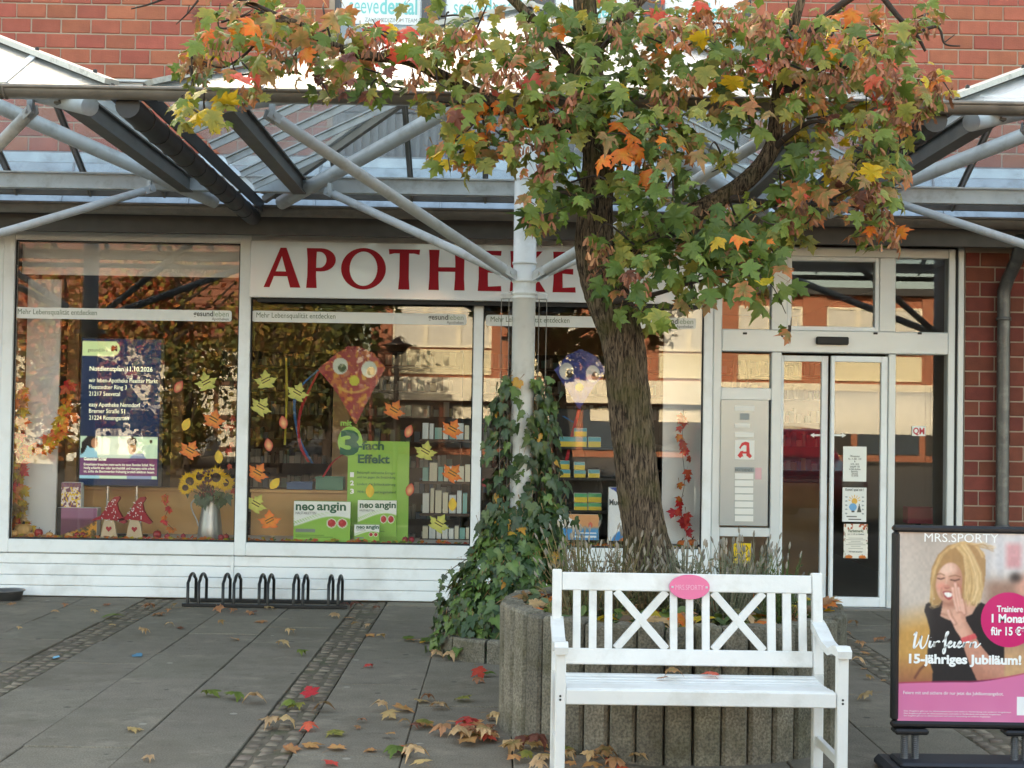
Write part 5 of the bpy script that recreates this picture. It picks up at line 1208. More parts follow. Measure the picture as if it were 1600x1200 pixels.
# the drift against the foot of the planter
for i in range(60):
    a = rl.uniform(math.pi * 1.02, math.pi * 1.42); rr = PR + .02 + abs(rl.gauss(0, .22)); drop(Vector((PC.x + math.cos(a) * rr, PC.y + math.sin(a) * rr, .004 + rl.uniform(0, .02))), rl.choice(['p', 'o', 'b', 'p', 'y', 'g4', 'r', 'o', 'm', 'bg']), rl.uniform(.06, .12), 'fallen leaf in the drift at the foot of the planter', 'leaf drift at the planter')
for i in range(24):
    p = gnd(rl.uniform(560, 770), rl.uniform(1120, 1195)) if i < 9 else gnd(rl.uniform(20, 640), rl.uniform(950, 985)) if i < 19 else gnd(rl.uniform(1320, 1400), rl.uniform(960, 1110))
    drop(p, rl.choice(['p', 'b', 'bg', 'o', 'm']), rl.uniform(.045, .075), 'small withered fallen leaf scattered on the paving', 'small withered leaves on the paving')
# leaves lying on the bench seat
for px, py, key, lb in ((1050, 1056, 'bg', 'brown maple leaf lying on the white bench seat'), (1038, 1060, 'b', 'small brown leaf beside the larger one on the bench seat'), (1116, 1057, 'r', 'red leaf lying on the white bench seat')):
    p = gnd(px, py, zs1); drop(Vector((p.x, max(p.y, byF + .05), zs1 - .006)), key, .08 if key != 'b' else .05, lb, 'leaves on the bench')
# ------------------------------------------------------------------ sign over the windows
M_signw = mat('sign_white_gloss', S(232, 237, 240), .12, var=.015, vscale=2, coat=.6)
M_red = mat('sign_red', S(160, 14, 32), .5, var=.03, spec=.2)
YS = -.13
sgn = thing('shop_sign', 'long glossy white fascia sign with red serif lettering above the windows', 'sign', (-.1, YS, 2.5))
gx0, gx1 = X[388] + .006, X[1097]; gz0, gz1 = AZ(560, 467, YS), AZ(560, 378, YS)
MB(sgn.location).box(gx0, gx1, YS, -.035, gz0, gz1, .006).build('panel', M_signw, sgn)
MB(sgn.location).box(gx0 + .06, gx1 - .06, YS + .03, -.04, gz0 - .035, gz0 - .004).build('dark_gap_strip', M_rub, sgn)  # black strip put in for the dark, shaded gap below the sign
def arc(cx, cz, rx, rz, a0, a1, n): return [(cx + rx * math.cos(math.radians(a0 + (a1 - a0) * i / n)), cz + rz * math.sin(math.radians(a0 + (a1 - a0) * i / n))) for i in range(n + 1)]
def ring_mesh(mb, outer, inner, y0, y1):
    """closed band between two outlines of equal length"""
    n = len(outer); vs = [(p[0], y0, p[1]) for p in outer] + [(p[0], y0, p[1]) for p in inner] + [(p[0], y1, p[1]) for p in outer] + [(p[0], y1, p[1]) for p in inner]; fs = []
    for i in range(n):
        j = (i + 1) % n; fs += [(i, j, j + n, i + n), (i + 2 * n, i + 3 * n, j + 3 * n, j + 2 * n), (i, i + 2 * n, j + 2 * n, j), (i + n, j + n, j + 3 * n, i + 3 * n)]
    mb.add(vs, fs)
def letter(ch, a, b):
    z0, z1 = AZ((a + b) / 2, 449 + (a - 412) * .0175, YS), AZ((a + b) / 2, 387 + (a - 412) * .0145, YS)
    x0, x1 = AX(a, YS, 420), AX(b, YS, 420); W_, H_ = x1 - x0, z1 - z0
    T = lambda pts: [(x0 + p[0] * W_, z0 + p[1] * H_) for p in pts]
    mb = MB(sgn.location); y0, y1 = YS - .004, YS + .001; polys = []
    if ch == 'A': polys = [[(0, 0), (.16, 0), (.50, .84), (.44, 1)], [(.44, 1), (.60, 1), (1.0, 0), (.72, 0), (.46, .86)], [(.23, .28), (.70, .28), (.66, .40), (.28, .40)]]
    if ch == 'P':
        polys = [[(.0, 0), (.36, 0), (.33, .3), (.33, .7), (.35, 1), (0, 1), (.03, .7), (.03, .3)]]
        o_ = arc(.50, .71, .50, .29, 90, -90, 14); i_ = arc(.44, .71, .24, .20, 90, -90, 14)
        o_ = [(.33, 1)] + o_ + [(.33, .42)]; i_ = [(.33, .91)] + i_ + [(.33, .51)]; ring_mesh(mb, T(o_), T(i_), y0, y1)
    if ch == 'O': ring_mesh(mb, T(arc(.5, .5, .5, .52, 0, 360, 40)[:-1]), T(arc(.5, .5, .31, .43, 0, 360, 40)[:-1]), y0, y1)
    if ch == 'T': polys = [[(0, 1), (0.02, .87), (.18, .90), (.82, .90), (.98, .87), (1, 1)], [(.32, 0), (.68, 0), (.65, .3), (.65, .9), (.35, .9), (.35, .3)]]
    if ch == 'H': polys = [[(0, 0), (.29, 0), (.27, .3), (.27, .7), (.29, 1), (0, 1), (.02, .7), (.02, .3)], [(.71, 0), (1, 0), (.98, .3), (.98, .7), (1, 1), (.71, 1), (.73, .7), (.73, .3)], [(.27, .46), (.73, .46), (.73, .57), (.27, .57)]]
    if ch == 'E': polys = [[(0, 0), (.44, 0), (.42, .3), (.42, .7), (.44, 1), (0, 1), (.03, .7), (.03, .3)], [(.43, 0), (1, 0), (.98, .13), (.43, .11)], [(.42, .46), (.88, .44), (.88, .58), (.42, .57)], [(.43, .90), (.96, .88), (.98, 1), (.43, 1)]]
    if ch == 'K': polys = [[(0, 0), (.30, 0), (.28, .3), (.28, .7), (.30, 1), (0, 1), (.02, .7), (.02, .3)], [(.28, .50), (.74, 1), (.90, 1), (.42, .52)], [(.36, .59), (.54, .64), (1, 0), (.66, 0)]]
    for k, pl in enumerate(polys): mb.prism(T(pl), y0 - .0004 * k, y1 + .0003 * k)
    o = mb.build('letter', M_red, sgn); tri_mesh(fix_normals(o.data))
for ch, a, b in (('A', 412.5, 470), ('P', 479, 524.5), ('O', 533, 603), ('T', 607, 656), ('H', 670, 726.5), ('E', 747, 784), ('K', 797, 853), ('E', 864, 900)): letter(ch, a, b)

# ------------------------------------------------------------------ printed bands on the glass
M_band = mat('band_film', S(224, 228, 226), .3, var=.02); M_grn = mat('green_print', S(96, 116, 92), .5); M_dkp = mat('dark_print', S(78, 84, 82), .5); M_ltp = mat('light_green_print', S(140, 160, 130), .5)
for (a, b, y0, y1, lb) in ((20, 362, 479, 497, 'white slogan band across the window with the sunflowers'), (393, 729, 484.5, 502.5, 'white slogan band under the red serif sign'), (759, 1088, 491, 509, 'white slogan band across the window behind the maple trunk')):
    p, q = at(a, y1, .008), at((a + b) / 2, y0, .008); x1 = AX(b, .008, 490); z0, z1 = p.z - .0, p.z + .093; x0 = p.x; r = .022
    t = thing('slogan_band', lb, 'window sticker', (x0, .008, z0))
    pts = arc(x1 - r, z1 - r, r, r, 0, 90, 5) + arc(x0 + r, z1 - r, r, r, 90, 180, 5) + arc(x0 + r, z0 + r, r, r, 180, 270, 5) + arc(x1 - r, z0 + r, r, r, 270, 360, 5)
    mb = MB(t.location); mb.prism(pts, .0095, .0125); o = mb.build('strip', M_band, t); tri_mesh(fix_normals(o.data))
    text_obj('lettering', 'Mehr Lebensqualität entdecken', .062, M_grn, t, (.04, .0006, .036), width=.66)
    text_obj('lettering', 'gesund', .062, M_dkp, t, (x1 - x0 - .32, .0006, .043), width=.165, bold=.0012)
    text_obj('lettering', 'leben', .062, M_ltp, t, (x1 - x0 - .150, .0006, .043), width=.125)
    text_obj('lettering', 'Apotheken', .034, M_dkp, t, (x1 - x0 - .165, .0006, .010), width=.14)

# ------------------------------------------------------------------ shop interior
M_wood = mat('display_wood', S(200, 152, 96), .5, var=.12, vscale=3, bump=.05)
M_wood2 = mat('honey_wood', S(150, 112, 70), .5, var=.15, vscale=5)
M_shelf = mat('dark_shelf_wood', S(74, 52, 38), .55, var=.2, vscale=4)
room = thing('shop_interior', 'pharmacy sales room behind the shop windows', 'room', (0, 3, 0))
tag(room, kind='structure')
RX0, RX1 = X[0] + .02, X[1503] + .1
rm = MB(room.location)
MB(room.location).box(RX0, RX1, .1, 7.2, -.03, .012).build('floor', M_infloor, room)
MB(room.location).box(RX0, RX1, .1, 7.2, 2.98, 3.04).build('ceiling', M_inceil, room)
for nm, b in (('wall_rear', (RX0, RX1, 7.2, 7.3, 0, 3.04)), ('wall_left', (RX0 - .1, RX0, .1, 7.3, 0, 3.04)), ('wall_right', (RX1, RX1 + .1, .2, 7.3, 0, 3.04))):
    MB(room.location).box(*b).build(nm, M_inwall if nm != 'wall_rear' else M_wood2, room)
# bulkhead above the first window, white side boards, wood posts
yb0 = .30
MB(room.location).box(X[18] - .05, X[370] + .05, yb0, yb0 + .03, AZ(200, 431, yb0), 2.98).build('bulkhead', M_board, room)
MB(room.location).box(AX(40, .42, 600), AX(92, .42, 600), .42, .45, SILL, 2.68).build('side_board', M_board, room)
MB(room.location).box(AX(1036, .42, 650), AX(1098, .42, 650), .42, .45, SILL, 2.9).build('side_board', M_board, room)
for a, b, Y, y0 in ((103, 121, .72, 430), (268, 285, 2.3, 590), (520, 546, 1.6, 592), (1145, 1150, 3, 560)):
    MB(room.location).box(AX(a, Y), AX(b, Y), Y, Y + .06, 0, AZ(a, y0, Y)).build('wood_post', M_wood2, room)
# display platform and wooden back panels
MB(room.location).box(X[18], X[1097], .04, .80, SILL - .06, SILL - .012, .004).build('display_platform', mat('platform_white', S(214, 204, 190), .6, var=.05), room)
zp = AZ(450, 765, .80)
for a, b in ((100, 366), (392, 545)):
    MB(room.location).box(AX(a, .80, 800), AX(b, .80, 800), .80, .82, SILL - .05, zp - .03, .003).build('back_panel', M_wood, room)
    MB(room.location).box(AX(a, .80, 800) - .01, AX(b, .80, 800) + .01, .78, .90, zp - .029, zp, .005).build('ledge', M_wood, room)
# shelf units with medicine boxes
M_boxes = mat('medicine_boxes', attr=True, rough=.5)
for (a, b, Y, lb) in ((-3.35, -2.0, 5.0, 'dark shelf of medicine boxes behind the sunflowers'), (-1.95, -.45, 4.2, 'dark shelf of medicine boxes behind the red kite'), (-.3, 1.9, 4.6, 'dark shelf of medicine boxes behind the ivy'), (2.0, 2.95, 5.2, 'dark shelf of medicine boxes behind the letter panel'), (3.0, 4.1, 5.4, 'dark shelf of medicine boxes seen through the sliding door')):
    t = thing('shelf_unit', lb, 'shelf', ((a + b) / 2, Y, 0), 'shelves in the sales room'); mb = MB(t.location)
    mb.box(a, a + .03, Y, Y + .35, 0, 2.3); mb.box(b - .03, b, Y, Y + .35, 0, 2.3); mb.box(a, b, Y + .33, Y + .35, 0, 2.3); mb.build('carcass', M_shelf, t)
    cb = MB(t.location); C = []
    for k in range(8):
        z = .1 + k * .29; MB(t.location).box(a + .03, b - .03, Y + .005, Y + .33, z - .02, z).build('shelf_board', M_shelf, t)
        x = a + .05
        while x < b - .12:
            w_ = rl.uniform(.03, .075); h = rl.uniform(.07, .17); n0 = len(cb.v)
            if rl.random() < .86:
                cb.box(x, x + w_ - .006, Y + .03 + rl.uniform(0, .03), Y + .15, z, z + h); C += [lin(rl.choice([(150, 148, 140), (132, 134, 128), (160, 156, 146), (80, 108, 100), (122, 66, 54), (140, 126, 80), (86, 100, 116), (110, 104, 96), (96, 80, 62)]))] * 8
            x += w_
    cb.c = C; cb.build('medicine_boxes', M_boxes, t, kind='stuff')
# ------------------------------------------------------------------ spotlights under the bulkhead
for i, (px, py, lb) in enumerate(((222, 392, 'small chrome spotlight hanging above the screen'), (330, 395, 'small chrome spotlight hanging above the sunflowers'))):
    p = at(px, py, .40); t = thing('spotlight', lb, 'lamp', p, 'window spotlights')
    MB(p).lathe(p, [(.018, -.02), (.022, -.018), (.022, .004), (.012, .02), (.008, .05)], 14).build('lamp_head', M_alu, t); MB(p).tube([p + Vector((0, 0, .05)), (p.x, p.y + .02, 2.98)], .003, 5).build('cord', M_rub, t)

def PB(px0, px1, py0, py1, Y, dep, bev=.003, org=None):
    a = at(px0, py1, Y); b = at(px1, py0, Y); return (min(a.x, b.x), max(a.x, b.x), Y, Y + dep, min(a.z, b.z), max(a.z, b.z), bev)
def pxthing(name, label, cat, px, py, Y, group=None): return thing(name, label, cat, at(px, py, Y), group)
def boxprint(t, px0, px1, py0, py1, Y, dep, body, func, nx=60, ny=50, nm='carton'):
    b = PB(px0, px1, py0, py1, Y, dep); o = t.location; MB(o).box(*b).build(nm, body, t)
    paint('front_print', b[0] - o.x + .001, b[1] - o.x - .001, b[4] - o.z + .001, b[5] - o.z - .001, nx, ny, func, M_print, t, y=Y - .0015 - o.y); return b
M_print = mat('carton_print', attr=True, rough=.35)
M_screen = mat('lit_screen', attr=True, rough=.2, emit=.05, spec=.1)
M_card = mat('white_card', S(228, 228, 222), .5)
M_greencard = mat('green_card', S(128, 178, 66), .5, var=.03)

# ------------------------------------------------------------------ window with the screen
t = pxthing('display_screen', 'upright lit screen with an emergency service notice on chrome poles', 'screen', 190, 846, .36)
o = t.location
def scr(u, v):
    img = blank(u, (22, 48, 88)); img = img * (1.05 - .2 * v[..., None])
    img = over(img, rect(u, v, 0, .40, .015, .115) + ell(u, v, .40, .065, .075, .05, .05) * (u > .4), (214, 244, 190))
    img = over(img, ell(u, v, .385, .065, .025, .02), (150, 60, 40)); img = over(img, ell(u, v, .43, .065, .018, .02), (60, 40, 40))
    pic = rect(u, v, .0, .985, .665, .955)
    img = over(img, pic, (196, 226, 204)); img = over(img, pic * np.clip(np.sin(u * 60) * 2, 0, 1) * (u > .6) * .25, (160, 200, 180))
    img = over(img, pic * rect(u, v, .25, .62, .68, .83) * .6, (226, 236, 224))
    # two people seen from the chest up, talking
    img = over(img, pic * poly(u, v, [(0, .955), (0, .77), (.06, .735), (.14, .735), (.22, .78), (.25, .955)]), (150, 206, 226))
    img = over(img, pic * ell(u, v, .15, .70, .07, .05), (42, 34, 34)); img = over(img, pic * ell(u, v, .18, .715, .045, .034), (176, 122, 92)); img = over(img, pic * poly(u, v, [(.0, .8), (.02, .71), (.09, .67), (.1, .72), (.05, .78)]), (36, 30, 32))
    img = over(img, pic * poly(u, v, [(.6, .955), (.62, .82), (.68, .785), (.80, .785), (.88, .84), (.92, .955)]), (136, 156, 190))
    img = over(img, pic * ell(u, v, .66, .735, .055, .055), (190, 140, 108)); img = over(img, pic * ell(u, v, .655, .70, .065, .03), (70, 60, 54))
    img = over(img, rect(u, v, .75, .985, .68, .72), (206, 238, 206)); img = over(img, ell(u, v, .90, .70, .02, .012), (60, 50, 40))
    img = over(img, rect(u, v, 0, .985, .815, .935) * .85, (108, 44, 92))
    return img
sb = PB(124, 252, 531, 757, .36, .045)
MB(o).box(sb[0] - .012, sb[1] + .03, sb[2], sb[3], sb[4] - .012, sb[5] + .012, .004).build('bezel', M_rub, t)
pn = paint('screen_panel', sb[0] - o.x, sb[1] - o.x, sb[4] - o.z, sb[5] - o.z, 90, 150, scr, M_screen, t, y=-.002)
M_scrtxt = mat('screen_text', (.75, .85, .7), .5, emit=.14)
def stx(txt, px, py, wpx, size=.05, bold=0): p = at(px, py, .356); text_obj('lettering', txt, size, M_scrtxt, pn, (p.x - o.x, -.0035, p.z - o.z), width=wpx * .0054, bold=bold)
stx('Notdienstplan 11.10.2026', 140, 579, 100, .055, .0008)
for tx, y, w_ in (('wir leben-Apotheke Fleester Markt', 597, 109), ('Fleestedter Ring 3', 607.5, 60), ('21217 Seevetal', 618, 49), ('easy Apotheke Nenndorf', 635, 81), ('Bremer Straße 51', 645, 57), ('21224 Rosengarten', 655.5, 63)): stx(tx, 139, y, w_, .052)
stx('Gesunder Schlaf', 131, 719, 36, .036, .0008)
for tx, y in (('Erwachsene brauchen meist sechs bis neun Stunden Schlaf. Wer', 727), ('häufig schlecht ein- oder durchschläft und morgens nicht erholt', 732.5), ('ist, sollte die Beschwerden frühzeitig ärztlich abklären lassen.', 738)): stx(tx, 131, y, 112, .03)
p = at(137, 549, .356); text_obj('lettering', 'gesund.live', .04, M_grn, pn, (p.x - o.x, -.0035, p.z - o.z), width=.17)
for px in (167.5, 213): MB(o).tube([(AX(px, .38, 800), .385, SILL), (AX(px, .38, 800), .385, sb[4])], .011, 10).build('chrome_pole', mat('chrome', S(210, 210, 210), .2, .9), t)
MB(o).box(AX(150, .38), AX(232, .38), .30, .46, SILL - .01, SILL + .012, .004).build('foot_plate', M_rub, t)
# gnomes
M_gn = mat('pale_wood_gnome', S(196, 172, 140), .6, var=.1, vscale=9); M_dot = mat('white_dot', S(232, 226, 222), .6); M_hat = mat('red_felt', S(160, 34, 44), .8, var=.12, vscale=20)
for cxp, lb in ((172, 'wooden gnome with red dotted hat below the screen, nearer the landscape box'), (212, 'wooden gnome with red dotted hat below the screen, nearer the jug')):
    t = pxthing('gnome', lb, 'figurine', cxp - 2, 845, .2, 'wooden gnomes'); o = t.location; k = 1 / 186.0
    bd = [(-13, 0), (13, 0), (9, 22), (6, 30), (-6, 30), (-9, 22)]
    mb = MB(o); mb.prism([(o.x + a * k, SILL + b * k) for a, b in bd], .19, .22); ob = mb.build('body', M_gn, t); fix_normals(ob.data)
    ht = [(-28, 26), (-8, 29), (10, 27), (24, 22), (28, 25), (20, 34), (14, 44), (12, 54), (17, 62), (15, 65), (8, 64), (0, 56), (-6, 44), (-14, 34), (-24, 29)]
    mb = MB(o); mb.prism([(o.x + a * k, SILL + b * k) for a, b in ht], .182, .226); ob = mb.build('hat', M_hat, t); tri_mesh(fix_normals(ob.data))
    ms = MB(o)
    for i in range(34):
        z = rl.uniform(25, 60); xm = {0: (-20, 20)}.get(0); x = rl.uniform(-18, 18) * (1 - (z - 25) / 50) + (z - 25) * .12; ms.add([(o.x + (x + dx_) * k, .1805, SILL + (z + dz_) * k) for dx_, dz_ in ((-1.0, 0), (0, -1.0), (1.0, 0), (0, 1.0))], [(0, 1, 2, 3)])
    ms.build('hat_dots', M_dot, t, kind='stuff')
    hp = [(0, -4), (4.5, 1), (4, 4), (1.8, 4.4), (0, 2.6), (-1.8, 4.4), (-4, 4), (-4.5, 1)]; mb = MB(o); mb.prism([(o.x + a * k, SILL + (13 + b) * k) for a, b in hp], .186, .19); ob = mb.build('heart', M_hat, t); tri_mesh(fix_normals(ob.data))
# boxes at the left
def tin(u, v): n = vnoise(u, v, 12, 4); m = vnoise(u, v, 15, 9); i = blank(u, (226, 206, 196)); i = over(i, (n > .55) * 1.0, (116, 60, 84)); i = over(i, (m > .62) * 1.0, (222, 180, 60)); return over(i, (v < .18) * .8, (110, 54, 90))
t = pxthing('tea_tin', 'small flowered purple and yellow box on top of the landscape box', 'box', 110, 795, .3); boxprint(t, 95, 127, 754, 794, .3, .09, M_card, tin, 50, 60)
def land(u, v): i = blank(u, (150, 98, 124)); i = over(i, np.clip((v - .28) / .08, 0, 1), (104, 52, 74)); h = .78 - .5 * (u - .1) ** 1.3 * (u > .1); n = vnoise(u, v, 22, 6); i = over(i, np.clip((v - h) * 20, 0, 1), (120, 84, 34)); i = over(i, (n > .6) * np.clip((v - h) * 20, 0, 1), (206, 140, 40)); i = over(i, (n < .33) * np.clip((v - h) * 20, 0, 1), (70, 60, 32)); return i
t = pxthing('landscape_box', 'box printed with a purple sky over a sunflower field', 'box', 120, 846, .24); boxprint(t, 88, 152, 794, 846, .24, .12, M_card, land, 80, 60)
# jug with sunflowers
M_jug = mat('zinc_jug', S(168, 168, 166), .38, .75, var=.1, vscale=7)
jc = at(328, 846, .28); jug = thing('zinc_jug', 'tall grey metal jug holding sunflowers in the window', 'jug', (jc.x, .28, SILL)); o = jug.location
MB(o).lathe(o, [(.105, 0), (.108, .008), (.098, .10), (.082, .22), (.070, .30), (.072, .335), (.082, .345), (.078, .345), (.066, .30), (.05, .2)], 28).build('jug_body', M_jug, jug)
mb = MB(o); Q = smooth_path([(o.x - .070, .28, o.z + .31), (o.x - .12, .28, o.z + .335), (o.x - .165, .28, o.z + .29), (o.x - .15, .28, o.z + .22), (o.x - .115, .28, o.z + .15), (o.x - .10, .28, o.z + .10)], 6); mb.tube(Q, .007, 8); mb.build('handle', M_jug, jug)
M_pet = mat('sunflower_petal', attr=True, rough=.6, transl=.25); bq = thing('sunflower_bouquet', 'bouquet of yellow sunflowers in the metal jug', 'flowers', (o.x, .28, SILL + .345)); b_ = bq.location
for px, py, r in ((297, 752, 11), (312, 745, 9), (338, 746, 12), (352, 754, 10), (324, 748, 7), (290, 762, 8)):
    c = at(px, py, .16 + rl.uniform(0, .05)); mb = MB(b_); C = []; rr = r / 187.0
    for q in range(2):
        for i in range(15):
            a = 2 * math.pi * (i + .5 * q) / 15; L = rr * (1.65 - .2 * q) * rl.uniform(.85, 1.1); w_ = rr * .22; n0 = len(mb.v)
            d = Vector((math.cos(a), -.12 - .1 * q, math.sin(a))); s_ = Vector((-math.sin(a), 0, math.cos(a))) * w_
            mb.add([c + d * rr * .45, c + d * L * .6 + s_, c + d * L + Vector((0, .012, 0)), c + d * L * .6 - s_], [(0, 1, 2, 3)]); C += [lin((234, 186, 30)), lin((244, 206, 40)), lin((226, 170, 26)), lin((244, 206, 40))]
    mb.c = C; fo = mb.build('sunflower', M_pet, bq)
    mb = MB(b_); n0 = 16; mb.add([c + Vector((0, -.022, 0))] + [c + Vector((math.cos(2 * math.pi * i / n0) * rr * .62, -.012, math.sin(2 * math.pi * i / n0) * rr * .62)) for i in range(n0)], [(0, i + 1, (i + 1) % n0 + 1) for i in range(n0)]); mb.build('flower_head', mat('sunflower_seed', S(64, 44, 26), .9, var=.4, vscale=90, bump=.6), fo)
    MB(b_).tube([c + Vector((0, .02, 0)), (o.x, .28, SILL + .33)], .004, 6).build('stem', mat('flower_stem', S(70, 96, 50), .7), fo)
for i in range(16):
    v = IV[rl.choice([0, 1, 3, 4])]; ob = link('leaf', v[3], bq); ob.matrix_local = Matrix.Translation((rl.gauss(0, .085), rl.uniform(-.12, .0), rl.uniform(-.01, .09))) @ orient((rl.gauss(0, .4), -1, .3), (rl.gauss(0, .6), 0, -1)) @ Matrix.Scale(rl.uniform(.07, .11), 4)
ms = MB(b_); C = []
for i in range(60):
    c = b_ + Vector((rl.gauss(-.01, .035), rl.uniform(-.14, -.08), rl.uniform(.02, .24))); n0 = len(ms.v); ms.lathe(c, [(.004, -.012), (.011, 0), (.004, .012)], 6); C += [lin(rl.choice([(96, 42, 34), (120, 56, 40), (80, 36, 30)]))] * (len(ms.v) - n0)
ms.c = C; ms.build('dried_blossoms', M_pet, bq, kind='stuff')
# apples and pumpkins
M_apple = mat('red_apple', S(150, 28, 38), .3, var=.3, vscale=12, objvar=.15); M_pump = mat('pale_pumpkin', S(206, 158, 96), .5, var=.15, vscale=8); M_orpump = mat('orange_pumpkin', S(206, 104, 36), .5, var=.12)
def apple(px, r, Y, lb):
    c = at(px, 845, Y); R_ = r / 187.0; t = thing('apple', lb, 'apple', (c.x, Y, SILL), 'decorative apples'); c = t.location
    MB(c).lathe(c, [(.001, .12 * R_), (.35 * R_, 0), (.8 * R_, .3 * R_), (R_, .95 * R_), (.8 * R_, 1.6 * R_), (.4 * R_, 1.85 * R_), (.001, 1.6 * R_)], 18).build('fruit', M_apple, t); MB(c).tube([c + Vector((0, 0, 1.6 * R_)), c + Vector((.15 * R_, 0, 2.2 * R_))], .0025, 5).build('stalk', M_twig, t)
for px, r, Y, lb in ((245.5, 7, .14, 'largest red apple right of the gnomes'), (261, 4.5, .15, 'small red apple below the red leaf string'), (286, 4.5, .15, 'small red apple left of the metal jug'), (345, 4.5, .14, 'small red apple right of the metal jug'), (353, 5, .15, 'dark red apple at the corner right of the metal jug'), (60, 7, .14, 'red apple beside the pale pumpkins'), (120, 4.5, .15, 'red apple before the landscape box'), (129, 4.5, .16, 'second red apple before the landscape box'), (633, 5, .14, 'red apple under the green display card'), (643, 5, .15, 'red apple right of the green display card')): apple(px, r, Y, lb)
M_ledgeapple = None
def pumpkin(px, r, Y, m, lb):
    c = at(px, 845, Y); R_ = r / 187.0; t = thing('pumpkin', lb, 'pumpkin', (c.x, Y, SILL), 'decorative pumpkins'); c = t.location; vs = []; fs = []; n = 40; pr = [(.1, .12), (.6, .02), (.95, .4), (1, .75), (.85, 1.15), (.45, 1.38), (.12, 1.3)]
    for rr, z in pr:
        for j in range(n): a = 2 * math.pi * j / n; k = R_ * rr * (1 - .10 * abs(math.sin(a * 5))); vs.append((c.x + math.cos(a) * k, c.y + math.sin(a) * k, c.z + z * R_ * .95))
    for i in range(len(pr) - 1):
        for j in range(n): a = i * n + j; b = i * n + (j + 1) % n; fs.append((a, b, b + n, a + n))
    fs.append(tuple(range((len(pr) - 1) * n, len(pr) * n))); mb = MB(c); mb.add(vs, fs, True); mb.build('gourd', m, t)
    MB(c).tube([c + Vector((0, 0, 1.2 * R_)), c + Vector((.05 * R_, 0, 1.55 * R_)), c + Vector((.25 * R_, 0, 1.8 * R_))], [.18 * R_, .1 * R_, .08 * R_], 8).build('stalk', M_twig, t)
for px, r, Y, m, lb in ((36, 15, .2, M_pump, 'large pale ribbed pumpkin in the corner of the window'), (20, 8, .12, M_pump, 'small pale pumpkin left of the large one'), (48, 6, .11, M_pump, 'tiny pale pumpkin before the large one'), (77, 6, .14, M_pump, 'tiny pale pumpkin right of the red apple'), (108, 6, .13, M_pump, 'tiny yellowish pumpkin before the landscape box'), (1066, 8, .16, M_orpump, 'orange pumpkin under the red leaf string'), (1082, 9, .18, M_orpump, 'orange pumpkin beside the entrance frame')): pumpkin(px, r, Y, m, lb)
# leaf strip on the sill
ms = Mass()
for i in range(420):
    px = rl.uniform(22, 1094); p = at(px, 846, rl.uniform(.05, .12)); V, F_, C, me = rl.choice(LEAFV[rl.choice(['o', 'y', 'r', 'b', 'g3', 'o'])]); ms.put(V, F_, C, Matrix.Translation((p.x, p.y, SILL - .005 + rl.uniform(0, .02))) @ orient((rl.gauss(0, .5), -.6, 1), (rl.gauss(0, 1), rl.gauss(0, .6), .3)) @ Matrix.Scale(rl.uniform(.03, .05), 4))
lt = ms.build('leaf_garnish', M_leafs, None, (0, .08, SILL)); tag(lt, 'row of small autumn leaves along the inside sill', 'leaves', kind='stuff')
# garlands of paper leaves
def garland(lb, path, n, size, keys, Y, sp=.03, name='leaf_garland'):
    P = [at(x, y, Y) for x, y in path]; t = thing(name, lb, 'garland', P[0]); o = t.location
    Q = smooth_path([tuple(p) for p in P], 6); mb = MB(o); mb.tube(Q, .002, 4); mb.build('string', M_twig, t)
    for i in range(n):
        q = Vector(Q[int(rl.random() * (len(Q) - 1))]); key = rl.choice(keys); ob = link('leaf', rl.choice(LEAFV[key])[3], t); ob.matrix_local = Matrix.Translation(q - o + Vector((rl.gauss(0, sp), rl.gauss(0, .02), rl.gauss(0, sp * .6)))) @ orient((rl.gauss(0, .5), -1, .3), (rl.gauss(0, .7), 0, -1)) @ Matrix.Scale(size * rl.uniform(.75, 1.2), 4)
garland('thick orange and yellow leaf garland hanging at the edge of the window', [(28, 600), (32, 660), (26, 720), (30, 780), (34, 835)], 95, .085, ['y', 'o', 'y', 'o', 'bg', 'R', 'y', 'p'], .25, .045)
garland('short leaf swag with red leaves looped beside the wooden post', [(110, 592), (102, 640), (92, 675), (72, 695), (50, 700)], 42, .08, ['y', 'o', 'R', 'o', 'y', 'r'], .25, .03)
garland('string of red paper leaves between the gnomes and the jug', [(256, 775), (262, 795), (258, 812), (272, 828)], 13, .055, ['R', 'o', 'R'], .25, .012)
garland('string of red paper leaves before the white board by the entrance', [(1068, 640), (1066, 700), (1070, 750), (1064, 790), (1070, 830)], 24, .075, ['R', 'o', 'R', 'r'], .30, .025)
garland('red leaf string beside the window post next to the jug', [(362, 640), (358, 700), (364, 770)], 9, .06, ['R', 'r'], .3, .02)
garland('red leaf string behind the ivy beside the window post', [(748, 660), (744, 720), (750, 780)], 9, .06, ['R', 'r'], .2, .02)
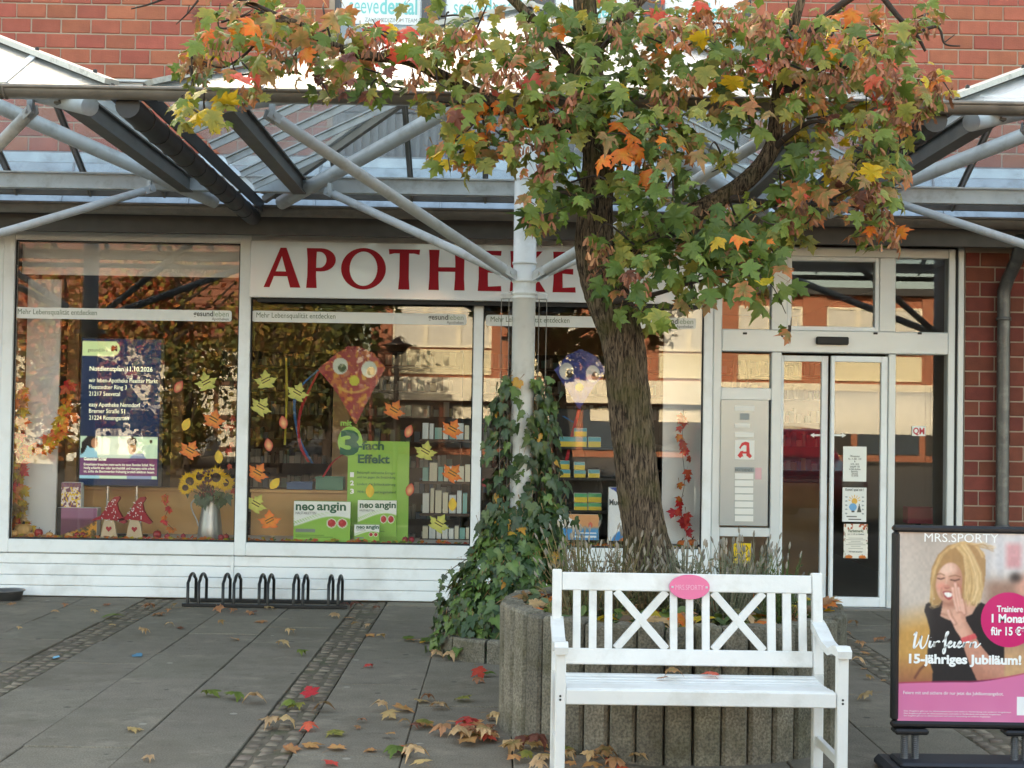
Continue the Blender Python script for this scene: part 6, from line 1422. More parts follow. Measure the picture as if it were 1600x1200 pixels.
# ------------------------------------------------------------------ leaf stickers on the glass
M_stk = mat('leaf_sticker', attr=True, rough=.5)
STK = [(322, 597, 'm', 'g', 'yellow green maple sticker beside the screen'), (290, 665, 'd', 'y', 'yellow round leaf sticker beside the screen'), (278, 606, 'd', 'r', 'small reddish leaf sticker beside the screen'), (334, 655, 'm', 'o', 'orange maple sticker above the sunflowers'), (297, 703, 'm', 'o', 'orange maple sticker just right of the screen'), (342, 716, 'd', 'y', 'yellow leaf sticker above the sunflowers'), (415, 594, 'm', 'g', 'uppermost yellow green maple sticker left of the red kite'), (465, 613, 'm', 'g', 'yellow green maple sticker right of the uppermost one'), (408, 635, 'm', 'g', 'yellow green maple sticker below the uppermost one'), (443, 662, 'd', 'r', 'red and yellow leaf sticker between the maple stickers'), (420, 697, 'd', 'r', 'red and yellow leaf sticker above the orange maple'), (403, 738, 'm', 'o', 'bright orange maple sticker above the wooden ledge'), (428, 757, 'd', 'y', 'yellow leaf sticker on the wooden ledge line'), (400, 787, 'm', 'g', 'yellow maple sticker before the wooden panel'), (421, 813, 'm', 'o', 'orange maple sticker before the wooden panel'), (616, 640, 'm', 'o', 'orange maple sticker right of the red kite'), (638, 676, 'd', 'r', 'red leaf sticker above the green display'), (707, 670, 'm', 'o', 'orange maple sticker high by the window post'), (665, 705, 'm', 'g', 'yellow green maple sticker right of the green display'), (707, 739, 'm', 'o', 'brown orange maple sticker low by the window post'), (640, 767, 'd', 'r', 'red leaf sticker at the edge of the green display'), (578, 769, 'd', 'y', 'yellow leaf sticker on the green display'), (707, 790, 'd', 'y', 'yellow leaf sticker low by the window post'), (686, 818, 'm', 'g', 'yellow maple sticker in the lower corner by the ivy')]
for px, py, sh, c, lb in STK:
    p = at(px, py, .008); cc = {'g': ((206, 194, 100), (168, 168, 84)), 'y': ((206, 178, 66), (214, 168, 60)), 'o': ((222, 148, 54), (206, 96, 44)), 'r': ((222, 176, 120), (180, 50, 44))}[c]; ol = outline(HALF) if sh == 'm' else [(0, 0), (.16, .1), (.3, .35), (.3, .6), (.16, .85), (0, 1), (-.16, .85), (-.3, .6), (-.3, .35), (-.16, .1)]
    s = .145 if sh == 'm' else .115; a = rl.uniform(-.7, .7); t = thing('leaf_sticker', lb, 'window sticker', p, 'leaf stickers on the shop windows'); n = len(ol)
    R2 = lambda x, y: (x * math.cos(a) - (y - .4) * math.sin(a), x * math.sin(a) + (y - .4) * math.cos(a)); mb = MB(p); V = [(0, .4)] + ol; vs = [(p.x + R2(*q)[0] * s, .0098, p.z + R2(*q)[1] * s) for q in V]; mb.add(vs, [(0, 1 + i, 1 + (i + 1) % n) for i in range(n)]); mb.c = [lin(cc[0])] + [tuple(np.array(lin(cc[1])) * rl.uniform(.8, 1.2)) for _ in ol]; mb.build('leaf_print', M_stk, t)
    if sh == 'm':
        mb = MB(p)
        for k in (-1, 1): mb.box(-.036, .036, .0088, .0092, k * .011 - .0045, k * .011 + .0045, 0, Matrix.Translation((p.x, 0, p.z)) @ Matrix.Rotation(.5 * (1 if a < 0 else -1), 4, 'Y'))
        mb.build('print_lines', mat('brown_print', S(80, 62, 34), .6), t, kind='stuff')
# ------------------------------------------------------------------ kites
def kite(lb, pts, func, Y, name='paper_kite'):
    c = at(sum(p[0] for p in pts) / len(pts), sum(p[1] for p in pts) / len(pts), Y); t = thing(name, lb, 'kite', c); px0, px1 = min(p[0] for p in pts), max(p[0] for p in pts); py0, py1 = min(p[1] for p in pts), max(p[1] for p in pts)
    n = 70; vs = []; C = []; u, v = np.meshgrid(np.linspace(0, 1, n), np.linspace(0, 1, n)); img = func(px0 + u * (px1 - px0), py0 + v * (py1 - py0), u, v); inside = poly(px0 + u * (px1 - px0), py0 + v * (py1 - py0), pts)
    mb = MB(c); fs = []; idx = {}
    for j in range(n - 1):
        for i in range(n - 1):
            if inside[j, i] + inside[j + 1, i] + inside[j, i + 1] + inside[j + 1, i + 1] >= 2:
                f = []
                for a, b in ((j, i), (j + 1, i), (j + 1, i + 1), (j, i + 1)):
                    if (a, b) not in idx:
                        idx[(a, b)] = len(vs); q = at(px0 + u[a, b] * (px1 - px0), py0 + v[a, b] * (py1 - py0), Y); vs.append((q.x, Y - .02 * math.sin(3.14 * u[a, b]), q.z)); C.append(tuple(lin(tuple(np.clip(img[a, b], 0, 1) * 255))))
                    f.append(idx[(a, b)])
                fs.append(tuple(f))
    mb.add(vs, fs); mb.c = C; mb.build('kite_sail', M_print, t)
    return t
def redk(x, y, u, v):
    n = vnoise(u, v, 24, 3); m = vnoise(u, v, 9, 5); i = blank(u, (158, 30, 44)); i = over(i, (n > .5) * (m > .45) * .9, (196, 98, 40)); i = over(i, (n > .76) * .9, (214, 148, 60))
    for cx_, cy_ in ((532, 572), (577, 577)): i = over(i, ell(x, y, cx_, cy_, 12, 13), (206, 218, 208)); i = over(i, ell(x, y, cx_ + 3, cy_ + 3, 6.5, 7), (60, 84, 50))
    i = over(i, ell(x, y, 554, 595, 8, 8), (200, 196, 60)); return over(i, np.clip(1 - abs(np.hypot(x - 552, (y - 590) * 1.3) - 30) / 4, 0, 1) * (y > 605), (216, 170, 80))
k1 = kite('red mosaic paper kite with googly eyes above the green display', [(497, 577), (522, 556), (545, 541), (560, 541), (585, 553), (602, 575), (580, 615), (556, 664), (528, 615)], redk, .45)
def bluek(x, y, u, v):
    n = vnoise(u, v, 20, 7); i = blank(u, (34, 58, 140)) * (.85 + .3 * n[..., None])
    for cx_, cy_ in ((885, 580), (926, 584)): i = over(i, ell(x, y, cx_, cy_, 11, 13), (214, 218, 218)); i = over(i, ell(x, y, cx_ + 4, cy_ + 4, 6, 7), (30, 26, 30)); i = over(i, ell(x, y, cx_ + 5, cy_ + 1, 2, 2), (230, 230, 230))
    return over(i, ell(x, y, 905, 605, 6.5, 6.5), (206, 200, 50))
k2 = kite('blue paper kite with big eyes behind the maple trunk', [(866, 578), (885, 556), (907, 546), (930, 556), (948, 578), (925, 608), (905, 640), (885, 608)], bluek, .45)
def ribbon(par, pts, Y, w_, m):
    Q = smooth_path([tuple(at(x, y, Y)) for x, y in pts], 6); mb = MB(par.location); vs = []; fs = []
    for i, q in enumerate(Q): vs += [(q[0] - w_, q[1] + .01 * math.sin(i * .8), q[2]), (q[0] + w_, q[1] - .01 * math.sin(i * .8), q[2])]; fs += [(2 * i - 2, 2 * i - 1, 2 * i + 1, 2 * i)] if i else []
    mb.add(vs, fs); mb.build('tail_ribbon', m, par)
M_rr, M_rb, M_ry = mat('red_ribbon', S(190, 34, 48), .6, transl=.2), mat('blue_ribbon', S(40, 110, 170), .6, transl=.2), mat('yellow_ribbon', S(190, 170, 60), .6, transl=.2)
ribbon(k1, [(498, 580), (470, 640), (468, 690), (482, 722)], .5, .012, M_rr); ribbon(k1, [(497, 578), (462, 618), (466, 680), (488, 724)], .52, .012, M_rb); ribbon(k1, [(447, 560), (448, 620), (445, 695)], .55, .01, M_ry); ribbon(k1, [(540, 708), (520, 722), (505, 745)], .55, .01, M_rr)
ribbon(k2, [(905, 640), (898, 665), (892, 690), (885, 720)], .46, .014, M_rr); ribbon(k2, [(896, 660), (880, 650)], .46, .012, M_rb); ribbon(k2, [(906, 660), (912, 700), (918, 740)], .47, .003, M_rub)
# ------------------------------------------------------------------ throat lozenge display
def gcard(u, v):
    i = blank(u, (140, 190, 76)); w_ = .35 + .1 * np.sin(u * 4 + 1); i = over(i, np.clip((v - w_) * 6, 0, 1) * .35, (110, 166, 60)); return over(i, np.clip(1 - abs(v - .86 - .03 * np.sin(u * 5)) / .02, 0, 1) * .4, (190, 220, 130))
t = pxthing('display_card', 'tall green cardboard display advertising a threefold effect', 'display', 590, 850, .28); o = t.location
b = boxprint(t, 541, 640, 690, 848, .28, .03, M_greencard, gcard, 40, 60, 'card_board')
M_dg = mat('dark_green_print', S(20, 92, 66), .5); M_lg = mat('lime_print', S(150, 200, 90), .5)
cst = at(547, 690, .27); mb = MB(o); n = 26; mb.prism([(cst.x + .105 * math.cos(6.283 * i / n), cst.z + .13 * math.sin(6.283 * i / n)) for i in range(n)], .272, .279); ob = mb.build('numeral_badge', M_lg, t); fix_normals(ob.data)
def ctx(txt, px, py, wpx, size, m, bold=0, Y=.27, par=None): p = at(px, py, Y); q = (par or t).location; return text_obj('lettering', txt, size, m, par or t, (p.x - q.x, Y - q.y, p.z - q.z), width=wpx * .00545, bold=bold)
ctx('3', 531, 709, 30, .28, M_dg, .012, .2705); ctx('mit', 532, 665, 18, .07, M_lg, .002); ctx('-fach', 559, 702, 41, .10, M_dg, .003); ctx('Effekt', 559, 723, 50, .10, M_dg, .003)
for i, y in enumerate((745, 758, 771)): ctx(str(i + 1), 547, y, 6, .055, M_wprint, .002)
for tx, y in (('Bekämpft zahlreiche Erreger', 740), ('und hat gegen die Entzündung', 747), ('Lindert die Schluckstörung', 758), ('Wirkt schnell und langanhaltend', 770)): ctx(tx, 558, y, 60, .03, M_dg)
def neo(u, v):
    i = blank(u, (232, 236, 230)); c = .50 - .16 * np.sin((u - .2) * 3.0) * (u > .0); i = over(i, np.clip((v - c) * 30, 0, 1), (134, 186, 72)); 
    for d in (.035, .065, .09): i = over(i, np.clip(1 - abs(v - c + d) / .012, 0, 1) * np.clip(1 - u * 1.3, 0, 1), (150, 196, 100))
    for cx_ in (.67, .86): i = over(i, ell(u, v, cx_, .52, .088, .115), (232, 236, 220)); i = over(i, ell(u, v, cx_, .52, .072, .094), (186, 30, 38)); i = over(i, ell(u, v, cx_ - .02, .49, .03, .035, .6) * .5, (226, 90, 90))
    i = over(i, rect(u, v, .03, .38, .66, .74), (120, 130, 124)); i = over(i, rect(u, v, .03, .55, .81, .825) + rect(u, v, .03, .7, .855, .87), (90, 140, 50)); return i
for px0, px1, py0, py1, Y, tw, ts, lb in ((458, 548, 784, 848, .16, 79, .10, 'largest green and white throat lozenge pack in the window'), (558, 620, 782, 838, .24, 57, .075, 'mid-sized green and white lozenge pack before the display card'), (553, 593, 820, 849, .14, 35, .045, 'smallest green and white lozenge pack before the display card')):
    tt = pxthing('lozenge_pack', lb, 'box', (px0 + px1) / 2, py1, Y, 'throat lozenge packs'); boxprint(tt, px0, px1, py0, py1, Y, .07, M_greencard, neo, 70, 50)
    hgt = py1 - py0; ctx('neo', px0 + 4, py0 + hgt * .20, tw * .37, ts, M_dg, ts * .03, Y - .003, tt); ctx('angin', px0 + 4 + tw * .42, py0 + hgt * .20, tw * .57, ts, M_dg, ts * .03, Y - .003, tt); ctx('HALSTABLETTEN', px0 + 4, py0 + hgt * .30, tw * .4, ts * .3, M_dkp, 0, Y - .003, tt)
# baskets on the ledge
for px0, px1, py0, py1, c, lb in ((448, 488, 754, 764, S(30, 84, 128), 'flat blue plastic basket on the wooden ledge'), (493, 536, 746, 764, S(60, 132, 110), 'green plastic basket on the wooden ledge')):
    tt = pxthing('basket', lb, 'basket', (px0 + px1) / 2, py1, .86); b = PB(px0, px1, py0, py1, .82, .2); o = tt.location; m_ = mat('basket' + str(px0), c, .45, var=.05)
    mb = MB(o); mb.box(b[0], b[1], b[2], b[2] + .006, zp, b[5]); mb.box(b[0], b[1], b[3] - .006, b[3], zp, b[5]); mb.box(b[0], b[0] + .006, b[2] + .006, b[3] - .006, zp, b[5]); mb.box(b[1] - .006, b[1], b[2] + .006, b[3] - .006, zp, b[5]); mb.box(b[0], b[1], b[2], b[3], zp, zp + .004); mb.build('tray', m_, tt); MB(o).box(b[0] - .006, b[1] + .006, b[2] - .006, b[2], b[5] - .012, b[5], .002).build('rim', m_, tt)
# pale drawers and goods at the window right of the display
tt = pxthing('goods_rack', 'low rack with white goods boxes behind the glass by the ivy', 'rack', 690, 846, .6); o = tt.location
for y0 in (690, 756, 806, 846):
    b = PB(655, 736, y0 - 3, y0, .62, .25); MB(o).box(*b).build('shelf_board', M_shelf, tt)
gb_ = MB(o); C = []
for y0, hh in ((687, 26), (753, 30), (803, 40), (843, 22)):
    x = 660
    while x < 728:
        w_ = rl.uniform(7, 14); b = PB(x, x + w_ - 1.5, y0 - hh * rl.uniform(.7, 1), y0, .66, .1, 0); gb_.box(*b[:6]); C += [lin(rl.choice([(222, 222, 214), (206, 210, 206), (120, 170, 160), (216, 206, 180)]))] * 8; x += w_
gb_.c = C; gb_.build('goods', M_boxes, tt, kind='stuff')
# ------------------------------------------------------------------ window behind the trunk: stacked boxes and cards
tt = pxthing('black_rack', 'black display rack behind the ivy and the maple trunk', 'rack', 905, 846, .45); o = tt.location
for y0 in (702, 750, 801, 846): MB(o).box(*PB(868, 985, y0 - 2.5, y0, .40, .3)).build('shelf_board', M_rub, tt)
MB(o).box(*PB(868, 985, 640, 846, .72, .02)).build('back_panel', M_rub, tt)
def yb_(u, v): i = blank(u, (206, 178, 60)); return over(i, (v < .4) * 1.0, (60, 150, 160))
def yg_(u, v): i = blank(u, (206, 178, 60)); return over(i, (v < .4) * 1.0, (60, 160, 110))
i_ = 0
for px0, px1, py0, py1, fn, lb in ((874, 917, 683, 700, yb_, 'teal and yellow box on the top rack shelf'), (919, 939, 683, 700, yb_, 'small teal and yellow box at the end of the top shelf'), (897, 917, 669, 682, yb_, 'teal and yellow box standing on top of another'), (875, 891, 734, 748, yb_, 'teal and yellow box, lowest left on the middle shelf'), (875, 890, 720, 733, yb_, 'teal and yellow box stacked on the middle shelf near the ivy'), (897, 915, 735, 748, yb_, 'teal and yellow box, lower middle of the middle shelf'), (897, 914, 722, 734, yb_, 'teal and yellow box, upper middle of the middle shelf'), (919, 937, 734, 748, yb_, 'teal and yellow box right on the middle shelf'), (897, 918, 786, 800, yg_, 'green and yellow box, lower left of the green stack'), (919, 940, 786, 800, yg_, 'green and yellow box, lower right of the green stack'), (897, 918, 771, 785, yg_, 'green and yellow box, upper left of the green stack'), (919, 940, 771, 785, yg_, 'green and yellow box, upper right of the green stack')):
    t2 = pxthing('medicine_box', lb, 'box', (px0 + px1) / 2, py1, .42, 'yellow medicine boxes on the black rack'); boxprint(t2, px0, px1, py0, py1, .42, .08, M_card, fn, 10, 12); i_ += 1
def bluecard(u, v): i = blank(u, (60, 150, 206)); i = over(i, np.clip((.62 - v) * 6, 0, 1) * (u > .3), (226, 160, 110)); i = over(i, poly(u, v, [(0, 0), (.25, 0), (.62, .42), (0, .62)]), (232, 234, 234)); i = over(i, ell(u, v, .82, .42, .05, .12), (222, 110, 90)); i = over(i, rect(u, v, .5, .95, .7, .76) + rect(u, v, .45, .95, .84, .9), (230, 240, 244)); return i
t2 = pxthing('counter_card', 'blue and orange advertising card below the stacked boxes', 'card', 898, 846, .30); boxprint(t2, 862, 936, 804, 843, .30, .02, M_card, bluecard, 70, 40, 'card_board')
def muco(u, v): i = blank(u, (236, 238, 238)); i = over(i, poly(u, v, [(0, 0), (1, 0), (1, .35)]), (50, 80, 160)); i = over(i, ell(u, v, 1.1, 1.05, 1.0, .35, .03), (40, 140, 206)); return over(i, ell(u, v, 1.15, 1.15, .95, .3, .03), (214, 110, 60))
t2 = pxthing('cough_medicine_pack', 'tall white and blue medicine pack at the edge of the trunk', 'box', 975, 846, .28); boxprint(t2, 950, 1000, 762, 845, .28, .08, M_card, muco, 50, 60); ctx('Mucosolvan', 952, 789, 46, .07, M_dkp, .002, .277, t2)
# ------------------------------------------------------------------ entrance: letter panel, notices, stickers
M_panel = mat('grey_letter_panel', S(168, 174, 174), .3, .2, var=.03)
b = PB(1123, 1202, 625, 821, -.038, .02, .003); pnl = thing('letter_panel', 'grey service panel with hatches beside the sliding door', 'panel', ((b[0] + b[1]) / 2, -.04, b[4])); o = pnl.location
MB(o).box(b[0] + .004, b[1] - .004, -.05, -.031, b[4], b[5], .004).build('plate', M_panel, pnl)
for px0, px1, py0, py1, m in ((1148, 1179, 634, 642, M_card), (1156, 1171, 646, 656, M_greyprint), (1148, 1172, 662, 668, M_card), (1148, 1178, 675.5, 683, M_card), (1148, 1178, 730, 737, M_greyprint)) + tuple((1148, 1177, 740 + 11 * i, 748.5 + 11 * i, M_card) for i in range(7)):
    c = PB(px0, px1, py0, py1, -.0525, .003, 0); MB(o).box(c[0], c[1], -.0545, -.0495, c[4], c[5], .001).build('name_plate', m, pnl)
c = PB(1148, 1179, 688, 718, -.0525, .003); MB(o).box(c[0], c[1], -.0535, -.0495, c[4], c[5], .001).build('emblem_plate', M_card, pnl)
# red gothic A emblem with chalice
e0, e1, e2, e3 = c[0] + .02, c[1] - .02, c[4] + .012, c[5] - .012; T = lambda pts: [(e0 + x * (e1 - e0), e2 + z * (e3 - e2)) for x, z in pts]
mb = MB(o)
for k, pl in enumerate(([(.12, .62), (.30, .92), (.55, 1.0), (.80, .94), (.84, .3), (1, .14), (.86, 0), (.62, .16), (.62, .76), (.46, .80), (.30, .70), (.22, .55)], [(.02, .16), (.2, .0), (.34, .12), (.42, .06), (.34, .30), (.42, .45), (.22, .42), (.14, .3)], [(.3, .28), (.62, .28), (.62, .40), (.30, .40)])): mb.prism(T(pl), -.0552 - .0003 * k, -.0537)
ob = mb.build('emblem', mat('emblem_red', S(206, 30, 40), .4), pnl); tri_mesh(fix_normals(ob.data))
q = at(1149, 736, -.055); text_obj('lettering', 'NOTDIENST', .03, M_dkp, pnl, (q.x - o.x, -.0152, q.z - o.z), width=.14)
c = PB(1180, 1190, 731, 749, -.0525, .003, 0); MB(o).box(c[0], c[1], -.0535, -.0495, c[4], c[5]).build('red_label', mat('pink_label', S(216, 170, 176), .5), pnl)
def stick(name, lb, px0, px1, py0, py1, Y, func, nx=40, ny=50, cat='sticker'):
    b = PB(px0, px1, py0, py1, Y, .001, 0); t = thing(name, lb, cat, ((b[0] + b[1]) / 2, Y, b[4])); o = t.location; MB(o).box(b[0], b[1], Y, Y + .0012, b[4], b[5]).build('sheet', M_card, t); paint('print', b[0] - o.x, b[1] - o.x, 0, b[5] - b[4], nx, ny, func, M_print, t, y=-.0012); return t, b
def yel(u, v): i = blank(u, (236, 196, 30)); i = over(i, stroke(u, v, [(.55, .2), (.72, .12), (.82, .25), (.7, .4), (.55, .35), (.55, .2)], .025), (60, 50, 20)); i = over(i, stroke(u, v, [(.6, .4), (.5, .6), (.7, .75), (.9, .6), (.8, .45)], .025), (60, 50, 20)); i = over(i, stroke(u, v, [(.1, .75), (.3, .65), (.45, .8), (.65, .7)], .025), (60, 50, 20)); return i
t, b = stick('yellow_sticker', 'yellow children sticker low on the glass below the grey panel', 1146, 1174, 849, 880, .004, yel); o = t.location
for tx, px, py, w_ in (('NOTFALL', 1148, 855, 10), ('INSEL', 1148, 864, 9), ('für Kinder', 1153, 878, 16)): q = at(px, py, .002); text_obj('lettering', tx, .028, M_dkp, t, (q.x - o.x, -.0022, q.z - o.z), width=w_ * .0054)
def plain(u, v): return blank(u, (226, 230, 224))
YD = -.006
t, b = stick('notice_sheet', 'laminated opening hours sheet, uppermost on the sliding door', 1317, 1354, 698, 752, YD, plain, 6, 6, 'notice'); o = t.location; W_ = b[1] - b[0]; H_ = b[5] - b[4]
for tx, v_, w_ in (('Öffnungszeiten', .30, .42), ('Mo. - Fr. 8:00 - 13:00', .38, .55), ('&', .45, .05), ('14:30 - 18:30', .53, .35), ('Samstag 8:00 - 13:00', .60, .42), ('wir leben Apotheke', .67, .5), ('Bahnhofstr.', .74, .3), ('Seevetal', .80, .25), ('Tel. 04105', .86, .3)): text_obj('lettering', tx, .022, M_dkp, t, (-W_ * w_ / 2, -.0022, H_ * (1 - v_)), width=W_ * w_)
def kid(u, v):
    i = blank(u, (224, 226, 222)); i = over(i, ell(u, v, .5, .40, .12, .09), (226, 170, 70))
    for a in np.linspace(.2, 2.95, 7): i = over(i, stroke(u, v, [(.5 + .17 * math.cos(a), .40 - .12 * math.sin(a)), (.5 + .26 * math.cos(a), .40 - .18 * math.sin(a))], .014), (226, 170, 70))
    i = over(i, ell(u, v, .44, .57, .16, .11), (90, 160, 206)); i = over(i, poly(u, v, [(.60, .73), (.70, .45), (.80, .73)]), (60, 70, 66)); i = over(i, ell(u, v, .44, .70, .07, .03), (60, 60, 60))
    for k in range(5): i = over(i, ell(u, v, .16 + .0 * k, .28 + .12 * k, .05, .022), (150, 160, 160)); i = over(i, ell(u, v, .85, .28 + .12 * k, .05, .022), (150, 160, 160))
    return over(i, rect(u, v, .18, .6, .84, .86) + rect(u, v, .25, .78, .92, .95), (90, 90, 90))
t, b = stick('notice_sheet', 'childrens poster with a sun, middle sheet on the sliding door', 1316, 1354, 762, 815, YD, kid, 50, 64, 'notice'); W_ = b[1] - b[0]; H_ = b[5] - b[4]
text_obj('lettering', "Komm' spiel mit !", .03, M_dkp, t, (-W_ * .38, -.0022, H_ * .90), width=W_ * .76, bold=.0006)
def herbst(u, v):
    i = blank(u, (230, 226, 214)); n = vnoise(u, v, 16, 12)
    ed = np.maximum(abs(u - .5) * 2, 0); i = over(i, ((n > .52) * (v < .16) * (ed > .25)) * 1.0, (190, 84, 44)); i = over(i, ((n < .3) * (ed > .84) * (v < .5)) * 1.0, (150, 70, 50)); i = over(i, (n > .66) * (ed > .86) * 1.0, (90, 110, 70))
    for c in (.22, .78): i = over(i, ell(u, v, c, .965, .15, .06), (206, 110, 40)); i = over(i, rect(u, v, c - .015, c + .015, .88, .91), (90, 70, 40))
    for k in range(7): w_ = .3 + .12 * math.sin(k * 2.1); i = over(i, rect(u, v, .5 - w_, .5 + w_, .40 + .05 * k, .415 + .05 * k) * .7, (140, 136, 124))
    return i
t, b = stick('notice_sheet', 'autumn market poster with pumpkins, lowest sheet on the sliding door', 1318, 1356, 819, 872, YD, herbst, 50, 64, 'notice'); W_ = b[1] - b[0]; H_ = b[5] - b[4]
text_obj('lettering', 'Herbstmarkt', .034, mat('green_title', S(70, 90, 56), .5), t, (-W_ * .32, -.0022, H_ * .76), width=W_ * .64, bold=.0006); text_obj('lettering', 'am 11.10. in Hittfeld', .02, M_dkp, t, (-W_ * .34, -.0022, H_ * .68), width=W_ * .68); text_obj('lettering', 'Wir freuen uns auf Sie !', .02, M_dkp, t, (-W_ * .28, -.0022, H_ * .17), width=W_ * .56)
t, b = stick('quality_sticker', 'small white sticker with red letters on the side pane', 1425, 1446, 666, 681, .008, plain, 4, 4); text_obj('lettering', 'QM', .075, mat('qm_red', S(196, 50, 70), .4), t, (-.048, -.0022, .016), width=.096, bold=.002)
for px, d, lb in ((1276, -1, 'white arrow pointing away from the door gap, on the inner leaf'), (1312, 1, 'white arrow pointing away from the door gap, on the outer leaf')):
    Y = .045 if d < 0 else -.006; p = at(px, 680, Y); t = thing('door_arrow', lb, 'sticker', p); mb = MB(p); mb.prism([(p.x + d * x, p.z + z) for x, z in ((-.05, -.008), (.02, -.008), (.02, -.02), (.055, 0), (.02, .02), (.02, .008), (-.05, .008))], Y, Y + .001); ob = mb.build('arrow_print', M_card, t); tri_mesh(fix_normals(ob.data))
# counter seen through the door, red stand
tt = thing('sales_counter', 'wooden sales counter inside the entrance', 'counter', (2.6, 2.4, 0)); o = tt.location; MB(o).box(2.1, 3.3, 2.4, 3.0, .0, .95, .01).build('front', M_wood2, tt); MB(o).box(2.05, 3.35, 2.35, 3.05, .95, .99, .006).build('worktop', M_shelf, tt)
tt = pxthing('leaflet_stand', 'red leaflet stand behind the side pane of the entrance', 'stand', 1440, 816, .8); o = tt.location; b = PB(1418, 1458, 793, 818, .8, .15); MB(o).box(*b).build('tray', mat('magenta_stand', S(150, 20, 50), .5), tt); MB(o).box((b[0] + b[1]) / 2 - .02, (b[0] + b[1]) / 2 + .02, .85, .89, 0, b[4]).build('stem', M_rub, tt); MB(o).box(b[0], b[1], .8, .95, .012, .03).build('foot', M_rub, tt)
# ------------------------------------------------------------------ the far side of the square, seen mirrored in the shop windows
YO = -48.0
def op(px, py, D=48.0):
    p = at(px, py, D); return p.x, p.z
M_ob = bpy.data.materials.new('opposite_brick'); M_ob.use_nodes = True
def bricknode(m, w, h, c1, c2, mo, ms):
    nt = m.node_tree; bt = nt.nodes.new('ShaderNodeTexBrick'); tc = nt.nodes.new('ShaderNodeTexCoord'); mp = nt.nodes.new('ShaderNodeMapping'); mp.inputs['Rotation'].default_value = (math.pi / 2, 0, 0)
    for k, v in (('Color1', c1), ('Color2', c2), ('Mortar', mo)): bt.inputs[k].default_value = (*v, 1)
    bt.inputs['Scale'].default_value = 1; bt.inputs['Mortar Size'].default_value = ms; bt.inputs['Brick Width'].default_value = w; bt.inputs['Row Height'].default_value = h
    nt.links.new(tc.outputs['Object'], mp.inputs[0]); nt.links.new(mp.outputs[0], bt.inputs[0]); nt.links.new(bt.outputs[0], nt.nodes['Principled BSDF'].inputs[0]); nt.nodes['Principled BSDF'].inputs['Roughness'].default_value = .85
bricknode(M_ob, .25, .0833, S(160, 90, 66), S(146, 78, 58), S(160, 134, 112), .008)
M_tile = bpy.data.materials.new('cream_tile'); M_tile.use_nodes = True; bricknode(M_tile, .20, .10, S(214, 206, 180), S(208, 200, 174), S(180, 170, 144), .006); 
M_cream = mat('cream_fascia', S(222, 214, 196), .6, var=.05); M_bl = mat('roller_blind', S(196, 194, 188), .7); M_dark = mat('shop_dark', S(52, 50, 50), .3); M_rooft = mat('clay_tile', S(128, 82, 66), .85, var=.3, vscale=3)
M_oglass = mat('far_glass', S(60, 70, 80), .08, var=.1)
ob_ = thing('retail_building', 'sunlit brick and cream retail building mirrored in the shop windows', 'building', (5, YO, 0)); o = ob_.location
xl = op(578, 600)[0]; xr = 34.0
MB(o).box(xl, xr, YO - 12, YO - .05, 0, 7.0).build('wall', M_ob, ob_)
MB(o).box(xl - .3, xr + .3, YO - 12.3, YO + .35, 7.0, 7.3).build('roof', M_gutter_dk, ob_)
pil = [(580, 612), (767, 795), (905, 930), (1006, 1028), (1123, 1152), (1253, 1290), (1440, 1475), (1600, 1640)]
zf0, zf1 = op(700, 626)[1], op(700, 590)[1]; zc0, zc1 = op(700, 585)[1], op(700, 546)[1]; zw0, zw1 = op(700, 543)[1], op(700, 470)[1]
for a, b in pil: x0, x1 = op(a, 600)[0], op(b, 600)[0]; MB(o).box(x0, x1, YO - .05, YO + .12, zf1, 7.0).build('pilaster', M_ob, ob_)
for (a, b), (c, d) in zip(pil[:-1], pil[1:]):
    x0, x1 = op(b, 600)[0], op(c, 600)[0]
    MB(o).box(x0, x1, YO - .05, YO + .04, zc0, zc1).build('spandrel', M_tile, ob_)
    for z0, z1 in ((zw0, zw1),):
        n = max(1, round((x1 - x0) / 1.5)); wd = (x1 - x0) / n
        for i in range(n):
            xa = x0 + i * wd; f = MB(o); t = .10
            f.box(xa, xa + t, YO - .04, YO + .06, z0, z1); f.box(xa + wd - t, xa + wd, YO - .04, YO + .06, z0, z1); f.box(xa + t, xa + wd - t, YO - .04, YO + .06, z0, z0 + t); f.box(xa + t, xa + wd - t, YO - .04, YO + .06, z1 - t, z1)
            wf = f.build('window', M_cream, ob_); MB(o).box(xa + t, xa + wd - t, YO - .03, YO + .01, z0 + t, z1 - t).build('blind', M_bl, wf)
MB(o).box(op(572, 600)[0], xr, YO - .05, YO + .55, zf0, zf1).build('fascia', M_cream, ob_)
x = xl + .3; k = 0
while x < xr - 3:
    MB(o).box(x, x + 2.6, YO - .05, YO + .02, .3, zf0 - .1).build('shop_pane', M_oglass if k % 2 else M_dark, ob_); k += 1
    MB(o).box(x + .3, x + 2.2, YO + .02, YO + .05, zf0 - .75, zf0 - .2).build('shop_poster', M_cream if k % 3 else M_bl, ob_); x += 2.9
def far_text(txt, px, py, w_, size, m): X_, Z_ = op(px, py); text_obj('lettering', txt, size, m, ob_, (X_ - o.x, .58, Z_), rot=(math.pi / 2, 0, math.pi), width=w_)
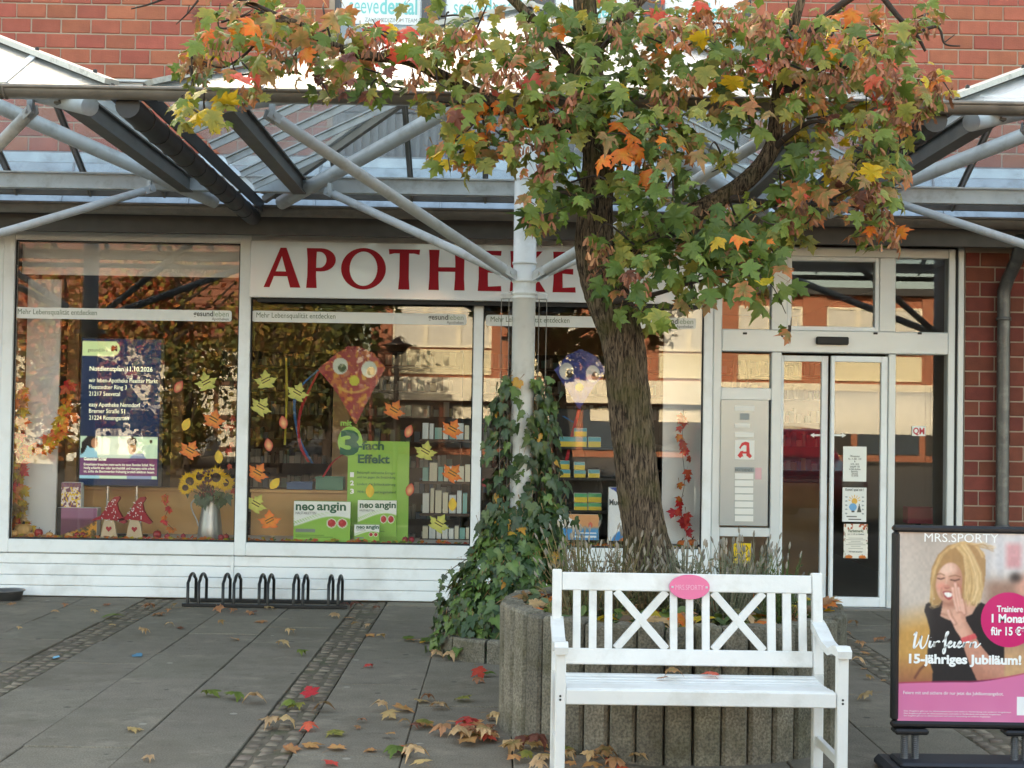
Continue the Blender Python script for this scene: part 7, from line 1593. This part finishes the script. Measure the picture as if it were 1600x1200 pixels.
# white barrel awning before the right hand part
ax0, ax1 = op(1150, 600, 40)[0], op(1500, 600, 40)[0]
aw = thing('awning', 'white rounded fabric awning mirrored in the entrance glass', 'awning', ((ax0 + ax1) / 2, -40, 0)); M_aw = mat('white_fabric', S(226, 224, 216), .8, var=.05, transl=.15)
vs = []; n = 12
for i in range(n + 1): a = math.pi / 2 * i / n; vs += [(ax0, -41.6 + 1.6 * math.sin(a), 1.55 + 1.25 * math.cos(a)), (ax1, -41.6 + 1.6 * math.sin(a), 1.55 + 1.25 * math.cos(a))]
mb = MB(aw.location); mb.add(vs, [(2 * i, 2 * i + 1, 2 * i + 3, 2 * i + 2) for i in range(n)]); mb.box(ax0, ax1, -40.02, -39.98, 1.2, 1.55); mb.build('fabric', M_aw, aw)
for x in (ax0 + .1, ax1 - .1): MB(aw.location).tube([(x, -40.1, 0), (x, -40.1, 1.5)], .04, 8).build('leg', M_alu, aw)
# half-timbered house
hx0, hx1 = op(-160, 600, 40)[0], op(372, 600, 40)[0]; HY = -40.0
hs = thing('half_timbered_house', 'half-timbered house with orange tiled roof mirrored in the left window', 'house', ((hx0 + hx1) / 2, HY, 0)); o = hs.location
M_plas = mat('white_infill', S(196, 190, 176), .8, var=.05); M_tim = mat('dark_timber', S(84, 54, 38), .8, var=.15)
zr = op(200, 512, 40)[1]
MB(o).box(hx0, hx1, HY - 8, HY, 0, zr).build('wall', M_plas, hs)
for x in np.arange(hx0, hx1, 1.15): MB(o).box(x, x + .16, HY, HY + .03, 0, zr).build('timber_post', M_tim, hs)
for z in (.2, 1.35, 2.6, zr - .18): MB(o).box(hx0, hx1, HY + .005, HY + .036, z, z + .16).build('timber_rail', M_tim, hs)
rt = zr + 4.2; mb = MB(o); mb.add([(hx0 - .4, HY + .6, zr - .25), (hx1 + .4, HY + .6, zr - .25), (hx1 + .2, HY - 4, rt), (hx0 - .2, HY - 4, rt), (hx1 + .4, HY - 8.6, zr - .25), (hx0 - .4, HY - 8.6, zr - .25)], [(0, 1, 2, 3), (3, 2, 4, 5), (1, 4, 2), (0, 3, 5)]); rf = mb.build('roof', M_rooft, hs)
ti = MB(o)
for i in range(14):
    t0, t1 = i / 14, (i + 1) / 14; y0, z0 = HY + .6 - 4.6 * t0, zr - .25 + (4.45) * t0; ti.beam((hx0 - .4, y0, z0 + .03), (hx1 + .4, y0, z0 + .03), .32, .06, up=(0, .6, 1))
ti.build('tile_courses', M_rooft, rf, kind='stuff')
# low annexe with a tiled roof
hp = [op(60, 640, 30), op(118, 560, 30), op(175, 640, 30)]; ax = thing('tiled_annexe', 'low annexe with orange tiled roof mirrored in the left window', 'house', (hp[1][0], -30, 0)); o = ax.location
x0, x1 = hp[0][0] - 1.0, hp[2][0]; zt_ = hp[1][1]; zb_ = hp[0][1]
MB(o).box(x0 + .3, x1 - .3, -34, -30.2, 0, zb_).build('wall', M_plas, ax); mb = MB(o); mb.add([(x0, -29.8, zb_), (x1, -29.8, zb_), (x1 - .6, -32, zt_), (x0 + .6, -32, zt_), (x1, -34.4, zb_), (x0, -34.4, zb_)], [(0, 1, 2, 3), (3, 2, 4, 5), (1, 4, 2), (0, 3, 5)]); mb.build('roof', M_rooft, ax)
# trees and shrubs
M_fol = mat('far_foliage', attr=True, rough=.7, transl=.25)
def far_tree(name, lb, c, rad, h0, cols, n, size, trunk=.2, lay=1.0):
    t = thing(name, lb, 'tree', c, 'trees across the square'); c = t.location; V = []; Fs = []; C = []; r = random.Random(int(abs(c.x) * 100)); cl = [Vector((r.gauss(0, .5) * rad[0], r.gauss(0, .5) * rad[1], h0 + rad[2] * (1 + r.uniform(-.9, .9)))) for _ in range(26)]
    for i in range(n):
        q = r.choice(cl) + Vector((r.gauss(0, .22) * rad[0], r.gauss(0, .22) * rad[1], r.gauss(0, .17) * rad[2])); a = Vector((r.gauss(0, 1), r.gauss(0, 1), r.gauss(0, 1))).normalized() * size; b = a.cross(Vector((r.gauss(0, 1), r.gauss(0, 1), r.gauss(0, 1)))).normalized() * size * .7; k = len(V)
        V += [c + q - a, c + q + b, c + q + a, c + q - b]; Fs.append((k, k + 1, k + 2, k + 3)); C += [lin(r.choice(cols))] * 4
    mb = MB(c); mb.add(V, Fs); mb.c = C; mb.build('crown', M_fol, t, kind='stuff')
    mb = MB(c); mb.tube([c, c + Vector((.1, 0, h0 + rad[2])), c + Vector((0, .1, h0 + 1.6 * rad[2]))], [trunk, trunk * .7, trunk * .2], 8); mb.build('trunk', M_twig, t)
    for k in range(7): a = r.uniform(0, 6.28); s = c + Vector((0, 0, h0 + r.uniform(.1, .8) * rad[2])); MB(c).tube([s, s + Vector((math.cos(a) * rad[0] * .5, math.sin(a) * rad[1] * .5, rad[2] * .5)), s + Vector((math.cos(a) * rad[0] * .8, math.sin(a) * rad[1] * .8, rad[2] * .9))], [trunk * .4, trunk * .25, .02], 6).build('limb', M_twig, t)
GR = [(54, 66, 36), (70, 80, 40), (44, 56, 32), (92, 96, 44)]; OL = [(120, 112, 50), (140, 124, 56), (96, 92, 44), (150, 110, 60), (110, 84, 50)]; RD = [(150, 66, 44), (170, 84, 50), (120, 48, 40), (180, 110, 60)]
far_tree('evergreen_tree', 'dark green tree beside the retail building', (-6.6, -42, 0), (2.2, 2, 3.4), .6, GR, 4200, .17)
far_tree('evergreen_tree', 'tall dark tree behind the olive shrubs', (-9.5, -44, 0), (2.6, 2, 4.2), .8, GR + OL[:1], 4200, .18)
far_tree('autumn_tree', 'olive yellow half bare tree across the square', (-6.9, -31, 0), (1.7, 1.5, 2.3), .8, OL, 2200, .10)
far_tree('autumn_tree', 'copper leaved tree before the half-timbered house', (-8.3, -24, 0), (1.9, 1.5, 1.4), 3.1, RD + OL, 1700, .10, .12)
far_tree('autumn_tree', 'yellow green bushy tree between van and retail building', (-5.9, -26, 0), (.85, .8, 1.2), .7, OL + GR, 1800, .08, .08)
far_tree('autumn_tree', 'red leaved tree at the edge of the half-timbered house', (-12.0, -27, 0), (2.0, 1.6, 1.8), 2.4, RD + OL, 1700, .11, .14)
far_tree('autumn_tree', 'olive bush standing before the half-timbered house', (-7.5, -22, 0), (1.0, .9, 1.5), .5, OL + GR, 2600, .09, .1)
far_tree('autumn_tree', 'yellowing tree between the half-timbered house and the annexe', (-11.2, -24, 0), (1.2, 1, 1.7), .6, OL + RD, 2400, .10, .1)
far_tree('evergreen_tree', 'far tree left of the half-timbered house', (-24, -52, 0), (5, 3, 5), 1, GR + OL, 3000, .3)
# lantern and globe lamp on the square
M_lan = mat('lantern_black', S(26, 24, 24), .5, .3)
def lamp(lb, px, py, D, kind):
    x_, z_ = op(px, py, D); t = thing('street_lamp', lb, 'street lamp', (x_, -D, 0)); c = t.location; MB(c).tube([c, c + Vector((0, 0, z_))], .05, 10).build('pole', M_lan if kind else mat('lamp_brown', S(120, 60, 46), .5), t)
    if kind: MB(c).lathe(c + Vector((0, 0, z_)), [(.03, 0), (.16, .06), (.2, .16), (.24, .18), (.32, .2), (.1, .26), (.05, .34), (.001, .36)], 18).build('lantern_head', M_lan, t)
    else: MB(c).lathe(c + Vector((0, 0, z_)), [(.03, -.02), (.16, .06), (.2, .2), (.12, .36), (.001, .4)], 16).build('globe', mat('lamp_globe', S(214, 190, 150), .3), t)
lamp('black lantern on the square mirrored beside the red kite', 620, 556, 15, True); lamp('pale globe lamp on a brown pole across the square', 580, 592, 34, False)
# parked van and car
M_tyre = mat('tyre_rubber', S(22, 22, 22), .8); M_carglass = mat('car_glass', S(40, 48, 52), .05, coat=.5)
def vehicle(name, lb, cat, loc, prof, L, W_, color, wheels, wins, rz):
    t = thing(name, lb, cat, loc, None, rz); mb = MB(); n = len(prof); y0, y1 = -W_ / 2, W_ / 2
    mb.prism(prof, y0, y1); ob = mb.build('body', color, t); tri_mesh(fix_normals(ob.data)); md = ob.modifiers.new('bevel', 'BEVEL'); md.width = .06; md.segments = 3; md.limit_method = 'ANGLE'
    for pl in wins:
        for s in (-1, 1): mb = MB(); mb.prism(pl, s * (W_ / 2 + .004) - .004, s * (W_ / 2 + .004) + .004); ob = mb.build('side_window', M_carglass, t); tri_mesh(fix_normals(ob.data))
    for x in wheels:
        for s in (-1, 1):
            mb = MB(); mb.tube([(x, s * (W_ / 2 - .2), .31), (x, s * (W_ / 2 + .01), .31)], .31, 20); wl_ = mb.build('wheel', M_tyre, t); MB().tube([(x, s * (W_ / 2 + .0), .31), (x, s * (W_ / 2 + .02), .31)], .19, 16).build('rim', M_alu, wl_)
    xe = max(p[0] for p in prof)
    for s in (-1, 1): MB().box(xe - .12, xe + .01, s * W_ * .36 - .16, s * W_ * .36 + .16, .62, .78, .02).build('headlight', M_card, t); MB().box(-xe - .01, -xe + .1, s * W_ * .4 - .1, s * W_ * .4 + .1, .7, .95, .02).build('tail_light', M_red, t)
vx = op(205, 690, 30)[0]
vehicle('delivery_van', 'white van parked on the square, mirrored behind the screen', 'van', (vx, -30, 0), [(-2.4, .3), (2.35, .3), (2.45, .75), (2.2, .95), (1.5, 1.1), (.9, 1.68), (.6, 1.78), (-2.35, 1.8), (-2.45, 1.0)], 4.9, 1.9, mat('van_white', S(226, 226, 224), .25, coat=.5), (-1.5, 1.5), [[(.2, 1.08), (1.3, 1.08), (.8, 1.6), (.2, 1.62)], [(-1.0, 1.08), (0, 1.08), (0, 1.62), (-1.0, 1.64)]], 0.0)
cx_ = op(1255, 760, 14)[0]
vehicle('parked_car', 'dark red hatchback on the square mirrored in the sliding door', 'car', (4.25, -10.7, 0), [(-2.0, .3), (1.95, .3), (2.05, .62), (1.9, .85), (.95, 1.0), (.3, 1.45), (-1.2, 1.5), (-1.85, 1.05), (-2.05, .8)], 4.1, 1.75, mat('car_red', S(120, 22, 34), .25, coat=.6), (-1.25, 1.25), [[(-.3, 1.0), (.75, 1.0), (.22, 1.38), (-.3, 1.42)], [(-1.5, 1.0), (-.4, 1.0), (-.4, 1.42), (-1.15, 1.42)]], 1.45)
